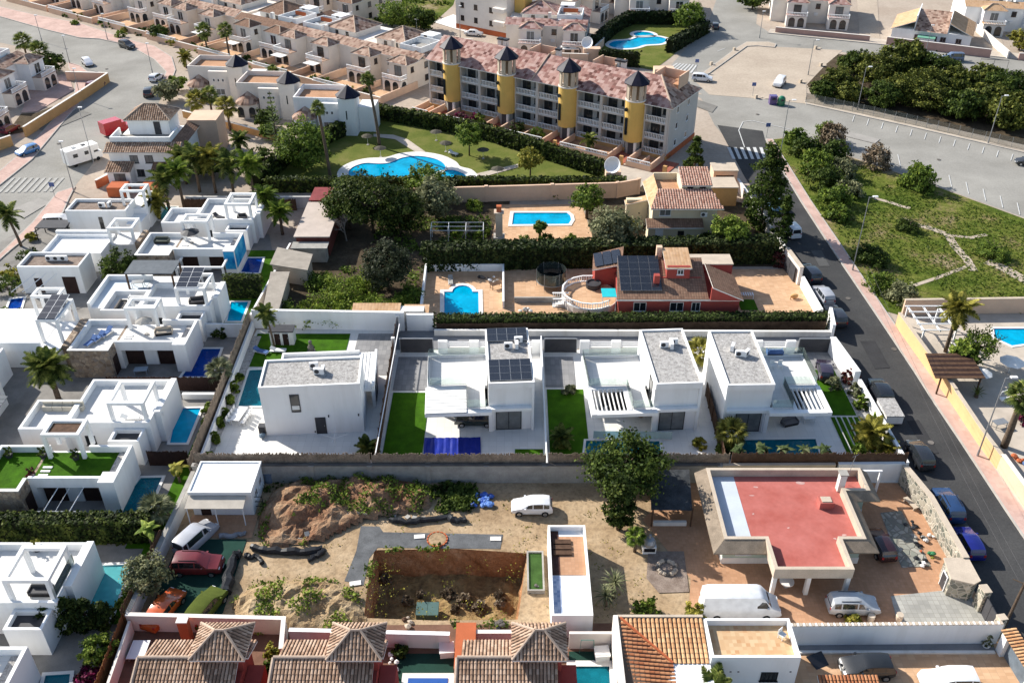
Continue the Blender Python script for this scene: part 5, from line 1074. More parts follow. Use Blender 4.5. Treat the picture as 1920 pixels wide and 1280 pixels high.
for j in range(ny+1):
 for i in range(nx+1):x=x0+(x1-x0)*i/nx; y=y0+(y1-y0)*j/ny; fb.v.append((x,y,-3.0+0.35*fbm(x,y,0.5,2)+0.5*max(0,1-(y-y0)/4)))
fb.f=[(j*(nx+1)+i,j*(nx+1)+i+1,(j+1)*(nx+1)+i+1,(j+1)*(nx+1)+i) for j in range(ny) for i in range(nx)]; fb.mi=[0]*len(fb.f); fb.obj('pit_floor',ground_mat('pit_floor_straw',[(0.3,(0.17,0.10,0.05)),(0.5,(0.34,0.22,0.10)),(0.7,(0.42,0.30,0.14))],0.5,second=[(0.3,(0.55,)*3),(0.58,(1,)*3)],s2=2.6,bmp=0.9,dist=0.3),pit)
rg=random.Random(5)
names=['nearest the green box','by the far left corner','in the middle of the floor','at the foot of the right wall','half in the wall shade','beside the pale rubble','close to the near rim','by the right hand ramp','behind the green box']
for i,(a,c) in enumerate([(1130,800),(940,720),(1290,800),(1560,800),(1060,840),(1370,830),(1320,880),(1570,850),(1455,870)]):
 p=G(400+a/2.909,840+c/2.909,-2.8); shrub((p.x,p.y,-2.85),0.4+0.12*(i%3),0.5,'dry brown bush in the pit '+names[i],LF_DRY,30+i%3,'bushes in the pit')
t=thing('tarpaulin_box','grey green covered box on the pit floor','box',(*G(802,1150,-2.7)[:2],-2.75)); B().box(-0.95,-0.7,0,0.95,0.7,0.7).box(-0.98,-0.73,0.7,0.0,0.73,0.76).box(0.02,-0.73,0.7,0.98,0.73,0.74).obj('cover',M('green_tarp',(0.08,0.14,0.13),0.7,0.2),t)
LAY[Z4]=0
def mat_sheet(name,pts,mat,label,cat,z=0.05):return sheet(name,C2(pts),z,mat,holes=[],label=label,cat=cat)
mat_sheet('weed_mat',[(805,425),(905,428),(925,455),(895,545),(850,600),(820,748),(715,725),(780,560)],M('grey_geotextile',(0.15,0.155,0.16),0.9,0.35,0.8,0.3),'grey matting running down to the left of the pit','ground mat',0.045)
mat_sheet('weed_mat',[(905,458),(1580,472),(1565,550),(890,543)],M('grey_geotextile'),'grey matting strip laid along the far rim of the pit','ground mat',0.052)
t=thing('sand_circle','round sandy planter edged with bricks on the grey matting','planter',G(820,1012)); B().cyl(0,0,0,0.14,0.82,18).obj('sand',DIRT,t)
for i in range(16):a=2*pi*i/16; part('brick',TERRA,t,(-0.13,-0.06,0,0.13,0.06,0.18),loc=(0.9*math.cos(a),0.9*math.sin(a),0),rz=a+pi/2)
for i,(a,c,l) in enumerate([(1540,497,'white board at the right end of the grey matting'),(1125,485,'small white slab on the grey matting'),(775,740,'pale plank at the lower end of the grey matting')]):B().box(-0.5,-0.25,0,0.5,0.25,0.06).obj('board',WC,None,(*G(400+a/2.909,840+c/2.909)[:2],0.07),0.1*i,label=l,cat='board')
for i,(a,c) in enumerate([(478,490),(515,490),(598,458),(638,430),(745,383),(798,375),(832,380),(935,350),(985,375),(1015,395),(1060,380),(1097,385),(1145,388)]):
 p=G(400+a/2.909,840+c/2.909); zz=0.55 if 500<a<960 else 0.12
 o=B().box(-0.22,-0.22,0,0.22,0.22,0.07).obj('paving_slab',CONC,None,(p.x,p.y,zz),0.4*i,label=['first','second','third','fourth','fifth','sixth','seventh','eighth','ninth','tenth','eleventh','twelfth','last'][i]+' grey paving slab from the left below the clay heap',cat='slab',group='paving slabs below the heap'); o.rotation_euler=(0.5 if 500<a<960 else 0.05,0.1,0.4*i)
def roll(pts,r,label,seed,mat=None):
 rg=random.Random(seed); b=B(); Q=[G(400+a/2.909,840+c/2.909) for a,c in pts]; b2=[]
 for a,c in zip(Q,Q[1:]):
  for k in range(4):p=a.lerp(c,k/4); b2.append((p.x+rg.uniform(-.1,.1),p.y+rg.uniform(-.12,.12),r*0.8+rg.uniform(0,0.08)))
 b.tube(b2,[r*rg.uniform(0.6,1.4) for _ in b2],7); b.tube([(x,y+0.25,z*0.7) for x,y,z in b2[1:]],[r*rg.uniform(0.4,0.9) for _ in b2[1:]],6)
 b.obj('plastic_sheet_roll',mat or TARP,label=label,cat='plastic sheet')
roll([(965,400),(1050,410),(1150,400),(1280,385),(1330,410),(1395,395)],0.26,'rolled black plastic sheet below the clay heap',1)
roll([(205,550),(300,570),(450,575),(560,570),(610,555)],0.3,'crumpled black plastic roll on the sand',2); roll([(520,620),(570,595),(620,560)],0.22,'short end of black plastic beside the crumpled roll',3)
roll([(75,800),(90,700),(110,610),(150,580)],0.42,'black plastic sheet hanging down beside the red wreck',4); roll([(170,590),(200,600),(245,600),(265,650)],0.2,'black plastic scraps right of the red wreck',5); roll([(35,480),(80,488),(140,480),(190,465)],0.2,'grey plastic sheet in front of the small white house',6,M('grey_plastic',(0.25,0.26,0.28),0.5,0.3))
junk(G(905,940),'bright blue tarpaulin heap beside the white hatchback','tarpaulin_heap',[paint('blue_tarp',(0.02,0.09,0.42),0.5),paint('blue_tarp_light',(0.12,0.25,0.6),0.5)],3,18,0.8,'tarpaulin')
car((1.9,65.0),pi,'hatch',(0.72,0.73,0.74),'white hatchback parked on the sandy plot','white')
t=thing('water_trough','narrow trough of green water right of the pit','trough',G(1004,1075)); part('frame',CONC,t,(-0.75,-2.3,0,-0.6,2.3,0.45),(0.6,-2.3,0,0.75,2.3,0.45),(-0.6,-2.3,0,0.6,-2.15,0.45),(-0.6,2.15,0,0.6,2.3,0.45)); part('water',M('algae_water',(0.05,0.10,0.025),0.25,0.35,1.0),t,(-0.6,-2.15,0,0.6,2.15,0.3))
junk(G(1001,1108),'grey scrap pile at the near end of the green trough','scrap_pile',[CONC,CONCD],8,4,0.4); junk(G(758,1168),'brown barrel and rubble pile behind the middle tiled house','rubble_pile',[BROWN,SAND],9,5,0.6); junk(G(930,1170),'dark twisted scrap behind the tiled house by the pit','scrap_pile',[CONCD,TARP],10,4,0.6)
t=thing('small_white_house','low white flat roofed house in the corner of the dirt plot','house',(-30.1,64.4,0)); part('wall',W,t,(0,0,0,5.7,4.2,2.7)); part('roof_deck',W,t,(-0.1,-0.1,2.7,5.8,4.3,2.85)); part('parapet',W,t,(-0.1,-0.1,2.85,5.8,0.05,2.98),(-0.1,4.15,2.85,5.8,4.3,2.98),(-0.1,0.05,2.85,0.05,4.15,2.98),(5.65,0.05,2.85,5.8,4.15,2.98))
b=B().add([(-0.1,-1.5,2.2),(5.3,-1.5,2.2),(5.3,-0.1,2.5),(-0.1,-0.1,2.5),(-0.1,-1.5,2.26),(5.3,-1.5,2.26),(5.3,-0.1,2.56),(-0.1,-0.1,2.56)],[(0,3,2,1),(4,5,6,7),(0,1,5,4),(1,2,6,5),(2,3,7,6),(3,0,4,7)]); b.obj('awning',M('beige_canvas',(0.50,0.45,0.38),0.9,0.15),t)
for x in(0.0,2.6,5.15):part('post',WMET,t,(x,-1.45,0,x+0.08,-1.37,2.2))
doorway(t,1.2,0,0); window(t,3.6,0,1.0,1.4,1.0); window(t,5.71,1.4,1.1,0.8,0.9,'r'); window(t,5.71,3.0,1.1,0.8,0.9,'r'); rect('porch_tiles',-30.3,61.4,-24.0,64.3,TERRATILE,Z4)
rect('green_matting',-30.6,51.3,-24.4,61.2,TURFD,Z4)
t=thing('cable_drum','blue grey round drum beside the small white house','drum',G(506,900)); b=B().cyl(0,0,0,1.1,0.55,14).cyl(0,0,1.1,1.18,0.62,14); b.obj('drum',M('blue_grey_metal',(0.16,0.2,0.26),0.5,0.2),t)
t=thing('chair_row','black metal rack leaning on the end wall of the small white house','rack',G(486,955)); B().box(-0.5,0,0,-0.44,0.06,1.7).box(0.44,0,0,0.5,0.06,1.7).box(-0.44,0,0.4,0.44,0.05,0.46).box(-0.44,0,1.0,0.44,0.05,1.06).box(-0.44,0,1.6,0.44,0.05,1.66).obj('rack',BLACKM,t)
car((-28.9,61.0),R(62),'smallvan',(0.42,0.43,0.46),'stripped grey white van body without wheels by the wall','primer_grey',group='wrecks',wheels=False,z=-0.15,name='car_wreck')
car((-27.8,57.6),0,'suv',(0.15,0.02,0.022),'old dark red four wheel drive parked by the plastic sheets','maroon',group='wrecks',roof_rails=True)
car((-29.3,52.7),R(72),'sedan',(0.55,0.10,0.02),'orange car at the corner of the dirt plot','orange',group='wrecks',name='car_wreck')
car((-25.8,52.9),R(70),'mpv',M('mossy_cover',(0.085,0.11,0.02),0.95,0.2,1.5,0.2),'car under a mossy green cover next to the orange car','moss',group='wrecks',name='covered_car')
wall('plot_wall','grey white wall left of the wrecks on the dirt plot',[(-31.1,68.6),(-31.6,51.3)],1.7,WC,0.3,CONC)
slat_fence('timber_screen','old vertical boards on the far left wall of the dirt plot',[(-31.6,60.0),(-32.0,51.0)],2.4,BROWN,0,0.22,0.16)
t=thing('roof_terrace_annex','long annex with half orange tiled, half white roof terrace','outbuilding',(3.2,50.2,0)); parapet_box(t,0,0,3.35,10.1,0,2.75,W,W,0.55,0.2)
part('orange_tiles',TERRATILE,t,(0.95,4.7,2.23,3.14,9.2,2.25)); part('brown_shade_strip',M('brown_shade_tile',(0.10,0.05,0.04),0.8,0.3,2,0.3),t,(0.21,4.7,2.23,0.94,9.88,2.25)); part('blue_shade_strip',BLUESHADE,t,(0.21,0.3,2.23,0.9,4.6,2.25))  # brown and blue strips paint the left parapet's shadow onto the deck
for i in range(3):part('pallet',BROWN,t,(0.4,8.2-i*0.65,2.26,2.0,8.7-i*0.65,2.42))
TREEBIG=dict(clumps=130,per=60,leaf=0.27)
tree(G(1166,940),'broad dark green tree hanging over the reed fence',3.9,3.3,LF_DARK,21,3.2,trunk_r=0.25,**TREEBIG)
tree(G(1159,992),'dense dark cypress like tree in front of the broad tree',1.45,5.6,LF_HEDGE,22,0.9,shape='column',clumps=90,per=60,leaf=0.24,name='cypress_tree')
palm(G(1190,1034),2.0,'small bright palm by the white barbecue','fan',1.2,18,LF_LIGHT,seed=22,r=0.14)
palm(G(1150,1120),1.8,'spiky yucca beside the white annex','spike',1.5,60,LF_OLIVE,seed=23,r=0.16,name='yucca',cat='yucca',el=(-50,85)); palm(G(1135,1135),1.2,'second lower yucca against the annex wall','spike',1.3,46,LF_OLIVE,seed=24,r=0.14,name='yucca',cat='yucca',el=(-50,85))
shrub(G(1302,1158),0.9,1.5,'bright green bush at the back of the white van',LF_YEL,41); shrub(G(1210,1150),1.1,1.3,'thorny green bush behind the orange roof',LF_MID,42); shrub(G(1598,1168),0.6,1.1,'yellow green bush in front of the silver car',LF_YEL,43)
t=thing('fire_pit','round stone fire pit on the grey gravel','fire pit',G(1250,1066))
for i in range(16):a=2*pi*i/16; B().ball((0,0,0.16),0.24,7,5,(1,.8,.9),0.15,random.Random(i)).obj('stone',SAND if i%4 else CONCD,t,(0.8*math.cos(a),0.8*math.sin(a),0))
B().cyl(0,0,0,0.06,0.75,14).obj('ash',TARP,t)
sheet('gravel_patch',px((1215,1034),(1282,1034),(1292,1110),(1235,1112),(1212,1085)),0.085,GRAVELB)
t=thing('barbecue','white barbecue with grey hood in the yard','barbecue',G(1216,1032)); part('base',W,t,(-0.6,-0.45,0,0.6,0.45,0.9)); B().lathe([(0.6,0.9),(0.58,1.2),(0.4,1.5),(0.12,1.62),(0.12,2.0),(0.02,2.02)],n=12).obj('hood',GREYM,t); part('grate',BLACKM,t,(-0.5,-0.5,0.35,0.5,-0.452,0.75))
t=thing('garden_pergola','garden hut under a dark shade net by the bungalow','pergola',(12.9,62.7,0)); b=B(); nx,ny=10,12; vs=[]
for j in range(ny+1):
 for i in range(nx+1):vs.append((0.2+3.8*i/nx+0.5*j/ny-0.3,5.2*j/ny,2.25+0.35*j/ny+0.1*fbm(i*0.5,j*0.5,1.0,3)))
b.add(vs,[(j*(nx+1)+i,j*(nx+1)+i+1,(j+1)*(nx+1)+i+1,(j+1)*(nx+1)+i) for j in range(ny) for i in range(nx)]); b.obj('shade_net',M('shade_net',(0.07,0.075,0.08),0.8,0.5,0.9,0.5),t)
for x in(0.05,3.7):
 for y in(0.1,5.0):part('post',BROWN,t,(x,y,0,x+0.14,y+0.14,2.3))
part('cabinet',DBROWN,t,(0.5,3.2,0,3.4,4.8,1.0)); part('counter',WC,t,(0.3,0.2,0,3.4,0.5,0.5))
tree(G(1226,925),'white flowering oleander beside the garden hut',0.7,1.6,LF_OLIVE,44,0.3,clumps=20,per=25,leaf=0.2,trunk_r=0.05)
t=thing('bungalow','bungalow with red painted flat roof, grey strip and carport','house',(0,0,0))
body=[(18.7,58.3),(30.8,58.3),(30.8,64.4),(33.0,64.4),(33.0,67.1),(18.7,67.1)]; ring=[(18.7,58.25),(22.3,58.25),(22.3,54.75),(28.7,54.75),(28.7,58.25),(30.8,58.25),(30.8,64.4),(33.1,64.4),(33.1,67.2),(18.7,67.2)]
GREENW=M('pale_green_render',(0.42,0.50,0.42),0.9,0.12,0.7,0.08); B().prism(body,0,2.46).obj('wall',GREENW,t); B().prism(offset_poly(body,0.05),0,0.75).obj('wall_base',WC,t)
V,F=flat(ring,2.48,[]); B().add(V,F).obj('roof_deck',REDPAINT,t); part('grey_strip',GREYPAINT,t,(18.9,58.45,2.481,21.2,67.0,2.492))
strip(ring,0.16,2.2,3.3,closed=True).obj('parapet',SAND,t)
for i,(x,y,r_) in enumerate([(23.0,65.6,0.5),(22.4,64.4,0.35),(27.4,66.2,0.8),(24.8,60.2,0.3),(29.6,59.4,0.6),(28.6,58.9,0.3),(22.0,62.0,0.3)]):V,F=flat(smooth_poly([(x+r_*(0.15+0.75*rnd.random())*math.cos(k*pi/3),y+r_*0.6*(0.15+0.75*rnd.random())*math.sin(k*pi/3)) for k in range(6)],2),2.487+i*0.001,[]); B().add(V,F).obj('worn_patch',M('faded_red_paint',(0.52,0.33,0.30),0.9,0.2),t)
part('carport_slab',WC,t,(22.15,54.6,2.2,28.85,58.2,2.47))
for x in(22.2,25.1,28.45):part('carport_post',WC,t,(x,54.65,0,x+0.35,55.0,2.2))
SK=M('brown_skirt_tile',(0.30,0.24,0.18),0.9,0.3,1.0,0.3)
def skirt(p0,p1,q1,q0):B().add([(*q0,2.62),(*q1,2.62),(*p1,3.22),(*p0,3.22),(*q0,2.5),(*q1,2.5)],[(0,1,2,3),(4,5,1,0),(4,0,3),(5,2,1),(3,2,5,4)]).obj('tile_skirt',SK,t)
skirt((18.53,67.4),(18.53,58.1),(17.5,57.0),(17.5,67.4)); skirt((18.53,58.08),(22.1,58.08),(22.1,57.0),(17.5,57.0)); skirt((28.9,58.08),(30.97,58.08),(31.9,57.1),(28.9,57.1)); skirt((30.97,58.08),(30.97,64.2),(31.9,63.5),(31.9,57.1)); skirt((30.97,64.2),(33.28,64.2),(34.1,63.5),(31.9,63.5)); skirt((33.28,64.2),(33.28,67.4),(34.1,67.4),(34.1,63.5))
window(t,20.5,58.28,1.2,1.3,1.0); window(t,30.82,62.0,1.0,1.2,1.1,'r'); doorway(t,25.5,58.28,0); window(t,27.5,58.28,1.0,1.0,1.1)
o=part('chimney',WC,t,(30.5,64.9,2.3,31.1,65.5,4.5)); part('chimney_cap',CONC,o,(30.4,64.8,4.5,31.2,65.6,4.62)); part('skylight_box',REDPAINT,t,(28.2,62.6,2.4,29.5,63.6,3.2)); part('skylight_lid',SAND,t,(28.4,62.75,3.2,29.3,63.45,3.27)); B().tube([(31.6,66.0,2.7),(31.9,66.0,6.0)],0.025,5).tube([(31.6,66,5.8),(32.3,66.3,5.9)],0.02,4).tube([(31.7,65.8,5.4),(32.1,66.4,5.5)],0.02,4).obj('antenna',GREYM,t)
part('porch_frame',WMET,t,(33.6,67.5,2.6,35.6,67.7,2.75),(33.6,66.0,2.6,33.8,67.5,2.75),(35.4,67.5,0,35.6,67.7,2.6))
t=thing('round_table','round pale stone table under the carport','table',G(1473,1100)); B().cyl(0,0,0,0.68,0.2,10).obj('leg',CONC,t); B().cyl(0,0,0.68,0.78,0.62,18).obj('table_top',WC,t)
car((19.2,52.9),0,'van',(0.74,0.75,0.76),'large white panel van beside the terrace house','van_white',scale=0.97); car((28.8,53.1),0,'mpv',(0.42,0.44,0.46),'silver people carrier in front of the carport','silver',roof_rails=True); car(G(1648,1028),R(95),'hatch',(0.03,0.01,0.012),'dark car in the shade beside the bungalow','black_red')
sheet('stone_paving',px((1650,962),(1690,958),(1745,1062),(1690,1065)),0.09,CRAZYP); sheet('grey_paving',px((1670,1118),(1765,1108),(1815,1110),(1850,1168),(1682,1168)),0.094,GREYPAVE)
wall('stone_wall','crazy stone wall along the street beside the bungalow',[(38.3,68.8),(39.2,64.5),(39.4,56.8)],2.3,CRAZY,0.45,SAND)
t=thing('stone_shed','little stone shed with flat beige roof at the yard gate','shed',(37.3,54.0,0)); B().prism([(0,0.6),(1.6,0),(2.2,0.4),(2.2,2.8),(0.3,2.8)],0,2.1).obj('wall',CRAZY,t); B().prism([(-0.1,0.5),(1.6,-0.1),(2.35,0.3),(2.35,2.9),(0.2,2.9)],2.1,2.25).obj('roof',SAND,t); doorway(t,-0.0,1.5,0,0.8,1.7,'l',DGREY)
wall('stone_wall','short stone pier wall at the yard gate by the street',[(39.5,53.7),(39.6,52.8)],2.4,CRAZY,0.6,SAND); wall('stone_wall','stone gate pier at the end of the white wall',[(39.6,50.6),(39.7,50.0)],2.4,CRAZY,0.6,SAND)
g=thing('yard_gate','dark steel double gate between stone piers','gate',(39.6,50.8,0),pi/2); part('gate_leaf',DGREY,g,(0,-0.05,0.1,0.95,0.05,2.0)); part('gate_leaf',DGREY,g,(1.0,-0.05,0.1,1.95,0.05,2.0))
for i,(a,c,l,ms) in enumerate([(1706,984,'black bags and pots in the bungalow yard',[TARP,DGREY]),(1716,1004,'dark heap of junk against the stone wall',[TARP,CONC]),(1745,1014,'white and grey junk heap by the stone wall',[WC,CONC]),(1722,1028,'red toy and clutter on the yard paving',[TERRA,TARP]),(1745,1042,'coiled green hose heap by the little shed',[M('hose_green',(0.05,0.2,0.09),0.5,0.2),LF_YEL]),(1726,1056,'white sacks with black patches in the yard',[FABRIC,TARP])]):junk(G(a,c),l,'yard_clutter',ms,60+i,5,0.55)
t=thing('garden_bench','tan wooden bench by the stone wall','bench',G(1706,948),R(110)); part('seat',SAND,t,(-0.8,-0.25,0.4,0.8,0.25,0.46)); part('leg',SAND,t,(-0.7,-0.2,0,-0.6,0.2,0.4)); part('leg',SAND,t,(0.6,-0.2,0,0.7,0.2,0.4))
for i,(a,c) in enumerate([(1631,1165),(1684,1163)]):B().lathe([(0.25,0),(0.3,0.6),(0.22,0.7),(0.3,0.8)],n=10).obj('stone_urn',SAND,None,G(a,c),label=['stone urn beside the yellow green bush','taller stone urn at the edge of the grey paving'][i],cat='urn')
def tiled_house(x,label):
 """low roof with a raised hipped tower; x is the tower's left eave"""
 t=thing('tiled_house',label,'house',(x,44.0,0),0,'brown tiled houses'); m=[TM_BROWN,TM_DARK]
 part('wall',REDW,t,(-3.4,-6.5,0,3.6,2.7,3.45)); part('tower_wall',REDW,t,(0.4,0.45,3.4,3.7,2.9,5.05))
 shed_roof(t,[(-3.8,3.1,3.55),(-3.8,0.7,4.6),(4.1,0.7,4.6),(4.1,3.1,3.55)][::-1][0:0] or[(4.1,3.1,3.55),(-3.8,3.1,3.55),(-3.8,0.7,4.6),(4.1,0.7,4.6)],m,'back_roof',True)
 shed_roof(t,[(-4.2,-6.8,1.75),(3.4,-6.8,1.75),(3.4,0.68,4.6),(-4.2,0.68,4.6)],m,'front_roof',True)
 B().tube([(-4.1,0.7,4.68),(0.1,0.7,4.68)],0.14,7).obj('ridge_tiles',RIDGE,t); B().tube([(-4.1,0.7,4.64),(-4.3,-6.8,1.8)],0.13,7).obj('verge_tiles',RIDGE,t)
 hip_roof(t,0.35,0.35,3.75,3.05,5.2,1.25,0.35,m,'tower_roof',True)
 part('porch_wall',REDW,t,(3.65,-3.0,0,4.9,1.6,2.6)); window(t,4.91,-0.6,1.2,0.9,1.1,'r'); doorway(t,4.91,-2.0,0,0.9,2.1,'r'); return t
tiled_house(-23.8,'brown tiled house at the bottom left with raised tower roof')
tiled_house(-13.7,'brown tiled house in the bottom middle, left of the blue covered pool')
tiled_house(0.0,'brown tiled house between the blue and the teal pool')
wall('plot_wall','cream wall behind the bottom left tiled house',[(-31.6,51.0),(-18.6,50.6),(-18.2,47.6)],1.9,CREAM,0.25,CREAM2); wall('plot_wall','long pale wall behind the middle tiled houses',[(-18.0,49.6),(-5.0,49.2)],1.7,WC,0.25,W); wall('plot_wall','pale wall behind the tiled house by the teal pool',[(-3.6,49.4),(3.0,49.4)],1.7,WC,0.25,CREAM2)
slat_fence('board_fence','orange brown board fence at the bottom left corner',[(-31.9,51.0),(-31.6,41.0)],2.0,M('orange_stained_board',(0.26,0.12,0.05),0.85,0.3,2,0.3),0,0.2,0.19)
wall('plot_wall','cream wall inside the orange brown board fence',[(-31.3,50.7),(-30.7,41.0)],1.5,CREAM2,0.22)
t=thing('white_board','white folded table top lying by the bottom left house','board',G(262,1225)); part('top',WMET,t,(-0.7,-0.9,0.5,0.7,0.9,0.56)); part('leg',GREYM,t,(-0.6,-0.8,0,-0.5,0.8,0.5)); part('leg',GREYM,t,(0.5,-0.8,0,0.6,0.8,0.5))
t=thing('chimney_stack','small brick chimney on the cream wall','chimney',G(353,1200)); part('stack',TERRA,t,(-0.4,-0.3,0,0.4,0.3,2.5)); part('cap',CREAM2,t,(-0.45,-0.35,2.5,0.45,0.35,2.6))
b=part('pool_shell',COPING,None,(-8.6,41.0,0,-4.5,46.4,0.55),label='white raised pool with a flat deep blue cover',cat='pool'); part('pool_cover',paint('bright_blue_cover',(0.015,0.09,0.36),0.4),b,(-8.1,41.2,0.55,-5.0,45.9,0.6))
part('orange_stair',TERRA,None,(-4.5,45.8,0,-2.9,50.2,1.9),label='orange tiled stair block beside the blue covered pool',cat='steps')
rect('turf_lawn',-9.3,41,-4.6,48.6,TURFD,Z4)
for i,(a,c,l) in enumerate([(740,1240,'white cushions piled beside the brown tiled roof'),(738,1266,'grey white covered chair by the blue pool')]):junk(G(a,c),l,'cushion_pile',[FABRIC,WC],80+i,4,0.5)
for i,(a,c,l) in enumerate([(838,1225,'white plastic storage box by the wall of the blue pool'),(1128,1232,'white folded lounger box beside the teal pool')]):o=B().box(-0.55,-0.5,0,0.55,0.5,0.7).box(-0.6,-0.55,0.7,0.6,0.55,0.82).obj('storage_box',FABRIC,None,G(a,c),0.1,label=l,cat='storage box')
rect('turf_lawn',4.6,41,8.0,48.8,TURFD,Z4)
wall('plot_wall','cream wall corner behind the teal pool',[(4.6,49.2),(8.0,49.2)],1.9,CREAM2,0.25); t=thing('garden_swing','little green frame swing by the cream wall','swing',G(1100,1225)); B().tube([(-0.6,0,0),(-0.5,0,1.7),(0.5,0,1.7),(0.6,0,0)],0.03,5).obj('frame',M('green_metal',(0.06,0.22,0.18),0.5,0.2),t); part('seat',BROWN,t,(-0.3,-0.1,0.5,0.3,0.1,0.55))
shrub(G(520,1235),0.8,1.6,'yellow green bush between two brown tiled houses',LF_YEL,45); shrub(G(505,1262),0.7,1.0,'dark plants in the gap between brown tiled houses',LF_MID,46); shrub(G(750,1226),0.6,0.9,'dark bush in the corner by the pale wall',LF_DARK,47)
t=thing('terrace_house','white house with orange barrel tiles and patterned roof terrace','house',(8.3,45.5,0)); part('wall',W,t,(0.1,-6,0,6.8,3.5,3.0)); mo=[TM_ORANGE,TM_DARK]
shed_roof(t,[(0.1,0,2.75),(0.1,0,2.75),(0.1,0,2.75),(0.1,0,2.75)][:0] or[(0.2,-0.1,3.0),(6.75,-0.1,3.0),(6.75,3.6,3.75),(0.2,3.6,3.75)],mo,'main_roof',True,pitch=0.34)
shed_roof(t,[(3.9,-6.0,2.62),(3.95,-0.1,3.03),(0.25,3.6,3.79),(-0.05,-6.0,3.4)],[TM_RUST,TM_DARK],'side_roof',True,pitch=0.34)
part('gable_wall',CREAM2,t,(-0.3,-6,0,0.05,3.75,3.95)); part('ridge_capping',SAND,t,(0.06,3.62,3.55,6.78,3.85,3.88)); B().tube([(0.25,3.55,3.92),(3.95,-0.1,3.16)],0.1,6).obj('valley_tiles',TERRA,t)
part('front_wall',W,t,(3.7,-0.45,0,6.8,-0.02,2.7)); window(t,5.3,-0.46,1.1,0.8,0.9); doorway(t,4.2,-0.46,0)
o=parapet_box(t,6.82,-0.1,13.6,3.6,0,3.75,W,PATTILE,0.62,0.22,'terrace_wall',floor_name='terrace_tiles'); window(t,11.5,-0.11,1.0,1.3,1.0,'f',BLACKM,DGLASS,4)
for x in(8.4,9.0,13.0):part('vent',DGREY,t,(x,-0.13,2.0,x+0.14,-0.09,2.1))
p=G(1465,1195,3.15); t=thing('plastic_chair','white plastic chair on the patterned roof terrace','chair',(p.x,p.y,3.16),0.7); part('seat',FABRIC,t,(-0.25,-0.25,0.4,0.25,0.25,0.46)); part('backrest',FABRIC,t,(-0.25,0.2,0.46,0.25,0.26,0.9))
for x in(-0.2,0.2):part('leg',FABRIC,t,(x-0.03,-0.22,0,x+0.03,-0.16,0.4)); part('leg',FABRIC,t,(x-0.03,0.16,0,x+0.03,0.22,0.4))
palm((15.0,43.6),2.2,'palm head at the bottom edge before the terrace house','feather',1.9,24,LF_PALM,seed=31,r=0.2)
t=wall('long_wall','long white wall with tile edging along the bottom right yard',[(22.3,49.5),(39.5,49.7)],2.4,W,0.25)
for i in range(70):part('edging_tile',SAND if i%2 else CREAM2,t,(0,-0.16,2.4,0.17,0.16,2.5),loc=(0.05+i*0.245,0.0029*i,0))
sheet('wall_path',px((1490,1208),(1862,1206),(1866,1222),(1492,1222)),0.1,LANE); part('yard_kerb',WC,None,(23.0,48.55,0,39.0,48.8,0.22),label='low white kerb in front of the long white wall',cat='kerb')
car((28.0,46.9),pi,'hatch',(0.02,0.022,0.024),'black hatchback with its bonnet missing in the tiled yard','black',scale=1.05); junk((26.3,46.9,0),'exposed engine parts at the front of the black hatchback','engine_parts',[GREYM,TARP,CONC],90,6,0.4,z=0.55,cat='engine')
car((34.0,45.6),pi,'suv',(0.76,0.76,0.76),'white crossover with sun shade at the bottom right','pearl_white',scale=0.98)
t=thing('spare_bonnet','black car bonnet propped in the yard','car part',G(1535,1242),0.4); b=B().add([(-0.6,-0.5,0),(0.6,-0.5,0.02),(0.75,0.7,0.25),(-0.75,0.7,0.25),(-0.6,-0.5,0.05),(0.6,-0.5,0.07),(0.75,0.7,0.3),(-0.75,0.7,0.3)],[(0,3,2,1),(4,5,6,7),(0,1,5,4),(1,2,6,5),(2,3,7,6),(3,0,4,7)]); b.obj('panel',paint('gloss_black',(0.01,0.01,0.012)),t)
shed_roof(thing('gate_canopy','short orange tiled canopy at the bottom edge by the black car','canopy',(23.3,44.0,0)),[(0,-1,1.6),(4.6,-1,1.6),(4.6,1.0,2.2),(0,1.0,2.2)],[TM_RUST,TM_DARK],'roof',True)
t=thing('street_gate','latticed blue grey gate under pale barrel tiles at the street corner','gate',(39.6,48.6,0),R(-86)); part('gate_leaf',M('blue_grey_lattice',(0.14,0.17,0.2),0.6,0.3),t,(0.3,-0.05,0.1,3.4,0.05,1.9)); part('pillar',W,t,(-0.4,-0.4,0,0.28,0.4,2.4)); part('pillar',W,t,(3.42,-0.4,0,4.1,0.4,2.4))
b=B(); barrel_plane(b,[(-0.5,-0.6,2.42),(5.5,-0.6,2.42),(5.5,0.6,2.6),(-0.5,0.6,2.6)],0.3); b.obj('tile_roof',[TM_ORANGE,TM_DARK],t,kind='stuff'); pot_plant(G(1848,1212),'potted olive by the end of the long white wall',leaf=LF_OLIVE,pot=W,r=0.5)
t=thing('utility_pole','leaning timber utility pole with cross arm by the street wall','utility pole',(40.4,50.6,0)); B().tube([(0,0,0),(0.1,0,6.5)],[0.14,0.1],8).obj('pole',BARK,t); B().tube([(-0.6,0.5,6.0),(0.8,-0.5,6.0)],0.05,5).obj('cross_arm',BARK,t)
for i,o in enumerate((-0.35,0.35)):
 pts=[(40.5+o,50.6-o*0.7,6.05)]; e=Vector((43.0+o,99.0,7.5))
 for k in range(1,13):f=k/12; p=Vector(pts[0]).lerp(e,f); pts.append((p.x,p.y,p.z-3.0*f*(1-f)))
 B().tube(pts,0.012,4).obj('overhead_wire',DGREY,label=['left','right'][i]+' overhead wire along the side street',cat='wire')
XL=-50.0
LG='white roof terrace villas on the left'
DECKW=WHITETILE
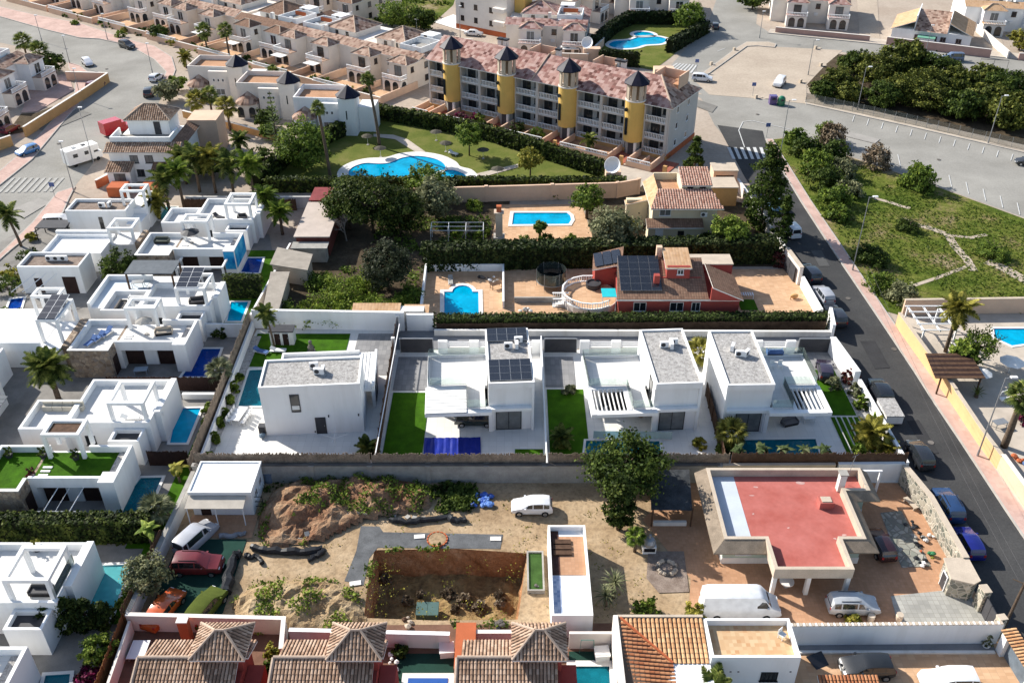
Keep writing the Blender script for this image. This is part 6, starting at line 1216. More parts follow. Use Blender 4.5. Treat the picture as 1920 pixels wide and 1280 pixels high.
def villa_front(oy,label,deck=None,ox=XL):
 """villa seen from its garden side: stone wing, white beam, dark shutters, roof terrace"""
 t=thing('white_villa',label,'house',(ox,oy,0),0,LG); deck=deck or DECKW
 part('stone_wing',STONE,t,(0,-1.8,0,4.6,4.8,3.0),(0,-1.8,3.0,4.6,-1.5,3.72),(4.3,-1.5,3.0,4.6,0.0,3.72)); part('wing_parapet',W,t,(0,-1.49,3.0,0.28,4.52,3.75),(0,4.52,3.0,4.9,4.8,3.75)); part('wing_coping',WC,t,(-0.03,-1.83,3.72,4.63,-1.47,3.8),(4.27,-1.47,3.72,4.63,0.0,3.8))
 part('rear_wall',W,t,(4.6,1.0,0,12.6,4.79,3.0)); part('beam',W,t,(4.63,0.0,2.55,11.4,0.3,3.75),(4.6,0.3,2.55,11.4,1.0,3.0)); part('corner_wall',W,t,(4.62,0.02,0,5.15,0.98,2.55))
 part('fin_wall',W,t,(11.4,-0.6,0,12.9,0.9,3.75),(12.6,0.9,0,12.9,4.8,3.75),(8.7,4.52,3.0,12.6,4.8,3.75)); part('roof_deck',deck,t,(4.6,0.31,3.0,12.59,4.51,3.03),(0.29,-1.48,3.0,4.29,4.51,3.03)); part('gravel_bed',GRAVEL,t,(11.6,0.95,3.031,12.5,4.4,3.1))
 for a,c in((5.2,7.3),(8.9,11.35)):part('shutter',DBROWN,t,(a,0.9,0.05,c,0.99,2.4))
 part('door_panel',W,t,(7.35,0.85,0.0,8.85,0.995,2.45)); part('side_shutter',DBROWN,t,(4.602,-1.3,0.05,4.66,-0.1,2.3))
 frame_pergola(t,5.0,3.55,8.65,6.0,3.03,6.05,W,0.34,bars=0,inner=None)
 for i in range(4):part('step',W,t,(5.0,0.5+i*0.55,3.035,5.9,0.75+i*0.55,3.12))
 return t
def villa_rear(oy,label,deck=None,ox=XL,d=7.5,solar=False,cloth=None):
 """villa seen from its entrance side: roof terrace with box frame pergola, plant enclosure in front"""
 t=thing('white_villa',label,'house',(ox,oy,0),0,LG); deck=deck or DECKW
 parapet_box(t,0.6,0,5.0,min(4.8,d),0,3.8,W,deck,0.75,0.26,'left_wing'); parapet_box(t,5.01,1.0,13.4,d,0,3.8,W,deck,0.75,0.26,'main_wing')
 part('side_wall',W,t,(13.41,2.6,0,14.0,d,3.95)); o=part('plant_enclosure',W,t,(9.8,-1.1,0,12.9,0.95,2.6),(9.8,-1.1,2.6,12.9,-0.85,3.1),(9.8,0.7,2.6,12.9,0.95,3.1),(9.8,-0.85,2.6,10.05,0.7,3.1),(12.65,-0.85,2.6,12.9,0.7,3.1)); part('dark_recess',DGREY,o,(10.05,-0.85,2.6,12.65,0.7,2.63))
 fo=frame_pergola(t,9.5,1.3,13.2,5.1,3.06,6.05,W,0.34,inner=cloth)
 if solar:
  for i in range(2):
   for j in range(4):p=part('solar_panel',SOLAR,t,(0,0,0,1.25,0.92,0.05),loc=(9.7+i*1.3,1.5+j*0.95,6.12+j*0.14)); p.rotation_euler=(R(9),0,0); part('panel_frame',WMET,p,(-0.02,-0.02,-0.02,0,0.94,0.055),(1.25,-0.02,-0.02,1.27,0.94,0.055),(0,-0.02,-0.02,1.25,0,0.055),(0,0.92,-0.02,1.25,0.94,0.055))
 part('bench',W,t,(5.5,1.3,3.06,9.2,1.7,3.35)); window(t,7.0,0.99,0.9,1.0,1.2,'f',DGREY); return t
villa_front(110.6,'left villa with a side wall of bright blue pictured panels'); villa_rear(118.3,'rear left villa with two box frames near the small turquoise pool',d=8.0)
villa_front(88.3,'left villa with striped steps and blue loungers on its roof'); villa_rear(95.0,'left villa with solar panels laid on its box frame',d=6.6,solar=True)
villa_front(65.4,'left villa with green turf on its roof terrace',TURF); villa_rear(72.6,'left villa with grey roof deck and brick slatted box frame',d=8.4,cloth=None)
villa_rear(49.6,'lower left villa with glass screened box frame above the turquoise pool',d=7.6); villa_front(41.6,'white villa cut by the bottom left corner of the picture')
part('pictured_panel',ground_mat('blue_photo_panel',[(0.3,(0.01,0.10,0.35)),(0.45,(0.02,0.28,0.58)),(0.62,(0.12,0.50,0.72)),(0.8,(0.55,0.75,0.8))],0.35,bmp=0.0),None,(-37.095,110.3,1.0,-37.06,115.2,3.6),label='bright blue pictured panel on the pool side of a left villa',cat='mural')
part('pictured_panel',MATS['blue_photo_panel'],None,(-38.55,109.96,1.0,-37.15,109.99,3.6),label='narrow blue pictured panel around the corner of the mural',cat='mural')
t=thing('roof_pergola','grey flat pergola roof on the solar panel villa','pergola',(-48.3,101.2,0)); part('canopy',M('grey_canopy',(0.12,0.135,0.15),0.7,0.2),t,(0,0,5.2,6.0,3.4,5.35))
for x in(0.05,5.75):
 for y in(0.05,3.15):part('post',BROWN,t,(x,y,3.0,x+0.2,y+0.2,5.2))
part('base_block',W,t,(0.0,0.7,0,6.0,3.4,2.98))
t=thing('garden_pergola','white beam frame before the blue panelled villa','pergola',(-44.5,107.6,0)); part('beam',W,t,(0,0,2.4,6.4,0.25,2.65),(0,0.25,2.4,0.25,2.9,2.65),(6.15,0.25,2.4,6.4,2.9,2.65)); part('post',W,t,(0,0,0,0.25,0.25,2.4)); part('post',W,t,(6.15,0,0,6.4,0.25,2.4)); part('post',W,t,(3.2,0,0,3.4,0.2,2.4))
t=thing('garden_pergola','thin white steel pergola frame before the turf roofed villa','pergola',(-43.4,62.3,0)); B().tube([(0,0,0),(0,0,2.5),(3.9,0,2.5),(3.9,0,0)],0.06,4).tube([(0.5,0,2.5),(0.6,3.2,2.55)],0.05,4).tube([(1.6,0,2.5),(1.7,3.2,2.55)],0.03,4).tube([(2.9,0,2.5),(3.0,3.2,2.55)],0.05,4).obj('frame',WMET,t)
table_set((-41.6,63.2),0,'grey covered table under the thin steel pergola',M('blue_grey_cloth',(0.3,0.36,0.42),0.9,0.1),w=2.0,d=1.0); table_set((-42.6,87.2),0.1,'pale covered table before the dark shutters',M('blue_grey_cloth'),w=1.5,d=0.9)
for i in range(3):lounger((-48.3+0.55*i,88.9+0.95*i),R(-20),['lowest','middle','highest'][i]+' blue lounger on the white roof with striped steps',BLUEF,z=3.05,group='blue roof loungers')
parasol((-42.6,90.9),'grey closed parasol among the roof furniture',1.0,2.2,CONC,3.05); sofa((-40.6,91.0),0.2,'tan rattan sofa on the roof of the striped steps villa',1.8,SAND,3.05); sofa((-47.5,96.5),pi/2,'black rattan sofa on the solar villa roof',2.2,CONCD,3.06); sofa((-46.2,98.6),pi,'black and white sofa facing the box frame',1.8,FABRIC,3.06)
sofa((-38.6,97.8),0.2,'dark lounge bed under the solar panels',1.7,DGREY,3.08); table_set((-47.2,101.9),0.1,'glass table under the grey pergola roof',GREYM,z=3.0)
sofa((-47.9,113.7),0,'dark green sofa on the roof of the blue panelled villa',1.8,M('olive_fabric',(0.1,0.11,0.09),0.9,0.2),3.04); parasol((-43.8,113.6),'dark round parasol on the roof of the blue panelled villa',1.3,2.0,DGREY,3.04)
sofa((-38.6,120.8),0.2,'dark armchair under the rear box frame',1.2,DGREY,3.08); lounger((-42.0,121.0),R(60),'dark lounger on the rear villa roof',DGREY,DGREY,3.08)
for i in range(4):B().box(-0.5,-0.3,0,0.5,0.3,0.6).box(-0.5,0.1,0.6,0.5,0.3,0.95).obj('lounge_chair',M('cream_cushion',(0.5,0.46,0.38),0.95,0.1),None,(-48.1+1.05*i,76.6,3.07),label=['first','second','third','fourth'][i]+' cream cushion seat from the left along the roof parapet',cat='seat',group='cushion seats on the roof')
o=part('shade_slats',BROWN,None,(-44.6,69.4,5.78,-41.7,71.0,5.82),label='brown timber slats inside the box frame by the turf roof',cat='shade slats')
lounger((-39.0,74.9),R(95),'white lounger under the box frame by the blue pool',z=3.08); chair((-36.2,75.6),1.0,'white chair beside the box frame over the blue pool',z=3.08)
sofa((-38.6,52.2),0,'black lounge bed under the glass screened frame',1.7,DGREY,3.08); chair((-36.9,53.6),2.0,'round chair on the lower left roof deck',DGREY,3.08); t=thing('glass_screen','glass screen on the lower left roof edge','screen',(-36.8,50.9,3.85)); glass_panel(t,0,0,0,4.0,0,1.0)
t=thing('kitchen_counter','white and grey kitchen counter on the lower left roof','counter',(-44.2,52.3,3.08)); part('counter',W,t,(-0.5,-1.5,0,0.5,1.5,0.9)); part('worktop',GREYM,t,(-0.52,-1.52,0.9,0.52,1.52,0.95))
pot_plant((-41.0,57.0),'yellow green plant by the stone chimney of the lower left villa',z=3.07,leaf=LF_YEL,r=0.6)
for i,(x,y,l) in enumerate([(-48.9,69.2,'cactus pot in the corner of the turf roof'),(-45.6,69.2,'dark spiky pot on the turf roof'),(-42.3,68.9,'dark ball shaped pot on the turf roof'),(-45.4,66.2,'reddish pot at the edge of the stone wing')]):pot_plant((x,y),l,z=3.05,r=0.55,leaf=[LF_DARK,LF_DARK,LF_DARK,LF_RED][i])
def flat_block(x,y,wd,dp,h,label,roof=None,door=True,slit=True):
 t=thing('white_villa',label,'house',(x,y,0),0,LG); parapet_box(t,0,0,wd,dp,0,h,W,roof or GRAVELB,0.45,0.24)
 if slit:part('slit_window',DGLASS,t,(wd*0.52,-0.03,0.5,wd*0.52+0.6,0.02,h-1.0))
 if door:part('garage_door',DBROWN,t,(wd*0.68,-0.04,0.0,wd*0.9,0.02,2.5)); part('shutter',DBROWN,t,(wd*0.22,-0.04,0.1,wd*0.34,0.02,2.3))
 return t
flat_block(-64.2,121.7,8.7,4.0,4.0,'white villa with brown grit roof next to the zebra crossing',door=False); flat_block(-63.9,105.3,8.0,4.0,4.0,'white villa with brown grit roof and two dark doors',slit=False)
for i,(x,y,rz) in enumerate([(-59.6,123.6,0),(-58.6,123.9,1.5)]):ac_unit((x,y),rz,['wide','turned'][i]+' air conditioner on the grit roof by the zebra crossing',3.6,'roof air conditioners')
for i in range(3):ac_unit((-60.6+i*0.95,107.6),0,['first','second','third'][i]+' of three air conditioners in a row on the grit roof',3.6,'roof air conditioners')
t=thing('white_villa','white villa with glass terrace and box frame behind the grit roofs','house',(-56.8,124.2,0),0,LG); part('wall',W,t,(0.3,0.2,0,3.4,6.5,3.0)); frame_pergola(t,0,0,3.5,2.4,3.0,6.0,W,0.32); glass_panel(t,3.4,0,3.4,2.2,3.0); part('stair_wall',W,t,(1.2,-3.2,0,3.2,0.19,2.2))
t=thing('white_villa','white villa with open box frame over a stone clad stair','house',(-64.0,111.0,0),0,LG); parapet_box(t,0.5,0,8.6,5.6,0,2.9,W,W,0.5,0.22); frame_pergola(t,8.7,3.2,12.2,6.4,0,5.0,W,0.34); part('stone_wing',STONE,t,(12.25,2.8,0,12.9,6.6,3.0)); part('terrace',WHITETILE,t,(8.75,3.0,0,12.2,6.7,2.6)); part('planter_wall',W,t,(0.2,5.8,0,7.6,6.4,3.2))
t=thing('white_villa','white villa at the left with solar panels over a stone wall','house',(-57.5,88.0,0),0,LG); part('wall',W,t,(-9,0.5,0,3.6,8.8,2.9)); part('roof_deck',WHITETILE,t,(-9,0.6,2.9,3.5,8.7,2.93)); part('parapet',W,t,(-9,0.3,2.4,3.6,0.52,3.6)); frame_pergola(t,3.3,1.4,5.8,6.1,2.9,6.0,W,0.32); part('stone_wing',STONE,t,(5.85,0.6,0,7.0,6.4,3.0)); part('terrace',W,t,(3.62,-1.6,0,5.8,6.0,2.88)); frame_pergola(t,0.5,6.6,3.8,8.7,2.95,6.0,W,0.3)
for i in range(2):
 for j in range(4):p=part('solar_panel',SOLAR,t,(0,0,0,1.0,1.1,0.05),loc=(3.5+i*1.05,1.5+j*1.14,6.05+j*0.12)); p.rotation_euler=(R(7),0,0); part('panel_frame',WMET,p,(-0.02,-0.02,-0.02,0,1.12,0.055),(1.0,-0.02,-0.02,1.02,1.12,0.055),(0,1.1,-0.02,1.0,1.12,0.055))
t=thing('white_villa','flat white roof with pale blue deck right of the solar villa','house',(-52.9,94.6,0),0,LG); part('wall',W,t,(1.2,2.2,0,7.0,9.2,3.0)); part('roof_deck',M('pale_blue_roof',(0.62,0.68,0.72),0.7,0.06),t,(1.5,2.5,3.0,6.7,8.9,3.03)); part('parapet',W,t,(1.2,2.2,3.0,1.5,9.2,3.7),(1.5,8.9,3.0,7.0,9.2,3.7))  # roof deck is pale blue all over
t=thing('white_villa','long white villa roof at the left edge with a glass strip','house',(-72,78.5,0),0,LG); part('wall',W,t,(-6,0,0,14.6,8.6,3.1)); part('roof_deck',WHITETILE,t,(-6,0.3,3.1,14.3,8.3,3.13)); part('parapet',W,t,(-6,0,3.1,14.6,0.25,3.7),(14.35,0.25,3.1,14.6,8.6,3.7)); part('skylight',BALGL,t,(12.2,0.6,3.14,12.6,8.0,3.5)); part('end_block',W,t,(14.62,0.0,0,16.6,3.0,2.9))
t=thing('white_villa','white villa block cut by the left edge below the long roof','house',(-66,69.0,0),0,LG); parapet_box(t,-8,0,8.3,6.6,0,4.2,W,CREAM2,0.4,0.24)
ac_unit((-56.4,70.3),1.5,'air conditioner at the foot of the left edge villa',0.0)
t=thing('garden_pergola','grey slatted carport roof at the left edge','pergola',(-58.5,76.0,0))
for i in range(6):part('slat',M('grey_canopy',(0.12,0.135,0.15),0.7,0.2),t,(-6,i*0.62,2.5,4.6,i*0.62+0.56,2.56))
part('edge_beam',WMET,t,(-6,-0.25,2.35,4.6,-0.05,2.6)); part('post',WMET,t,(4.4,-0.2,0,4.55,-0.06,2.35))
for i in range(3):B().tube([(-61.5+i*1.4,104.9,3.2),(-63.4+i*1.4,101.6,2.4)],0.06,4).obj('pergola_beam',WMET,label=['left','middle','right'][i]+' slanting white beam before the two dark doors',cat='beam',group='slanting white beams')
for(x0,y0,x1,y1) in((-36.9,95.4,-32.5,104.0),(-33.3,84.9,-32.3,94.0),(-33.2,72.6,-32.1,82.0),(-33.5,62.4,-31.9,71.6),(-33.5,51.5,-32.1,60.2),(-37.0,105.5,-32.4,117.0),(-35.2,60.0,-32.0,61.0)):rect('turf_lawn',x0,y0,x1,y1,TURF)
for i,(x0,x1,y,m,l) in enumerate([(-45.2,-32.6,84.0,DBROWN,'dark brown screen between the striped steps villa and the grey deck villa'),(-36.6,-32.6,71.4,DBROWN,'dark brown screen at the head of the teal pool'),(-50.0,-33.0,130.0,BROWN,'brown screen behind the rear left villas')]):slat_fence('timber_screen',l,[(x0,y),(x1,y)],1.9,m,0,0.16,0.155)
hedge([(-37.0,104.4),(-32.6,104.4)],1.2,3.2,'tall clipped hedge behind the bright blue pool',dens=36,seed=4); hedge([(-50.5,104.4),(-44.0,104.4)],1.0,2.6,'dark hedge behind the grey pergola roof',dens=30,seed=5); hedge([(-53.0,61.2),(-33.2,61.4)],1.6,2.7,'long dark hedge before the turf roofed villa',dens=40,seed=6)
wall('plot_wall','white wall between the bright and the deep blue pools',[(-40.0,95.0),(-32.6,95.0)],1.9,W,0.25); wall('plot_wall','low white planter wall above the brown screen',[(-36.5,82.6),(-32.5,82.6)],0.7,W,0.4)
wall('boundary_wall','white wall beside the grey shed roofs up to the palms',[(-32.2,97.2),(-31.0,116.0)],1.8,W,0.25)
wall('boundary_wall','white wall behind the rear villas under the palms',[(-50,131.0),(-28,131.0)],1.9,WC,0.25); wall('boundary_wall','stone and white wall behind the left pools',[(-57,117.5),(-51.5,117.0)],1.6,SAND,0.3)
palm(G(110,748),4.2,'big feather palm before the stone wing of the left villa','feather',2.6,34,LF_PALM,seed=41,r=0.26); palm((G(40,462).x,G(40,462).y),4.6,'feather palm at the left edge by the pink pavement','feather',2.4,16,LF_PALM,seed=42,r=0.18,lean=(-1.0,0.6))
palm(G(416,722),2.0,'fan palm beside the deep blue pool','fan',1.7,26,LF_OLIVE,seed=43,r=0.2); palm(G(300,985),1.8,'grey green fan palm at the end of the teal pool','fan',2.0,30,LF_OLIVE,seed=44,r=0.22); palm(G(288,1030),1.4,'ragged palm below the grey green fan palm','banana',2.0,12,LF_LIGHT,seed=45,r=0.15,el=(20,80)); palm(G(338,905),0.8,'yellow green banana plant by the white plot wall','banana',1.8,12,LF_YEL,seed=46,r=0.12,el=(20,80))
tree(G(230,535),'dense dark tree between the left villas',2.3,4.2,LF_DARK,51,1.0,clumps=70,per=50,leaf=0.28); tree(G(285,1108),'round brown green bush tree by the turquoise pool',1.9,2.6,LF_OLIVE,52,1.0,clumps=80,per=50,leaf=0.2); shrub(G(242,1140),1.2,1.6,'bright green bush at the end of the turquoise pool',LF_LIGHT,53)
for i,(a,c,r_,h_) in enumerate([(100,1185,1.2,3.0),(135,1180,1.2,3.4),(170,1178,1.1,3.2),(200,1175,1.0,2.6)]):tree(G(a,c),['first','second','third','fourth'][i]+' dark conifer from the left below the turquoise pool',r_,h_,LF_HEDGE,54+i%2,0.2,'dark conifers','column','conifer',clumps=60,per=50,leaf=0.2)
tree(G(190,1238),'bright round bush in the lower left garden',1.3,2.0,LF_LIGHT,58,0.5,clumps=60,per=45,leaf=0.2); shrub(G(170,1275),1.2,1.2,'purple flowering bush at the bottom left',LF_BOUG,59)
for i,(a,c,r_,h_,m_,l) in enumerate([(28,520,1.6,1.6,LF_YEL,'yellow green bushes by the left grit roof'),(60,495,1.8,2.4,LF_DARK,'dark bushes at the left grit roof corner'),(15,545,2.0,2.2,LF_DARK,'dark bushes under the left grit roof'),(18,600,1.6,1.4,LF_MID,'green plot beside the little blue pool'),(395,770,0.8,1.0,LF_MID,'low palm like bush on the turf by the blue pool'),(392,800,0.9,1.0,LF_LIGHT,'bright bush on the turf by the blue pool'),(410,632,0.9,1.6,LF_DARK,'dark bush where the brown screen starts'),(60,450,0.8,1.2,LF_YEL,'yellow green bush before the cream planter'),(12,860,0.9,1.0,LF_DARK,'dark plants at the left edge by the turf roof')]):shrub(G(a,c),r_,h_,l,m_,61+i%3)
t=thing('carport','dark slatted carport beside the white minibus','carport',G(72,452)); part('roof',DGREY,t,(0,0,2.0,4.4,2.6,2.12)); part('post',BLACKM,t,(0,0,0,0.1,0.1,2.0)); part('post',BLACKM,t,(4.3,0,0,4.4,0.1,2.0)); part('post',BLACKM,t,(0,2.5,0,0.1,2.6,2.0)); part('post',BLACKM,t,(4.3,2.5,0,4.4,2.6,2.0))
car(G(116,424),0.1,'smallvan',(0.72,0.72,0.72),'white minibus behind the grit roofed villa','minibus_white')
def flat_roof_shed(pts,z,label,wallm,roofm,h0=0.0):
 t=thing('garden_shed',label,'shed',(pts[0][0],pts[0][1],0)); q=[(p[0]-pts[0][0],p[1]-pts[0][1]) for p in pts]
 B().prism(offset_poly(q,-0.25),h0,z).obj('wall',wallm,t); B().prism(q,z,z+0.14).obj('roof',roofm,t); return t
PINKR=M('pinkish_roof_screed',(0.52,0.44,0.38),0.9,0.15,0.5,0.1); BEIGER=M('beige_fibre_cement',(0.36,0.32,0.27),0.9,0.2,0.8,0.15)
flat_roof_shed([(-30.3,115.5),(-25.3,115.5),(-25.3,126.6),(-30.3,126.6)],2.9,'long shed with pale pink flat roof and red wall',M('red_brown_wall',(0.16,0.05,0.04),0.9,0.2),PINKR)
flat_roof_shed([(-30.2,126.8),(-25.6,126.8),(-25.9,131.4),(-30.1,131.4)],3.1,'dark red sheet roof at the end of the long pink shed',BROWN,M('dark_red_sheet',(0.26,0.06,0.06),0.6,0.25,0.8,0.15))
flat_roof_shed([(-32.1,108.4),(-26.8,106.8),(-26.9,111.2),(-32.1,113.2)],2.5,'tilted beige cement roof beside the villas',SAND,BEIGER); flat_roof_shed([(-30.6,97.4),(-28.6,97.4),(-29.1,106.6),(-31.6,106.6)],2.4,'narrow beige lean to roof along the white wall',SAND,BEIGER); flat_roof_shed([(-30.4,113.4),(-25.4,113.4),(-25.4,115.3),(-30.4,115.3)],2.2,'low grey lean to in front of the pink shed',CONC,CONC)
rg=random.Random(9)
for i,(a,c,r_,h_,m_,th,s,l) in enumerate([(700,436,5.0,8.0,LF_HEDGE,1.5,71,'largest dark evergreen in the wild garden'),(655,428,3.6,6.6,LF_DARK,1.2,72,'dark evergreen beside the pink shed'),(752,440,3.6,6.5,LF_HEDGE,1.0,73,'dark evergreen right of the largest one'),(818,412,3.2,5.2,LF_OLIVE,1.2,74,'grey green olive tree before the peach wall'),(730,545,3.2,6.0,cached('oldk',lambda:leaf_mat('leaf_dark_olive',[(0.015,0.02,0.01),(0.04,0.05,0.025),(0.09,0.10,0.06)])),1.0,75,'dark olive tree above the green thicket'),(1100,410,2.7,4.2,LF_MID,1.2,76,'bright green tree by the rectangular pool'),(1150,472,3.4,5.4,LF_OLIVE,1.0,77,'thin olive yellow tree before the yellow house'),(1365,474,2.8,4.2,LF_LIGHT,1.0,78,'light green tree in front of the yellow house'),(1012,450,0.8,1.4,LF_MID,1.4,79,'small round tree before the rectangular pool'),(800,375,3.0,4.4,LF_MID,1.5,80,'mid green tree at the back of the wild garden')]):tree(G(a,c),l,r_,h_,m_,s,th,trunk_r=0.2,clumps=120 if r_>3 else 60,per=48,leaf=0.3)
b=B()
def branch(p,d,ln,r,k):
 q=p+d*ln; b.tube([p,q],[r,r*0.6],4)
 if k:
  for _ in range(4):branch(p.lerp(q,rg.uniform(0.5,1)),(d+Vector((rg.uniform(-.8,.8),rg.uniform(-.8,.8),rg.uniform(-.2,.5)))).normalized(),ln*0.62,r*0.55,k-1)
p=G(650,452); t=thing('bare_tree','bare grey branched tree in front of the pink shed','tree',p); branch(Vector((0,0,0)),Vector((-0.1,0,1)),2.2,0.14,4); b.obj('branches',M('grey_dead_wood',(0.22,0.19,0.17),0.9,0.2),t)
b=B(); branch(Vector((0,0,0.3)),Vector((0.3,0.2,0.5)),1.6,0.08,4); b.obj('brushwood_pile',MATS['grey_dead_wood'],None,G(865,452),label='tangle of dry grey branches by the white trellis',cat='brushwood')
for i,(a,c,r_,h_) in enumerate([(585,598,2.0,1.8),(615,575,2.4,2.2),(650,555,2.6,2.4),(680,590,2.4,2.0),(640,600,2.0,1.8),(720,590,2.2,2.0),(755,585,1.9,1.8),(690,535,2.0,1.8),(600,535,1.8,1.6),(770,560,1.4,1.8),(545,590,2.0,1.6),(525,602,1.6,1.4)]):shrub(G(a,c),r_*1.3,h_*1.15,['broad','rounded','tall','dense','low','wide','leafy','small','shaded','corner','left','leftmost'][i]+' green bush in the thicket behind the white wall',LF_LIGHT if i<8 else LF_MID,81+i%3,'thicket bushes',clumps=40,per=40,leaf=0.22)
for i,(a,c,m_,l) in enumerate([(860,440,LF_LIGHT,'bright bush under the white trellis'),(905,445,LF_MID,'bush beside the stone column'),(1025,458,LF_MID,'bush row left end before the pool terrace'),(1075,458,LF_LIGHT,'bush row right end before the pool terrace'),(985,462,LF_MID,'low bush before the white edge wall'),(890,392,LF_LIGHT,'sunlit bush by the peach wall'),(1045,368,LF_YEL,'yellow bush against the peach wall'),(880,372,LF_DARK,'dark bush against the peach wall'),(1185,425,LF_YEL,'pale flowering bush at the yellow house steps'),(1325,450,LF_DARK,'dark bushes at the foot of the yellow house'),(1290,470,LF_DARK,'dark shrub below the arched door'),(840,425,LF_MID,'leafy bush left of the white trellis')]):shrub(G(a,c),1.5,1.5,l,m_,84+i%3)
weeds('wild_undergrowth','rank green undergrowth of the wild garden',grid_pts([(-25,98),(-13,98),(-12.5,112),(-24,112)],0.45,rg)+grid_pts([(-12,115),(-3,116),(-3,128),(-20,128),(-20,118)],0.5,rg),LF_MID,0.28,6,31,(0,0.45),thr=-0.15,s=0.3)
t=thing('trellis','white metal trellis frame in the wild garden','trellis',(-11.6,119.0,0)); bb=B()
for x in(0,2.5,5.0,7.5):bb.tube([(x,0,0),(x,0,2.2),(x,2.2,2.4),(x,2.2,0)],0.04,4)
for y,z in((0,2.2),(1.1,2.3),(2.2,2.4)):bb.tube([(0,y,z),(7.5,y,z)],0.04,4)
bb.obj('frame',WMET,t)
t=thing('stone_column','tall weathered brick column in the garden','column',G(936,452)); part('shaft',SAND,t,(-0.5,-0.5,0,0.5,0.5,4.6)); part('base',CONC,t,(-0.8,-0.8,0,0.8,0.8,0.9)); part('cap',TERRA,t,(-0.35,-0.35,4.6,0.35,0.35,5.6)); part('cap_slab',SAND,t,(-0.7,-0.7,4.6,0.7,0.7,4.75))
wall('garden_wall','long peach wall behind the wild garden and pool',[(-24.5,131.8),(16.5,134.6),(20.0,136.0)],2.5,PEACH,0.25,PEACH,pillars=9.5,ph=2.6); wall('edge_wall','low white edge wall before the pool terrace',[(-2.0,115.0),(10.0,115.4)],0.5,WC,0.25); part('orange_step',PEACHTILE,None,(-8.6,114.6,0,-3.6,115.8,0.5),label='orange tiled step beside the dark hedge',cat='steps')
hedge([(-11.5,112.2),(36.6,114.4)],2.6,3.4,'tall dark hedge row between the red villa and the yellow house',leaf_mat('tall_hedge_leaf',[(0.008,0.016,0.004),(0.03,0.046,0.012),(0.075,0.09,0.025)],0.15),22,0.34,seed=11)
for i,(a,c,r_,h_,l) in enumerate([(1425,432,2.9,13.0,'huge dark conifer beside the side street'),(1463,456,1.2,7.0,'slim dark cypress on the pavement edge'),(1300,326,1.5,6.0,'dark cypress at the end of the apartment block')]):tree(G(a,c),l,r_,h_,LF_DARK,91+i,0.4,shape='column',name='cypress_tree',clumps=160 if i==0 else 80,per=50,leaf=0.32)
t=thing('yellow_house','pale yellow two storey house with brown tiled roofs','house',(19.4,119.3,0)); part('ground_wall',PALEYEL,t,(0,0,0,7.6,2,2.9)); part('wall',PALEYEL,t,(0.6,1.2,0,9.8,9,5.6))
m=[TM_PINK,TM_DARK]; shed_roof(t,[(-0.3,-0.6,2.75),(7.8,-0.6,2.75),(7.8,1.19,3.4),(-0.3,1.19,3.4)],ROOFBRN,'porch_roof'); shed_roof(t,[(0.1,-0.2,5.5),(10.4,-0.2,5.5),(9.2,3.9,6.7),(1.6,3.9,6.7)],m,'main_roof',True,pitch=0.36); shed_roof(t,[(0.0,9.0,5.5),(0.05,-0.15,5.5),(1.5,3.7,6.7),(1.5,9.0,6.7)],ROOFOCH,'side_roof')
part('terrace_floor',TERRATILE,t,(1.6,4.0,5.9,4.9,8.8,5.95)); part('terrace_wall',PALEYEL,t,(1.5,8.8,5.5,5.0,9.05,7.0),(4.9,3.95,5.5,5.15,8.8,7.0)); part('upper_room',PALEYEL,t,(5.2,4.3,5.5,9.0,8.0,7.3)); shed_roof(t,[(4.9,3.9,7.2),(9.3,3.9,7.2),(9.3,8.3,8.2),(4.9,8.3,8.2)],m,'upper_roof',True,pitch=0.36)
for x in(6.2,8.0):window(t,x,4.29,6.1,0.9,0.8,'f',BROWN,DGLASS,1)
window(t,2.4,1.19,3.8,1.6,1.2,'f',WMET,CURT); ac_unit((27.2,119.9),0,'white air conditioner on the front of the yellow house',3.9); window(t,4.7,-0.01,1.0,0.9,1.0,'f',BROWN); doorway(t,1.6,0,0,1.0,2.2,'f',WMET); part('annex_wall',ORANGE,t,(10.5,12.3,0,15.2,16,3.0)); part('annex_roof',SAND,t,(10.4,12.2,3.0,15.3,16.1,3.15)); part('garage',PEACH,t,(12.6,18.4,0,16.4,21.5,3.1)); part('garage_door',DBROWN,t,(13.0,18.36,0,15.8,18.41,2.4)); part('garage_roof',SAND,t,(12.5,18.3,3.1,16.5,21.6,3.25))
part('side_arch',PALEYEL,t,(-2.6,5.6,0,0.5,6.4,4.2)); shed_roof(t,[(-2.8,5.2,3.6),(0.5,5.2,4.4),(0.5,6.8,4.4),(-2.8,6.8,3.6)],ROOFOCH,'arch_roof')
t=thing('red_villa','dark red villa with brown tile roofs and solar panels','house',(13.4,99.5,0)); part('wall',REDW,t,(0,0,0,15.0,6.4,2.8),(0.3,3,2.8,10.5,6.3,4.0)); shed_roof(t,[(-0.4,-0.5,2.85),(11.0,-0.5,2.85),(11.0,6.4,5.0),(0.2,6.4,5.0)],ROOFBRN,'main_roof')
shed_roof(t,[(15.3,-0.7,2.9),(15.3,5.4,2.9),(11.3,5.4,4.7),(11.3,-0.7,4.7)],ROOFBRN,'gable_roof'); B().add([(11.2,-0.6,2.8),(15.2,-0.6,2.75),(11.2,-0.6,4.6),(11.2,-0.3,2.8),(15.2,-0.3,2.75),(11.2,-0.3,4.6)],[(0,1,2),(5,4,3),(0,3,4,1),(1,4,5,2),(2,5,3,0)]).obj('gable_wall',REDW,t)
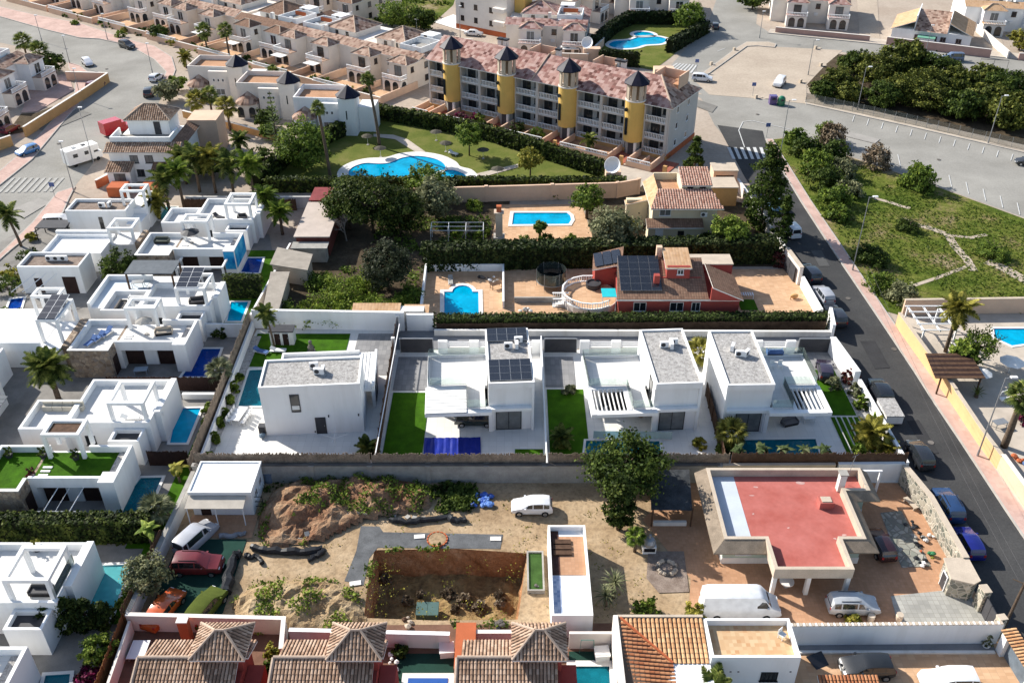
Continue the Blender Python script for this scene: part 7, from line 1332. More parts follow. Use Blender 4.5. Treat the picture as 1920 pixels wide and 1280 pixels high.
part('dormer',REDW,t,(6.1,2.9,2.8,9.0,6.6,5.6)); shed_roof(t,[(5.9,2.7,5.5),(9.2,2.7,5.5),(9.2,6.9,6.2),(5.9,6.9,6.2)],ROOFOCH,'dormer_roof'); window(t,7.8,2.88,4.5,0.8,0.7,'f',WMET); part('flat_wing',REDW,t,(9.6,6.41,0,15.2,9.0,3.9)); part('flat_roof',SAND,t,(9.5,6.41,3.9,15.3,9.1,4.05)); part('chimney',REDW,t,(4.4,1.8,3.0,5.1,2.5,4.9)); part('chimney',PEACH,t,(5.2,6.5,3.0,5.9,7.2,6.4))
part('eaves_band',WC,t,(-0.3,-0.3,2.5,15.0,-0.02,2.7))
for x,w_ in((2.6,1.6),(7.2,1.7),(9.6,1.1)):window(t,x,-0.01,0.9,w_,1.3,'f',WC,DGLASS,2)
for i in range(4):
 for j in range(5):p=part('solar_panel',SOLAR,t,(0,0,0,1.25,1.2,0.04),loc=(0.2+i*1.3,0.75+j*1.14,3.42+j*0.362)); p.rotation_euler=(math.atan2(2.15,6.9),0,0); part('panel_frame',GREYM,p,(0,-0.02,-0.02,1.25,0,0.045),(-0.02,-0.02,-0.02,0,1.2,0.045))
shed_roof(t,[(-3.0,6.0,3.4),(0.8,6.0,4.2),(1.4,10.2,4.6),(-2.6,10.0,3.6)],ROOFBRN,'rear_roof'); part('rear_wall',REDW,t,(-2.6,6.4,0,0.9,9.8,3.4))
for i in range(3):p=part('solar_panel',SOLAR,t,(0,0,0,1.1,3.2,0.05),loc=(-2.6+i*1.15,6.4,3.65+i*0.24)); p.rotation_euler=(R(3),R(-11),0)
t=thing('round_terrace','raised round terrace with white balustrade by the red villa','terrace',(10.0,103.2,0)); B().lathe([(3.6,0),(3.6,1.0),(0.02,1.02)],n=28).obj('platform',PEACHTILE,t); B().lathe([(3.62,0),(3.66,1.0),(3.5,1.0),(3.5,0.9)],n=28).obj('skirt',WC,t)
for i in range(11):a0,a1=R(80+i*21),R(80+(i+1)*21); balustrade(t,3.55*math.cos(a0),3.55*math.sin(a0),3.55*math.cos(a1),3.55*math.sin(a1),1.0,0.9,W,0.3)
t=thing('hot_tub','dark round hot tub on the round terrace','hot tub',(10.6,105.2,1.02)); B().lathe([(0.95,0),(1.0,0.7),(0.82,0.7),(0.8,0.55),(0.01,0.55)],n=18).obj('tub',DGREY,t)
t=thing('awning','turquoise square awning by the red villa','awning',(12.2,101.0,0)); part('canopy',M('turquoise_cloth',(0.02,0.45,0.5),0.8,0.1),t,(-0.9,-1.0,2.6,0.9,1.1,2.66)); part('post',WMET,t,(-0.88,-0.95,0,-0.8,-0.87,2.6)); part('post',WMET,t,(0.8,-0.95,0,0.88,-0.87,2.6))
t=thing('trampoline','round black trampoline with net poles on the terrace','trampoline',(5.2,107.3,0)); B().cyl(0,0,0.85,0.9,1.75,24).obj('mat',BLACKM,t); B().lathe([(1.76,0.84),(1.98,0.84),(1.98,0.93),(1.76,0.93)],n=24).obj('rim',GREYM,t)
for i in range(6):a=2*pi*i/6; B().tube([(1.95*math.cos(a),1.95*math.sin(a),0),(1.95*math.cos(a),1.95*math.sin(a),2.6)],0.03,4).obj('pole',GREYM,t)
B().lathe([(1.93,0.95),(1.95,2.55),(1.945,2.55),(1.925,0.95)],n=24).obj('safety_net',glass_mat('net_mesh',(0.5,0.5,0.5),0.95),t)
wall('pool_wall','white wall behind the pool with rounded steps',[(-11.5,99.0),(-11.7,111.2),(-1.2,111.2),(-1.1,101.5)],1.1,W,0.25); wall('terrace_wall','grey block wall between the pool and the trampoline terrace',[(0.3,103.0),(6.2,103.0)],0.8,CONC,0.25); t=thing('stair','white balustrade stair up to the round terrace','stairs',(5.2,102.4,0)); [part('step',WC,t,(i*0.35,-0.7,0,i*0.35+0.35,0.7,0.16*(i+1))) for i in range(6)]; balustrade(t,0,-0.75,2.1,-0.75,0.5,0.9,W,0.25); balustrade(t,0,0.75,2.1,0.75,0.5,0.9,W,0.25)
lounger(G(845,530),R(5),'striped grey lounger at the back of the steps pool',CONC,WMET); junk(G(907,523),'black grill and boxes along the pool wall','grill_set',[TARP,CONCD],101,5,0.6); junk(G(927,527),'white covered furniture in the pool wall corner','covered_furniture',[FABRIC,CONC],102,5,0.6); t=table_set(G(930,540),0.5,'brown wooden table by the pool wall',BROWN); junk(G(985,585),'grey white pump gear below the block wall','pump_gear',[CONC,WC],103,6,0.7)
B().tube([(0,0,0),(0,0,0.55),(0.35,0,0.6),(0.9,0,0.4)],0.08,5).ball((0.6,0.2,0.4),0.4,8,5,(1.4,.8,.8)).obj('ride_on_mower',ORANGE,None,G(1482,562),0.2,label='orange mini digger in the yard of the red villa',cat='digger')
rect('turf_mat',29.2,101.0,31.4,103.6,TURF); t=thing('garden_bench','white slatted rack on the green mat by the red villa','rack',(30.3,104.0,0)); [part('slat',WMET,t,(-1.2+i*0.3,-0.3,0.6,-1.05+i*0.3,0.5,0.66)) for i in range(8)]; part('leg',WMET,t,(-1.2,-0.3,0,-1.1,-0.2,0.6)); part('leg',WMET,t,(0.95,-0.3,0,1.05,-0.2,0.6))
wall('street_wall','white wall of the red villa along the street',[(38.6,98.8),(38.4,107.0)],1.6,W,0.35); wall('street_wall','stone capped gate wall of the red villa yard',[(38.2,107.5),(37.6,113.0)],2.6,CREAM2,0.5,SAND); g=thing('yard_gate','dark double gate in the stone capped wall','gate',(37.85,108.2,0),R(96)); part('gate_leaf',DGREY,g,(0,0.2,0.1,1.8,0.3,2.2)); part('gate_leaf',DGREY,g,(1.9,0.2,0.1,3.7,0.3,2.2))
wall('street_wall','cream wall along the street beside the conifer',[(38.0,114.0),(36.0,138.0)],1.7,CREAM2,0.3,WC); shrub(G(1462,496),1.6,2.0,'reddish twiggy bush by the red villa gate',LF_RED,95)
t=thing('ridge_tile_roof','pale tiled top of the wall behind the first villa','tile roof',(-19.6,96.9,0)); part('wall',WC,t,(0,0,0,8.8,1.2,2.5)); shed_roof(t,[(0,-0.1,2.5),(5.9,-0.1,2.5),(5.9,1.5,2.75),(0,1.5,2.75)],ROOFOCH); shed_roof(t,[(6.3,-0.1,2.3),(9.4,-0.1,2.3),(9.4,1.5,2.55),(6.3,1.5,2.55)],ROOFOCH)
junk((-11.5,98.8,0),'pile of boards and white sacks behind the lane wall','board_pile',[SAND,FABRIC],104,7,0.9)
gp=[tuple(p[:2]) for p in px(*cz([(-10,945),(60,905),(150,885),(250,880),(330,858),(440,850),(560,868),(640,905),(665,932),(725,948),(760,980),(755,1010),(700,1045),(480,1050),(300,1055),(60,1050),(-20,1000)],640,0,2.977))]
sheet('pool_deck',smooth_poly(gp,3),0.10,COPING); S('garden_path',cz([(425,858),(470,850),(370,780),(290,755),(180,750),(180,765),(300,780)],640,0,2.977),Z4,BEIGEPAVE); S('garden_path',cz([(740,975),(985,918),(1010,930),(755,1000)],640,0,2.977),Z4,BEIGEPAVE)
hedge([(-39,137.2),(17.6,137.2)],1.6,2.2,'long clipped hedge along the near side of the shared garden',dens=16,leaf=0.4,seed=12); hedge([(-25.0,169.5),(-5.4,160.0),(6.0,150.4),(15.6,142.4)],1.6,2.6,'clipped hedge between the shared garden and the path',dens=16,leaf=0.4,seed=13); hedge([(-37.5,150.0),(-25.6,169.0)],1.6,2.6,'dark hedge at the upper left of the shared garden',dens=16,leaf=0.4,seed=14); hedge([(-41.0,138.2),(-38.0,149.6)],1.8,2.6,'dark hedge left of the kidney pool',dens=16,leaf=0.4,seed=15)
for i,(a,c,r_,h_,l) in enumerate([(880,292,2.6,3.8,'light green tree on the lawn by the hedge'),(994,335,2.0,3.2,'yellow green tree near the garden gate')]):tree(G(a,c),l,r_,h_,[LF_MID,LF_YEL][i],111+i,2.0,trunk_r=0.12,clumps=60,per=40,leaf=0.3)
palm(G(712,276),12.0,'very tall thin palm on the shared lawn','fan',1.5,34,LF_PALM,seed=51,r=0.24,skirt=8,lean=(-1.1,0)); palm(G(620,338),12.0,'tall palm behind the round green tree','fan',1.5,30,LF_PALM,seed=52,r=0.24,skirt=8,lean=(-0.7,0))
tree(G(575,315),'round green tree at the corner of the shared garden',4.2,7.0,LF_MID,113,0.8,clumps=130,per=48,leaf=0.34)
for i,(a,c) in enumerate([(690,272),(714,295),(818,264),(836,285),(906,298),(933,334)]):parasol(G(a,c),['first','second','third','fourth','fifth','sixth'][i]+' straw parasol from the left on the shared lawn',1.1,2.0,M('grey_straw',(0.12,0.11,0.085),0.95,0.3,3,0.3))
lounger(G(850,290),0.9,'white lounger by the children\'s pool',FABRIC,WMET)
t=thing('satellite_dish','large white satellite dish on the corner pillar','satellite dish',G(1148,345)); part('pillar',PEACH,t,(-1.2,-1.0,0,1.2,1.0,2.4)); o=B().lathe([(0.02,0),(0.7,0.12),(1.2,0.4),(1.35,0.6),(1.3,0.62),(0.7,0.2),(0.02,0.06)],n=20).obj('dish',WMET,t,(0,0,3.2)); o.rotation_euler=(R(62),0,R(-25))
AF=Fr((-11.4,172.9,0),(21.0,152.4,0)); TX=[0,12.1,24.9,37.9]; APW=M('apartment_render',(0.55,0.52,0.49),0.9,0.08,0.5,0.06); APL=M('apartment_loggia_render',(0.50,0.47,0.44),0.9,0.1,0.5)
t=AF.thing('apartment_block','cream three storey apartment block with four yellow stair towers','building'); part('rear_wall',APL,t,(-5.5,2.2,0,44.2,12.2,9.0)); part('end_wall',APW,t,(43.9,0.5,0,44.3,12.3,9.1)); part('end_wall',APW,t,(-5.7,0.5,0,-5.51,12.3,9.1)); part('plinth',ORANGE,t,(-5.6,0.3,0,44.4,2.19,0.6)); part('end_plinth',TERRA,t,(44.31,0.4,0,44.4,12.4,1.0))
for z in(2.95,5.95,8.85):part('floor_slab',APW,t,(-5.5,0.5,z,43.9,2.19,z+0.28))
bays=[(-5.4,-1.9)]+[(TX[i]+1.8,(TX[i]+TX[i+1])/2) for i in range(3)]+[((TX[i]+TX[i+1])/2,TX[i+1]-1.8) for i in range(3)]+[(39.7,43.8)]
for bi,(a,c) in enumerate(bays):
 part('pier',APW,t,(c-0.25,0.4,0,c+0.25,2.19,9.0)); part('pier',APW,t,(a-0.1,0.42,0,a+0.12,2.19,9.0))
 for z in(0.6,3.23,6.23):balustrade(t,a+0.15,0.62,c-0.3,0.62,z,0.95,W,0.3,0.1); window(t,a+1.4,2.19,z+0.05,1.7,2.1,'f',DGREY,DGLASS,2,'balcony_door',sill=False); window(t,c-1.1,2.19,z+0.9,0.9,1.1,'f',DGREY,DGLASS,1)
shed_roof(t,[(-5.9,0.0,9.15),(42.0,0.0,9.15),(39.6,6.3,12.2),(-5.9,6.3,12.2)],ROOFAPT,'roof'); shed_roof(t,[(44.8,12.6,9.15),(-5.9,12.6,9.15),(-5.9,6.35,12.2),(39.6,6.35,12.2)],ROOFAPT,'rear_roof'); shed_roof(t,[(44.8,0.0,9.15),(44.8,12.55,9.15),(39.65,6.35,12.2),(39.65,6.3,12.2)],ROOFPINK,'hip_roof'); shed_roof(t,[(42.02,0.0,9.15),(44.78,0.0,9.15),(39.66,6.28,12.18),(39.62,6.28,12.18)],ROOFAPT,'corner_roof'); B().tube([(44.8,0,9.25),(39.6,6.3,12.3)],0.16,6).tube([(17.5,0,9.2),(17.5,6.3,12.3)],0.14,6).obj('hip_tiles',RIDGE,t)
for i,x in enumerate((6,7.2,18.5,30.5,31.6)):part('chimney',CREAM2,t,(x,6.8,11.0,x+0.8,7.6,13.0)); part('chimney_cap',DGREY,t,(x-0.1,6.7,13.0,x+0.9,7.7,13.3))
for i,x in enumerate((13.5,26.5,38.6)):part('roof_terrace',TERRATILE,t,(x,6.6,10.4,x+4.2,10.0,11.0)); part('terrace_wall',PEACH,t,(x-0.2,6.35,10.4,x,10.2,12.6),(x+4.2,6.35,10.4,x+4.4,10.2,12.6),(x,10.0,10.4,x+4.2,10.2,12.4))
for i,(y,z) in enumerate([(3.5,1.6),(3.5,4.6),(8,1.6),(8,4.6),(8,7.4),(3.5,7.4)]):window(t,44.31,y,z,0.9,1.1,'r',WMET,DGLASS,1)
for i,x in enumerate(TX):
 o=B().cyl(x,0.4,0,2.4,1.3,20).obj('tower_base',CONC,t); o=B().cyl(x,0.4,2.4,9.4,1.72,24).obj('stair_tower',YELLOW,t,smooth=False); part('slot_window',DGLASS,o,(x-0.95,-1.35,3.6,x-0.45,-0.6,6.6)); part('tower_pillar',WC,t,(x+0.9,-1.2,0,x+1.3,-0.8,2.4)); part('entrance',DGREY,t,(x-0.2,-1.05,0.2,x+1.0,-0.75,2.3))
 b=B(); n=12; vs=[(x-0.85+0.32*math.cos(2*pi*k/n),y,8.0+0.32*math.sin(2*pi*k/n)) for y in(-1.45,-0.9) for k in range(n)]; b.add(vs,[tuple(range(n)),tuple(range(2*n-1,n-1,-1))]+[(k,(k+1)%n,n+(k+1)%n,n+k) for k in range(n)]).obj('round_window',DGLASS,o)
 B().cyl(x,0.4,9.4,9.6,1.78,24).obj('lantern_floor',CREAM2,o); B().cyl(x,0.4,9.6,12.2,0.9,14).obj('lantern_core',M('lantern_dark_beige',(0.30,0.22,0.15),0.9,0.1),o)  # lantern core in an even darker beige
 for k in range(8):a=2*pi*k/8+0.2; part('lantern_post',SAND,o,(-0.36,-0.13,9.6,0.36,0.13,12.3),loc=(x+1.5*math.cos(a),0.4+1.5*math.sin(a),0),rz=a+pi/2)
 B().lathe([(2.25,12.3),(2.25,12.42),(1.2,13.35),(0.03,14.3),(0.03,14.9)],x,0.4,8).obj('tower_roof',NAVY,o); B().lathe([(1.8,12.18),(1.85,12.3)],x,0.4,16).obj('roof_ring',SAND,o)
for i,(a,c) in enumerate([(-5.6,-1.6),(1.6,10.6),(13.7,23.3),(26.6,36.2),(39.6,44.2)]):
 t=thing('front_garden','walled front garden '+['at the left end of the apartment block','with magenta bushes before the apartments','with dark bushes before the apartments','with a small palm before the apartments','at the right end of the apartment block'][i],'garden wall',AF.at(a,-5.6),AF.rz); w_=c-a
 part('wall',PEACH,t,(0,0,0,w_,0.25,1.0),(0,0.25,0,0.25,5.6,1.3),(w_-0.25,0.25,0,w_,5.6,1.3),(w_*0.5-0.1,0.25,0,w_*0.5+0.1,4.5,0.9)); balustrade(t,0.2,0.12,w_-0.2,0.12,1.0,0.6,W,0.3); part('paving',TERRATILE,t,(0.26,0.26,0,w_-0.26,5.5,0.14)); part('entrance_path',M('red_paving',(0.36,0.12,0.08),0.9,0.15),t,(w_+0.05,0,0,w_+2.7,5.6,0.12)); part('gate_pillar',ORANGE,t,(w_+2.2,-0.1,0,w_+2.8,0.4,1.6))
for i,(x,y,m_,l) in enumerate([(4.5,-3.6,LF_BOUG,'magenta bougainvillea in the second front garden'),(6.5,-3.0,LF_BOUG,'second magenta bougainvillea beside the first one'),(7.8,-2.4,LF_MID,'green bush behind the bougainvillea'),(16.5,-2.0,LF_DARK,'dark bush in the third front garden'),(20.5,-2.5,LF_MID,'green bush in the third front garden')]):shrub(AF.at(x,y),1.6,1.8,l,m_,96+i%2)
palm(AF.at(31.5,-3.5),2.2,'small palm in the fourth front garden','feather',1.7,16,LF_PALM,seed=55,r=0.15)
ROW=R(-35)
def arch(par,x,y,z,w,h,face='f',name='arch_shade_panel'):  # dark panel on a solid wall; its colour stands for shade inside the arch
 n=8; q=[(-w/2,0),(w/2,0)]+[(w/2*math.cos(pi*k/n),h-w/2+w/2*math.sin(pi*k/n)) for k in range(n+1)]; k=len(q)
 return link(name,cached(('arch',w,h),lambda:B().add([(a,-0.03,c) for a,c in q]+[(a,0.02,c) for a,c in q],[tuple(range(k)),tuple(range(2*k-1,k-1,-1))]+[(i,k+i,k+(i+1)%k,(i+1)%k) for i in range(k)]).mesh(name,DGLASS)),par,(x,y,z),FACE[face])
def town_house(x,y,rz,label,wm=CREAM,roof=ROOFPINK,awning=0,garden=True,flip=False,group='tiled town houses'):
 """row unit: two balconied wings, arcaded porch, pyramid roof and a white roof terrace"""
 t=thing('town_house',label,'house',(x,y,0),rz,group); part('wall',wm,t,(-4,3,0,14,18,5.4))
 shed_roof(t,[(-4.3,2.8,5.4),(14.3,2.8,5.4),(14.3,5.4,6.4),(-4.3,5.4,6.4)],roof,'front_roof'); shed_roof(t,[(14.3,5.4,5.45),(14.3,18.3,5.45),(11.5,18.3,6.5),(11.5,5.4,6.5)],roof,'side_roof'); part('upper_wall',CREAM2,t,(-1,8,5.4,7,16,6.6)); hip_roof(t,-1,8,7,16,6.6,2.1,0.3,roof,'peak_roof')
 parapet_box(t,7.2,6,12.8,12.5,5.4,7.2,W,BLUESHADE if False else CONC,0.9,0.2,'roof_terrace',floor_name='terrace_floor'); part('stair_head',W,t,(7.3,12.6,5.4,10.5,15.6,7.6)); part('chimney',wm,t,(5.2,5.6,6.0,5.9,6.3,7.6))
 for i,x0 in enumerate((-0.5,9.25)):
  part('wing',wm,t,(x0,0,0,x0+4.75,3.0,5.4)); hip_roof(t,x0,0,x0+4.75,3.4,5.42,1.1,0.3,roof,'wing_roof'); part('porch',CREAM2,t,(x0,-2.2,0,x0+4.75,-0.01,2.7)); part('balcony_floor',roof,t,(x0-0.1,-2.35,2.7,x0+4.85,-0.02,2.78)); balustrade(t,x0,-2.2,x0+4.75,-2.2,2.78,0.85,W,0.35,0.12); balustrade(t,x0+4.75,-2.2,x0+4.75,-0.1,2.78,0.85,W,0.35,0.12)
  for k in(1.3,3.45):arch(t,x0+k,-2.2,0.2,1.5,2.2)
  arch(t,x0+4.75,-1.1,0.2,1.3,2.2,'r'); window(t,x0+2.4,-0.01,2.9,1.8,2.0,'f',(BROWN,WMET)[len(label)%2],(DGLASS,CURT)[(len(label)+i)%2],2,'balcony_door',sill=False); window(t,x0+4.76,1.6,3.6,0.9,1.1,'r',BROWN,DGLASS,2)
  if awning>i:part('awning',FABRIC,t,(x0+0.4,-4.4,2.35,x0+3.6,-2.36,2.45))
 for yy in(6,10,14):window(t,14.01,yy,3.5,1.1,1.2,'r',BROWN,(DGLASS,CURT)[(yy//2+len(label))%2],2); window(t,14.01,yy,0.9,1.1,1.2,'r',BROWN,DGLASS,2)
 window(t,6.9,2.99,3.5,1.1,1.2,'f',BROWN,DGLASS,2); window(t,1.5,7.99,5.5,0.8,0.8,'f',BROWN,DGLASS,1); window(t,4.5,7.99,5.5,0.8,0.8,'f',BROWN,DGLASS,1)
 B().tube([(6.0,13.0,8.0),(6.0,13.0,10.6)],0.03,4).tube([(5.5,13,10.3),(6.6,13,10.3)],0.02,4).obj('antenna',GREYM,t); part('wall_unit',WMET,t,(6.2,2.7,1.9,7.1,2.98,2.5)); part('roof_unit',WMET,t,(9.4,7.2,6.33,10.3,7.6,7.0)); part('washing',(FABRIC,BLUEF,TERRA)[len(label)%3],t,(8.2,10.4,6.6,11.6,10.43,7.5)); part('door',DBROWN,t,(8.2,12.55,6.35,9.0,12.6,7.5))
 if flip:t.scale.x=-1
 if garden:
  if flip:x,y=x-10*math.cos(rz),y-10*math.sin(rz)
  g=thing('garden_wall','front garden wall of the '+label,'wall',(x,y,0),rz,'town house garden walls'); part('wall_panel',PEACH,g,(-4.2,-8.6,0,14.2,-8.35,1.3),(-4.2,-8.34,0,-3.95,2.9,1.5),(13.95,-8.34,0,14.2,2.9,1.5),(6.6,-8.34,0,6.8,0,1.3)); part('coping',CREAM2,g,(-4.25,-8.65,1.3,14.25,-8.3,1.38)); part('terrace',PEACHTILE,g,(-3.9,-8.3,0,13.9,-2.3,0.12)); balustrade(g,-4,-8.48,6.5,-8.48,1.38,0.6,W,0.35,0.1)
 return t
rowd=Vector((math.cos(ROW),math.sin(ROW),0)); rowy=Vector((-rowd.y,rowd.x,0))
for i,((x,y),l,kw) in enumerate([((-32.4,192.3),'town house next to the left end of the apartment block',dict(awning=0)),((-47.2,203.0),'town house with white awnings, second from the apartment block',dict(awning=2)),((-61.9,213.8),'town house third from the apartment block',dict(awning=1)),((-77.3,226.0),'town house behind the twin street palms',dict(awning=1)),((-93.0,238.0),'town house at the bend of the pink pavement',dict(awning=0)),((-110,249.5),'farthest town house along the curved street',{}),((-50,240),'cream town house in the second row by the sandy lane',dict(garden=False)),((-66,252),'cream town house in the second row, farther left',dict(garden=False)),((-82,264),'cream town house at the top edge, left of the lane',dict(garden=False)),((-98,275),'cream town house in the top left corner row',dict(garden=False)),((-114,286),'farthest cream town house at the top left',dict(garden=False)),((-126,261),'town house at the far left end of the curved street',{})]):o=town_house(x+(rowd.x*10 if i%2 else 0),y+(rowd.y*10 if i%2 else 0),ROW,l,(CREAM,CREAM2,WC)[i%3],(ROOFPINK,ROOFPINK,ROOFBRN,ROOFPINK)[i%4],flip=i%2==1,**kw)
town_house(-96,152,R(84),'white town house at the left edge facing the street',W,ROOFPINK,garden=False); town_house(-98,176,R(80),'white town house at the left edge behind the roadside palms',W,ROOFPINK,garden=False)
town_house(2.2,210.5,R(-8),'pink tiled house above the apartment roof',CREAM2,ROOFAPT,garden=False); town_house(29.5,237,R(-3),'white house behind the hedged pool garden',CREAM2,ROOFAPT,garden=False); town_house(67.5,233.5,R(-12),'two storey house beyond the parking ground',CREAM2,ROOFAPT,garden=False)
town_house(20,236,R(60),'house along the grey lane at the top',CREAM,ROOFPINK,garden=False); town_house(112,226,R(-12),'house in the top right corner',W,ROOFOCH,garden=False)
for nm,pts,mat,h,l in(('plot_wall',[(-1.5,205.2),(16.5,203.4),(21,216)],PEACH,1.9,'orange wall before the pink tiled house'),('plot_wall',[(63.0,226.8),(83.2,219.4)],M('pink_wall',(0.48,0.30,0.25),0.9,0.1),1.3,'pink wall along the parking ground'),('plot_wall',[(86.2,216.8),(106,207.0)],MATS['pink_wall'],1.8,'pink wall before the ochre roofed house'),('plot_wall',[(111.5,205.4),(140,199)],MATS['pink_wall'],1.5,'pink wall in the top right corner'),('plot_wall',[(109.6,206.4),(112,232)],CREAM2,1.6,'cream stone wall along the far right lane'),('plot_wall',[(-25,222),(-9,217.5)],PEACH,1.0,'low peach wall by the parked cars at the top'),('plot_wall',[(-83.5,190.8),(-92.5,191.5)],PEACH,1.8,'peach wall behind the street corner yard'),('plot_wall',[(-83.4,190.4),(-84.8,178.5),(-87.5,160)],ORANGE,1.9,'orange wall along the left pavement'),('plot_wall',[(-88.0,156),(-92.0,150)],ORANGE,1.9,'orange wall behind the blue car'),('plot_wall',[(-66.5,138),(-63.2,146)],TERRA,1.4,'red brown stepped wall beside the camper')):wall(nm,l,pts,h,mat,0.3,CREAM2)
t=thing('apartment_block','tall cream block with red brown base at the top edge','building',(-13.5,230.5,0),ROW); part('wall',CREAM2,t,(0,0,0,15,12,9)); part('plinth',TERRA,t,(-0.05,-0.05,0,15.05,12.05,1.2)); part('stair_tower',YELLOW,t,(15.1,3,0,18,6,11))
for x in(2,6,10.5):[window(t,x,-0.01,z,1.0,1.2,'f',BROWN) for z in(2.2,5.2)]
for z in(2.9,5.9):part('balcony',CREAM2,t,(11.8,-1.4,z,15,-0.02,z+0.9))
S('white_yard',[(812,42),(850,28),(905,52),(870,60)],Z4,WHITETILE)
t=thing('low_house','low white house with ochre gable roofs at the top right','house',(88,219.5,0),R(-25)); part('wall',W,t,(0,0,0,17,13,3.2)); shed_roof(t,[(17.3,-0.4,3.1),(17.3,13,3.1),(12,13,5.4),(12,-0.4,5.4)],ROOFOCH,'side_roof'); shed_roof(t,[(-0.3,13,3.1),(-0.3,-0.4,3.1),(4.6,-0.4,5.2),(4.6,13,5.2)],ROOFOCH,'side_roof'); shed_roof(t,[(4.8,-0.6,3.2),(11.8,-0.6,3.2),(11.8,9,5.9),(4.8,9,5.9)],ROOFPINK,'middle_roof'); part('gable',W,t,(4.62,0.5,3.2,4.8,12.8,6.2),(11.82,0.5,3.2,11.98,12.8,6.2))
for x in(5.6,7.3,9.3,11.2,14.5):window(t,x,-0.01,1.2,1.2,1.1,'f',GREYM)
t=thing('garden_shed','small white shed with green roof by the pink wall','shed',(92.3,214.8,0),R(-25)); part('wall',W,t,(0,0,0,3.6,2.2,2.2)); part('roof',M('green_sheet',(0.16,0.36,0.26),0.7,0.1),t,(-0.1,-0.1,2.2,3.7,2.3,2.35))
t=thing('corner_house','white corner house with brown tile skirts and roof terraces','house',(-64.6,140.8,0)); part('wall',W,t,(0,0,0,11,11,5.3)); m=[TM_BROWN,TM_DARK]; shed_roof(t,[(-0.6,-0.6,5.2),(11.6,-0.6,5.2),(11.6,1.6,6.1),(-0.6,1.6,6.1)],m,'front_roof',True,pitch=0.36); shed_roof(t,[(11.6,-0.6,5.2),(11.6,11.4,5.2),(9.8,11.4,6.1),(9.8,1.6,6.1)],ROOFBRN,'side_roof'); part('terrace_wall',W,t,(0,1.62,5.3,9.7,1.9,6.9),(0,1.9,5.3,0.25,6,6.9),(9.45,1.9,5.3,9.7,6,6.9)); part('terrace_floor',CONC,t,(0.26,1.91,5.3,9.44,6,5.7)); part('upper_wall',W,t,(1.6,6,5.3,8.4,10.8,8.2)); hip_roof(t,1.6,6,8.4,10.8,8.2,1.8,0.4,m,'peak_roof',True,pitch=0.36); doorway(t,6.4,5.99,5.7,1.1,2.2,'f',DGREY); part('porch',W,t,(0,-2.2,0,3.6,-0.01,2.7)); shed_roof(t,[(-0.3,-2.6,2.7),(3.9,-2.6,2.7),(3.9,-0.02,3.5),(-0.3,-0.02,3.5)],m,'porch_roof',True,pitch=0.36); part('side_porch',W,t,(7.2,-1.6,0,10.6,-0.01,2.7)); shed_roof(t,[(6.9,-1.9,2.7),(10.9,-1.9,2.7),(10.9,-0.02,3.4),(6.9,-0.02,3.4)],ROOFBRN,'porch_roof')
for x in(3.9,6.3):window(t,x,-0.01,3.2,1.3,1.3,'f',DGREY,CURT); window(t,x+0.6,-0.01,0.9,1.2,1.2,'f',DGREY)
window(t,1.9,-2.21,0.3,1.8,2.0,'f',DGREY,CURT); part('balcony',W,t,(11.02,1,2.9,13.2,5,3.1)); balustrade(t,13.1,1,13.1,5,3.1,0.9); balustrade(t,11.1,1.05,13.1,1.05,3.1,0.9); window(t,11.01,3,3.1,1.6,2.0,'r',DGREY); part('rear_block',PEACH,t,(9.5,11.1,0,14.5,16,6.2)); B().lathe([(1.3,0),(1.3,0.1),(1.25,0.1)],n=10)
part('garden_box',TERRA,None,(-58.4,134.9,0,-55.4,137.2,1.6),label='red brown planter box before the corner house',cat='planter'); part('garden_box',TERRA,None,(-63.6,134.8,0,-60.8,137.4,1.6),label='red brown planter box beside the camper',cat='planter')
for i,(x,y) in enumerate([(-63.6,180.6),(-51.6,170.6),(-39.4,162.6)]):
 t=thing('cone_tower_house',['cream','second cream','white'][i]+' house with a navy cone tower, '+['left of three','middle of three','nearest the shared garden'][i],'house',(x,y,0),R(-4),'houses with navy cones'); wm=(CREAM2,CREAM2,W)[i]
 parapet_box(t,0,0.8,8.6,8,0,6.2,wm,TERRATILE,0.9,0.22); part('room',wm,t,(4.4,-0.4,0,8.4,0.79,5.6)); B().lathe([(2.6,2.7),(2.3,3.0),(0.05,4.6)],2.0,0.8,10).obj('bay_roof',ROOFPINK,t); B().cyl(2.0,0.8,0,2.7,2.3,10).obj('bay',wm,t)
 for k in(0.9,3.1):arch(t,k,-1.42,0.3,1.2,2.0)
 window(t,6.4,-0.41,1.0,1.8,1.2,'f',WMET,CURT); [window(t,5.4+k*0.9,-0.41,3.6,0.45,0.6,'f',WMET,DGLASS,1,sill=False) for k in range(3)]; part('tower',wm,t,(8.62,-1.2,0,11.6,2.6,6.8)); part('cross_slot',DGLASS,t,(9.9,-1.24,3.0,10.1,-1.19,4.6)); B().lathe([(2.3,6.8),(2.3,6.92),(0.04,8.7)],10.1,0.7,8).obj('cone_roof',NAVY,t); part('rear_wing',wm,t,(11.65,1,0,14.6,5,4.6))
wall('garden_wall','ochre wall below the cone tower houses',[(-62,170),(-50,163),(-40.5,157)],1.3,ORANGE,0.3,CREAM2); S('pale_court',[(445,250),(520,255),(530,290),(470,300),(430,285)],Z4,BARE)
HG=leaf_mat('garden_hedge_leaf',[(0.006,0.012,0.004),(0.018,0.03,0.008),(0.04,0.055,0.014)],0.1)
for pts,l in(([(1112,96),(1150,62),(1182,45),(1270,46)],'dark hedge behind the pool garden by the crossing'),([(1255,100),(1322,62)],'dark hedge along the road by the crossing'),([(1128,120),(1195,125)],'short front hedge of the pool garden by the crossing')):hedge(px(*pts),1.8,3.0,l,HG,8,0.55,seed=len(l))
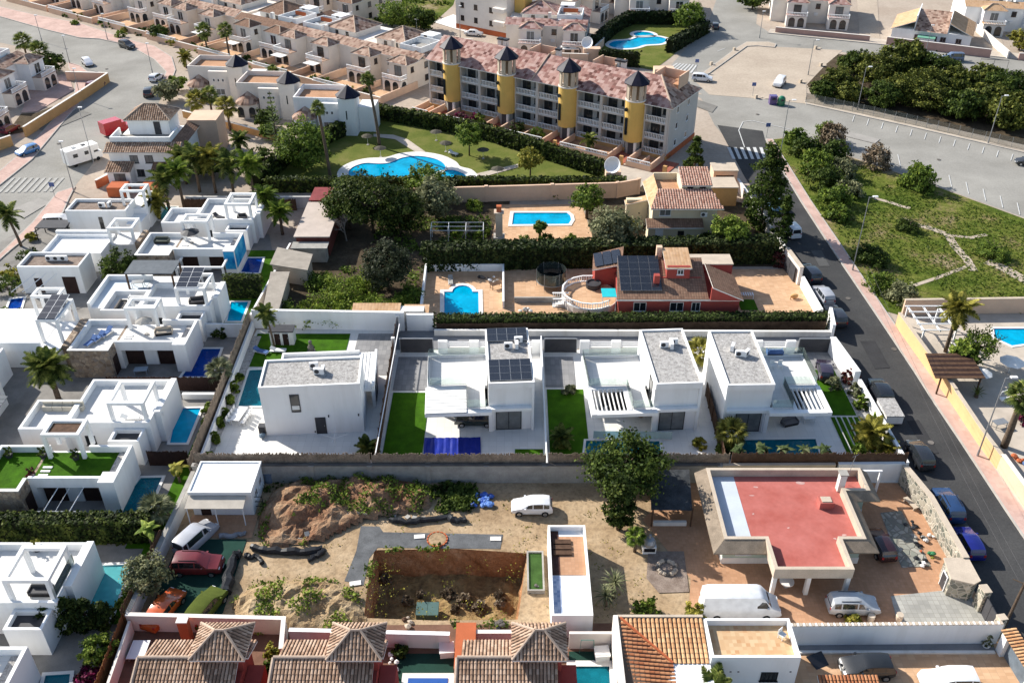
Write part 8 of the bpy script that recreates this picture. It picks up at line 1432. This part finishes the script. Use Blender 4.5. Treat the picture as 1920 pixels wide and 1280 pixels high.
tree(G(1292,58),'green tree in the corner of the hedged pool garden',3.6,6.0,LF_MID,121,0.5,clumps=80,per=40,leaf=0.42); part('gate_house',PEACH,None,(29.4,190.5,0,33.5,193,2.6),label='small peach gate house at the crossing',cat='gate house'); t=thing('satellite_dish','second white satellite dish behind the apartment block','satellite dish',G(1106,114)); part('pillar',PEACH,t,(-1.6,-1,0,2.2,1,2.8)); o=B().lathe([(0.02,0),(0.8,0.14),(1.3,0.5),(1.25,0.55),(0.7,0.2),(0.02,0.06)],n=18).obj('dish',WMET,t,(-0.6,0,3.8)); o.rotation_euler=(R(62),0,R(-25))
t=thing('van_awning','white tent roof before the pink tiled house','canopy',(10.6,206.2,0)); part('canopy',FABRIC,t,(0,0,2.0,4.2,2.6,2.2)); part('post',WMET,t,(0,0,0,0.1,0.1,2.0)); part('post',WMET,t,(4.1,0,0,4.2,0.1,2.0))
k=0
for(a,c,h,ln,kd,l,mt) in[(55,122,5.0,2.4,'fan','left of the twin palms at the street bend',LF_PALM),(84,135,4.2,2.6,'fan','right of the twin palms at the street bend',LF_PALM),(390,102,5.0,2.2,'fan','palm in the front gardens, left of two',LF_PALM),(430,105,5.5,2.2,'fan','palm in the front gardens, right of two',LF_PALM),(515,165,3.0,2.0,'fan','palm behind the middle navy cone',LF_PALM),(375,228,4.0,2.4,'fan','yellowed palm before the left cone house',LF_PALMY),(400,225,4.6,2.2,'fan','second palm before the left cone house',LF_PALM),(432,245,4.4,2.4,'fan','yellowed palm before the middle cone house',LF_PALMY),(455,305,4.0,2.0,'feather','dark palm on the pale court',LF_PALM),(350,128,2.4,2.0,'feather','yellow palm by the end of the pink pavement',LF_PALMY),(318,396,5.2,2.6,'feather','palm beside the small turquoise pool',LF_PALM),(345,388,5.6,2.6,'feather','second palm by the small turquoise pool',LF_LIGHT),(375,360,5.6,2.8,'feather','palm left of the white balcony',LF_PALM),(405,362,6.0,2.8,'feather','palm under the corner house balcony',LF_PALMY),(440,372,5.6,2.8,'feather','palm in the middle of the palm row',LF_PALM),(478,378,6.0,2.8,'feather','tall palm at the right of the palm row',LF_LIGHT),(300,412,3.0,2.2,'feather','reddish drooping palm by the turquoise pool',LF_PALMY),(505,420,4.4,2.4,'feather','palm over the rear left villas',LF_MID),(530,440,3.6,2.2,'feather','palm beside the white fence near the pink shed',LF_LIGHT),(350,345,4.5,2.6,'feather','dark palm below the corner house',LF_PALM),(1772,660,6.0,2.5,'feather','tall palm by the white pergola at the right',LF_PALMY),(1882,838,6.5,2.0,'fan','thick trunked palm at the right edge',LF_PALM)]:
 k+=1; palm(G(a,c),h,l,kd,ln,26 if kd=='fan' else 22,mt,seed=60+k,r=0.2 if a<1800 else 0.32,skirt=6 if kd=='fan' else 0)
for i,(a,c,r_,h_,m_,l) in enumerate([(318,190,2.6,3.4,LF_OLIVE,'grey olive tree at the corner of the curved street'),(105,138,2.6,3.6,LF_DARK,'dark tree right of the twin palms'),(335,170,1.8,2.2,LF_MID,'green bush by the grey olive tree'),(300,75,2.2,2.4,LF_DARK,'dark bush before the front gardens'),(535,175,2.6,3.4,LF_DARK,'dark tree behind the middle cone house'),(500,240,2.0,2.6,LF_DARK,'dark tree by the arches of the middle cone house'),(505,262,1.6,2.0,LF_MID,'green bush below the Norfolk pine'),(490,330,2.4,4.0,LF_DARK,'dark evergreen by the garden hedge'),(400,330,2.6,3.0,LF_DARK,'dark tree under the corner house palms'),(760,55,5.0,6.0,LF_MID,'large bush tree at the scrub field, left'),(735,50,4.0,5.0,LF_MID,'large bush tree at the scrub field, middle'),(790,58,3.6,4.4,LF_DARK,'large bush tree at the scrub field, right'),(1910,95,2.6,4.0,LF_YEL,'yellow green tree at the top right edge'),(1410,18,3.6,4.0,LF_DARK,'dark trees left of the two storey house'),(1825,685,2.2,4.4,LF_MID,'bushy tree by the right edge pool'),(1800,690,1.6,3.0,LF_LIGHT,'light green tree beside the brown slatted roof')]):tree(G(a,c),l,r_,h_,m_,130+i%5,0.7,clumps=60,per=40,leaf=0.34,proto=('town',m_.name,i%5))
t=thing('norfolk_pine','tiered Norfolk pine before the middle cone house','tree',G(520,275)); B().tube([(0,0,0),(0,0,10)],[0.16,0.04],6).obj('trunk',BARK,t); nb=B()
for k in range(11):
 for j in range(7):a=2*pi*j/7+k; l=2.4*(1-k/12); z=1.4+k*0.8; nb.add([(0,0,z),(l*0.7*math.cos(a)-0.25*math.sin(a),l*0.7*math.sin(a)+0.25*math.cos(a),z+0.1),(l*math.cos(a),l*math.sin(a),z+0.25),(l*0.7*math.cos(a)+0.25*math.sin(a),l*0.7*math.sin(a)-0.25*math.cos(a),z+0.1)],[(0,1,2,3)])
nb.obj('crown',LF_DARK,t)
k=0; PINE=dict(clumps=120,per=56,leaf=0.32,cr=0.16,gap=0.3); places=['at the left tip','behind the left tip','by the road lamp','at the far left edge','in the left middle','tallest at the back','front row left','behind the front row','centre front','centre back','right of centre','back row right','front row right','near the goal frame','right edge front','right edge back','deep in the middle','behind the lamp at the right']
for(a,c,r_,h_) in[(1540,185,2.6,4.0),(1570,168,3.2,5.0),(1590,190,3.0,4.2),(1600,140,3.6,6.0),(1640,160,4.6,8.5),(1690,150,4.8,9.5),(1650,200,3.6,6.0),(1690,195,4.2,7.5),(1740,208,4.2,6.5),(1745,160,4.4,8.0),(1790,185,4.4,7.0),(1770,145,3.2,4.6),(1800,222,3.8,6.0),(1840,165,3.6,5.4),(1890,238,4.4,7.0),(1880,190,4.6,7.4),(1730,185,4.2,7.5),(1850,215,4.2,6.6)]:tree(G(a,c),'pine tree in the grove, '+places[k],r_*0.95,h_*0.76,LF_PINE if k%3 else LF_DARK,150+k%4,0.35,'pine grove',name='pine_tree',trunk_r=0.2,proto=('pine',k%4,k%3==0),**{**PINE}); k+=1
where=['at the zebra end','by the lamp at the zebra','third along the pavement','fourth along the pavement','dark one by the pavement','behind the pavement row','grey twiggy one behind','bare brown one by the road','rounded one by the road','grey one near the parking lines','green one near the parking lines','low one on the slope','lowest along the pavement','by the tall lamp','above the orange wall','at the end of the orange wall','dark one in the green strip','right of the tall lamp']
for i,(a,c,r_,h_,m_) in enumerate([(1490,268,2.0,2.4,LF_MID),(1510,292,2.6,3.0,LF_DARK),(1530,322,3.0,3.4,LF_MID),(1545,350,2.8,3.0,LF_DARK),(1562,385,2.8,2.8,LF_MID),(1560,300,2.8,3.2,LF_DARK),(1575,330,2.6,2.6,LF_OLIVE),(1560,270,2.4,3.6,LF_DRY),(1545,260,1.8,3.0,LF_MID),(1640,312,2.6,3.6,LF_DRY),(1720,352,3.0,3.6,LF_MID),(1590,365,2.2,2.0,LF_OLIVE),(1570,410,2.0,2.0,LF_MID),(1632,490,2.4,2.0,LF_DARK),(1650,540,2.2,2.0,LF_MID),(1690,565,2.2,2.2,LF_OLIVE),(1700,430,1.8,1.2,LF_DARK),(1860,480,2.4,1.4,LF_MID)]):tree(G(a,c),'bush of the scrub field, '+where[i],r_,h_,m_,160,0.25,'scrub bushes','dome','bush','bush',0.07,('scrub',m_.name,i%3),clumps=60,per=44,leaf=0.3)
rg=random.Random(21); sf=[tuple(p[:2]) for p in px((1470,290),(1490,265),(1700,340),(1920,420),(2040,470),(2040,590),(1700,585),(1665,575),(1590,460))]
weeds('meadow_grass','uneven green meadow plants of the scrub field',grid_pts(sf,0.55,rg),leaf_mat('meadow_leaf',[(0.04,0.07,0.012),(0.10,0.15,0.02),(0.19,0.22,0.05)]),0.22,4,14,(0,0.22),thr=-0.3,s=0.12)
weeds('meadow_grass','green plants of the scrub field at the top edge',grid_pts([tuple(p[:2]) for p in px((600,8),(640,-20),(840,-20),(840,25),(800,50),(700,40))],0.9,rg),MATS['meadow_leaf'],0.6,5,15,(0,0.7),thr=-0.1,s=0.1)
wr=[G(1680,612),G(1744,702),G(1784,757),G(1833,832),G(1870,882),G(1925,960)]
wall('street_wall','long orange wall along the right pavement',[wr[0],wr[1],wr[2]],2.0,M('apricot_render',(0.66,0.44,0.22),0.9,0.08,0.6,0.06),0.3,SAND); wall('street_wall','apricot wall between the lamp and the corner pier',[wr[2],wr[3],wr[4]],1.9,MATS['apricot_render'],0.3,SAND); wall('street_wall','tile edged wall at the right edge',[wr[4],wr[5]],2.1,PEACH,0.3,CREAM2); wall('plot_wall','orange brown wall behind the right edge pool',[G(1690,590),G(1960,586)],2.2,PEACH,0.3,SAND)
t=thing('white_pergola','white timber pergola over a sitting place at the right','pergola',(*G(1722,655)[:2],0)); [part('beam',WMET,t,(i*1.9,0,2.5,i*1.9+0.16,5.6,2.66)) for i in range(3)]; [part('rafter',WMET,t,(-0.3,j*1.35,2.67,4.3,j*1.35+0.14,2.78)) for j in range(5)]; [part('post',WMET,t,(x,y,0,x+0.16,y+0.16,2.5)) for x in(0,3.8) for y in(0,5.4)]
p=G(1765,708,2.5); t=thing('slatted_roof','brown slatted terrace roof at the right','pergola',(p.x,p.y,0)); [part('slat',DBROWN if j%2 else BROWN,t,(-0.6+0.06*j,j*0.44,2.4,4.9+0.02*j,j*0.44+0.41,2.46)) for j in range(11)]; [part('post',BROWN,t,(x,0.1,0,x+0.15,0.25,2.4)) for x in(0,4.4)]
lounger(G(1800,655),0.5,'white lounger under the tall palm at the right'); parasol(G(1890,700),'white round canopy by the right edge pool',1.4,2.0); parasol(G(1835,720),'white half closed canopy below the brown slatted roof',1.1,1.9,open_=True); t=thing('swing_seat','white swing seat with arched frame at the right edge','swing seat',G(1885,755)); B().tube([(-1,0,0),(-0.8,0,1.5),(0,0,1.9),(0.8,0,1.5),(1,0,0)],0.05,5).obj('frame',WMET,t); part('seat',FABRIC,t,(-0.7,-0.3,0.45,0.7,0.3,0.6)); junk(G(1908,865),'blue cloth and red bucket by the right edge wall','cloth_heap',[BLUEF,TERRA],120,5,0.7); shrub(G(1918,790),0.9,1.2,'magenta flower bush at the right edge',LF_BOUG,99); table_set(G(1872,800),0.3,'glass table on the right edge patio',GREYM); palm(G(1830,745),0.4,'spiky agave on the shaded patio at the right','spike',1.2,30,LF_PALM,seed=98,name='agave',cat='agave',el=(5,80))
for i,(a,c,ty,arm,l) in enumerate([(175,304,202,0,'lamp beside the camper'),(131,120,78,0,'lamp at the left pavement corner'),(79,79,30,0,'lamp behind the twin palms'),(202,76,42,0,'lamp on the curved pink pavement'),(286,137,82,0,'lamp at the end of the curved pavement'),(152,186,130,0,'lamp by the orange corner wall'),(139,360,266,0,'lamp by the red brown stepped wall'),(1460,307,184,0.6,'lamp at the zebra of the side street'),(1598,508,362,0.6,'tall lamp on the scrub side pavement'),(1607,208,126,0.6,'lamp before the pine grove'),(1852,270,180,0.6,'lamp before the right end of the grove'),(1515,141,76,0.6,'lamp on the parking ground'),(1832,856,708,0.6,'lamp beside the apricot wall'),(1043,102,38,0.4,'lamp behind the apartment roof'),(1424,72,22,0,'lamp at the far junction'),(863,72,12,0,'lamp by the white yard at the top'),(1735,100,48,0,'lamp before the ochre roofed house')]):lamp(G(a,c),ty,'street '+l,arm)
CARSET=[(239,90,-38,'suv',(0.03,0.032,0.036),'black estate on the curved street','c1'),(165,122,-55,'hatch',(0.72,0.72,0.74),'white car by the left kerb of the curved street','c2'),(180,164,62,'hatch',(0.14,0.03,0.045),'dark red car at the pavement corner','c3'),(294,150,80,'hatch',(0.7,0.71,0.73),'white car before the olive tree','c4'),(281,178,100,'suv',(0.03,0.03,0.034),'black car half hidden by the olive tree','c5'),(53,288,-125,'hatch',(0.06,0.2,0.45),'blue hatchback on the left street','c6'),(888,67,-12,'sedan',(0.74,0.74,0.74),'white car on the sandy lane at the top','c7'),(908,58,-12,'suv',(0.025,0.028,0.03),'black car beside the white one at the top','c8'),(694,47,-20,'hatch',(0.6,0.5,0.1),'yellow car at the edge of the scrub','c9'),(1316,152,-14,'mpv',(0.74,0.74,0.75),'white estate behind the end of the apartment block','c10'),(1461,160,-118,'suv',(0.76,0.76,0.76),'white off roader on the parking ground','c11'),(1749,112,-95,'hatch',(0.3,0.31,0.32),'silver car behind the pine grove','c12'),(1785,114,175,'smallvan',(0.10,0.14,0.22),'blue grey van behind the pine grove','c13'),(1340,53,85,'hatch',(0.05,0.05,0.055),'dark car in the hedge shadow by the crossing','c14'),(1447,388,100,'suv',(0.16,0.3,0.42),'pale blue car beside the huge conifer','c15'),(1481,438,98,'smallvan',(0.74,0.74,0.74),'white van beside the slim cypress','c16'),(1517,520,98,'suv',(0.02,0.024,0.035),'dark car before the red villa gate','c17'),(1542,560,96,'mpv',(0.36,0.37,0.4),'grey car behind the dark one at the red villa','c18'),(1564,600,94,'suv',(0.03,0.032,0.04),'dark car at the end of the lane','c19'),(1648,742,90,'suv',(0.015,0.016,0.02),'black car beside the red leaved bush','c20'),(1722,860,90,'mpv',(0.02,0.022,0.026),'black car beside the big yellowish palm','c21'),(1774,955,90,'suv',(0.02,0.05,0.13),'dark blue estate with roof bars beside the stone wall','c22'),(1813,1025,90,'hatch',(0.01,0.015,0.16),'bright navy car beside the little stone shed','c23'),(1925,309,170,'hatch',(0.03,0.03,0.03),'black car at the right edge of the main road','c24'),(20,247,75,'hatch',(0.2,0.03,0.05),'red car behind the left orange wall','c25')]
for a,c,hd,kd,col,l,cn in CARSET:car(G(a,c),R(hd),kd,col,l,cn,roof_rails=cn in('c1','c22'))
t=thing('box_truck','red box truck on the left street','truck',G(220,250),R(48)); rp=paint('truck_red',(0.5,0.02,0.03)); part('box',rp,t,(-2.6,-1.05,0.5,0.8,1.05,2.7)); B().prism([(0.85,-0.95),(2.3,-0.95),(2.6,-0.7),(2.6,0.7),(2.3,0.95),(0.85,0.95)],0.45,1.3).prism([(0.85,-0.9),(1.6,-0.85),(1.6,0.85),(0.85,0.9)],1.3,2.05).obj('cab',rp,t); part('windscreen',DGLASS,t,(1.58,-0.75,1.35,1.66,0.75,1.95)); [link('wheel',CACHE['wheel'],t,(x,y,0.32)) for x in(-1.7,1.8) for y in(-0.9,0.9)]
t=thing('camper_van','white camper van parked beside the stepped wall','camper',G(158,304),R(48)); part('body',FABRIC,t,(-3.0,-1.1,0.5,1.6,1.1,2.9)); B().prism([(1.62,-1.05),(3.0,-0.95),(3.0,0.95),(1.62,1.05)],0.4,1.5).obj('cab',FABRIC,t); part('overcab',FABRIC,t,(1.62,-1.08,1.9,2.6,1.08,2.88)); part('windscreen',DGLASS,t,(1.62,-0.9,1.5,2.4,0.9,1.9)); part('side_window',DGLASS,t,(-2.0,-1.13,1.6,-1.2,-1.09,2.2)); part('side_window',DGLASS,t,(0.0,-1.13,1.6,0.7,-1.09,2.2)); part('roof_hatch',GREYM,t,(-1.5,-0.4,2.9,-0.9,0.3,3.0)); part('roof_hatch',DGREY,t,(0.2,-0.3,2.9,0.8,0.3,3.0)); [link('wheel',CACHE['wheel'],t,(x,y,0.32)) for x in(-1.9,2.1) for y in(-0.95,0.95)]
p=G(1668,790); t=thing('trailer','trailer with a pale pebble covered top in the street','trailer',(p.x,p.y+0.6,0)); part('cover',GRAVEL,t,(-0.95,-1.6,1.35,0.95,1.6,1.5)); part('box',WC,t,(-0.9,-1.55,0.45,0.9,1.55,1.34)); [link('wheel',CACHE['wheel'],t,(x,0,0.32)) for x in(-0.85,0.85)]
for i,(a,c,mt,l) in enumerate([(1448,195,paint('bin_purple',(0.09,0.05,0.2)),'purple recycling container on the kerb'),(1464,197,paint('bin_green',(0.01,0.16,0.07)),'green domed bottle bank on the kerb')]):
 t=thing('recycling_bin',l,'recycling bin',G(a,c)); (B().box(-0.7,-0.6,0,0.7,0.6,1.7) if i==0 else B().lathe([(0.75,0),(0.8,1.0),(0.7,1.45),(0.35,1.75),(0.03,1.8)],n=14)).obj('container',mt,t); part('lid',DGREY,t,(-0.3,-0.82,1.0,0.3,-0.6,1.3))
for i,(a,c,l) in enumerate([(104,372,'at the left zebra crossing'),(1411,180,'at the parking ground entrance'),(1305,135,'at the far zebra crossing'),(1437,258,'at the side street corner')]):p=G(a,c); t=thing('road_sign','small road sign '+l,'road sign',p); B().cyl(0,0,0,2.4,0.04,6).obj('post',GREYM,t); part('sign_plate',paint('sign_blue',(0.05,0.1,0.3)),t,(-0.4,-0.03,2.0,0.4,0.03,2.7))
for i,(a,c) in enumerate([(1422,184),(1505,155),(1543,124),(1533,92),(1381,95),(1338,122)]):B().box(-0.9,-0.35,0,0.9,0.35,0.12).box(-0.9,-0.3,0.12,-0.4,0.3,0.75).obj('stone_bench',SAND,None,G(a,c),0.4,label=['first','second','third','fourth','fifth','sixth'][i]+' small stone block around the parking ground',cat='stone block',group='stone blocks of the parking ground')
t=thing('goal_frame','rusty goal post frame behind the grove','frame',G(1834,132)); B().tube([(0,0,0),(0,0,2.4),(5.5,-1,2.4),(5.5,-1,0)],0.06,5).tube([(2.7,-0.5,0),(2.7,-0.5,2.4)],0.05,5).obj('posts',DGREY,t)
fp=[G(a,c) for a,c in((1512,196),(1600,214),(1700,236),(1800,259),(1925,287))]; t=thing('wire_fence','wire mesh fence along the pine grove','fence',fp[0])
for a,c in zip(fp,fp[1:]):
 n=5
 for i in range(n):q=a.lerp(c,i/n)-fp[0]; link('post',cached('wpost',lambda:B().cyl(0,0,0,2.0,0.04,5).mesh('post',GREYM)),t,(q.x,q.y+0.9,0))
strip([p-fp[0]+Vector((0,0.9,0)) for p in fp],0.006,0.05,1.95).obj('mesh_panel',glass_mat('wire_mesh',(0.72,0.72,0.72),0.97),t)
S('pink_yard',[(62,152),(128,138),(138,170),(70,210),(40,212)],Z4,PINKPAVE); S('dark_yard',[(40,214),(70,212),(100,200),(60,245),(10,255)],Z4,SOIL)
k=0
for j in range(6):
 for x,y,m_ in((-2.5,-6.5,LF_MID),(3.5,-7.0,LF_YEL),(8.5,-6.0,LF_DARK),(12.5,-6.8,LF_MID),(6.0,-10.5,LF_LIGHT)):
  p=Vector((-32.4,192.3,0))+rowd*(x-18.2*j)+rowy*(y+0.3*j); k+=1
  if k%4:shrub(p,1.0+0.3*(k%3),1.2+0.4*(k%2),['first','second','third','fourth','fifth','sixth'][j]+' town house garden from the apartments, '+['left','middle left','middle right','right','outer'][(k-1)%5]+' bush',m_,170+k%2,'town garden bushes')
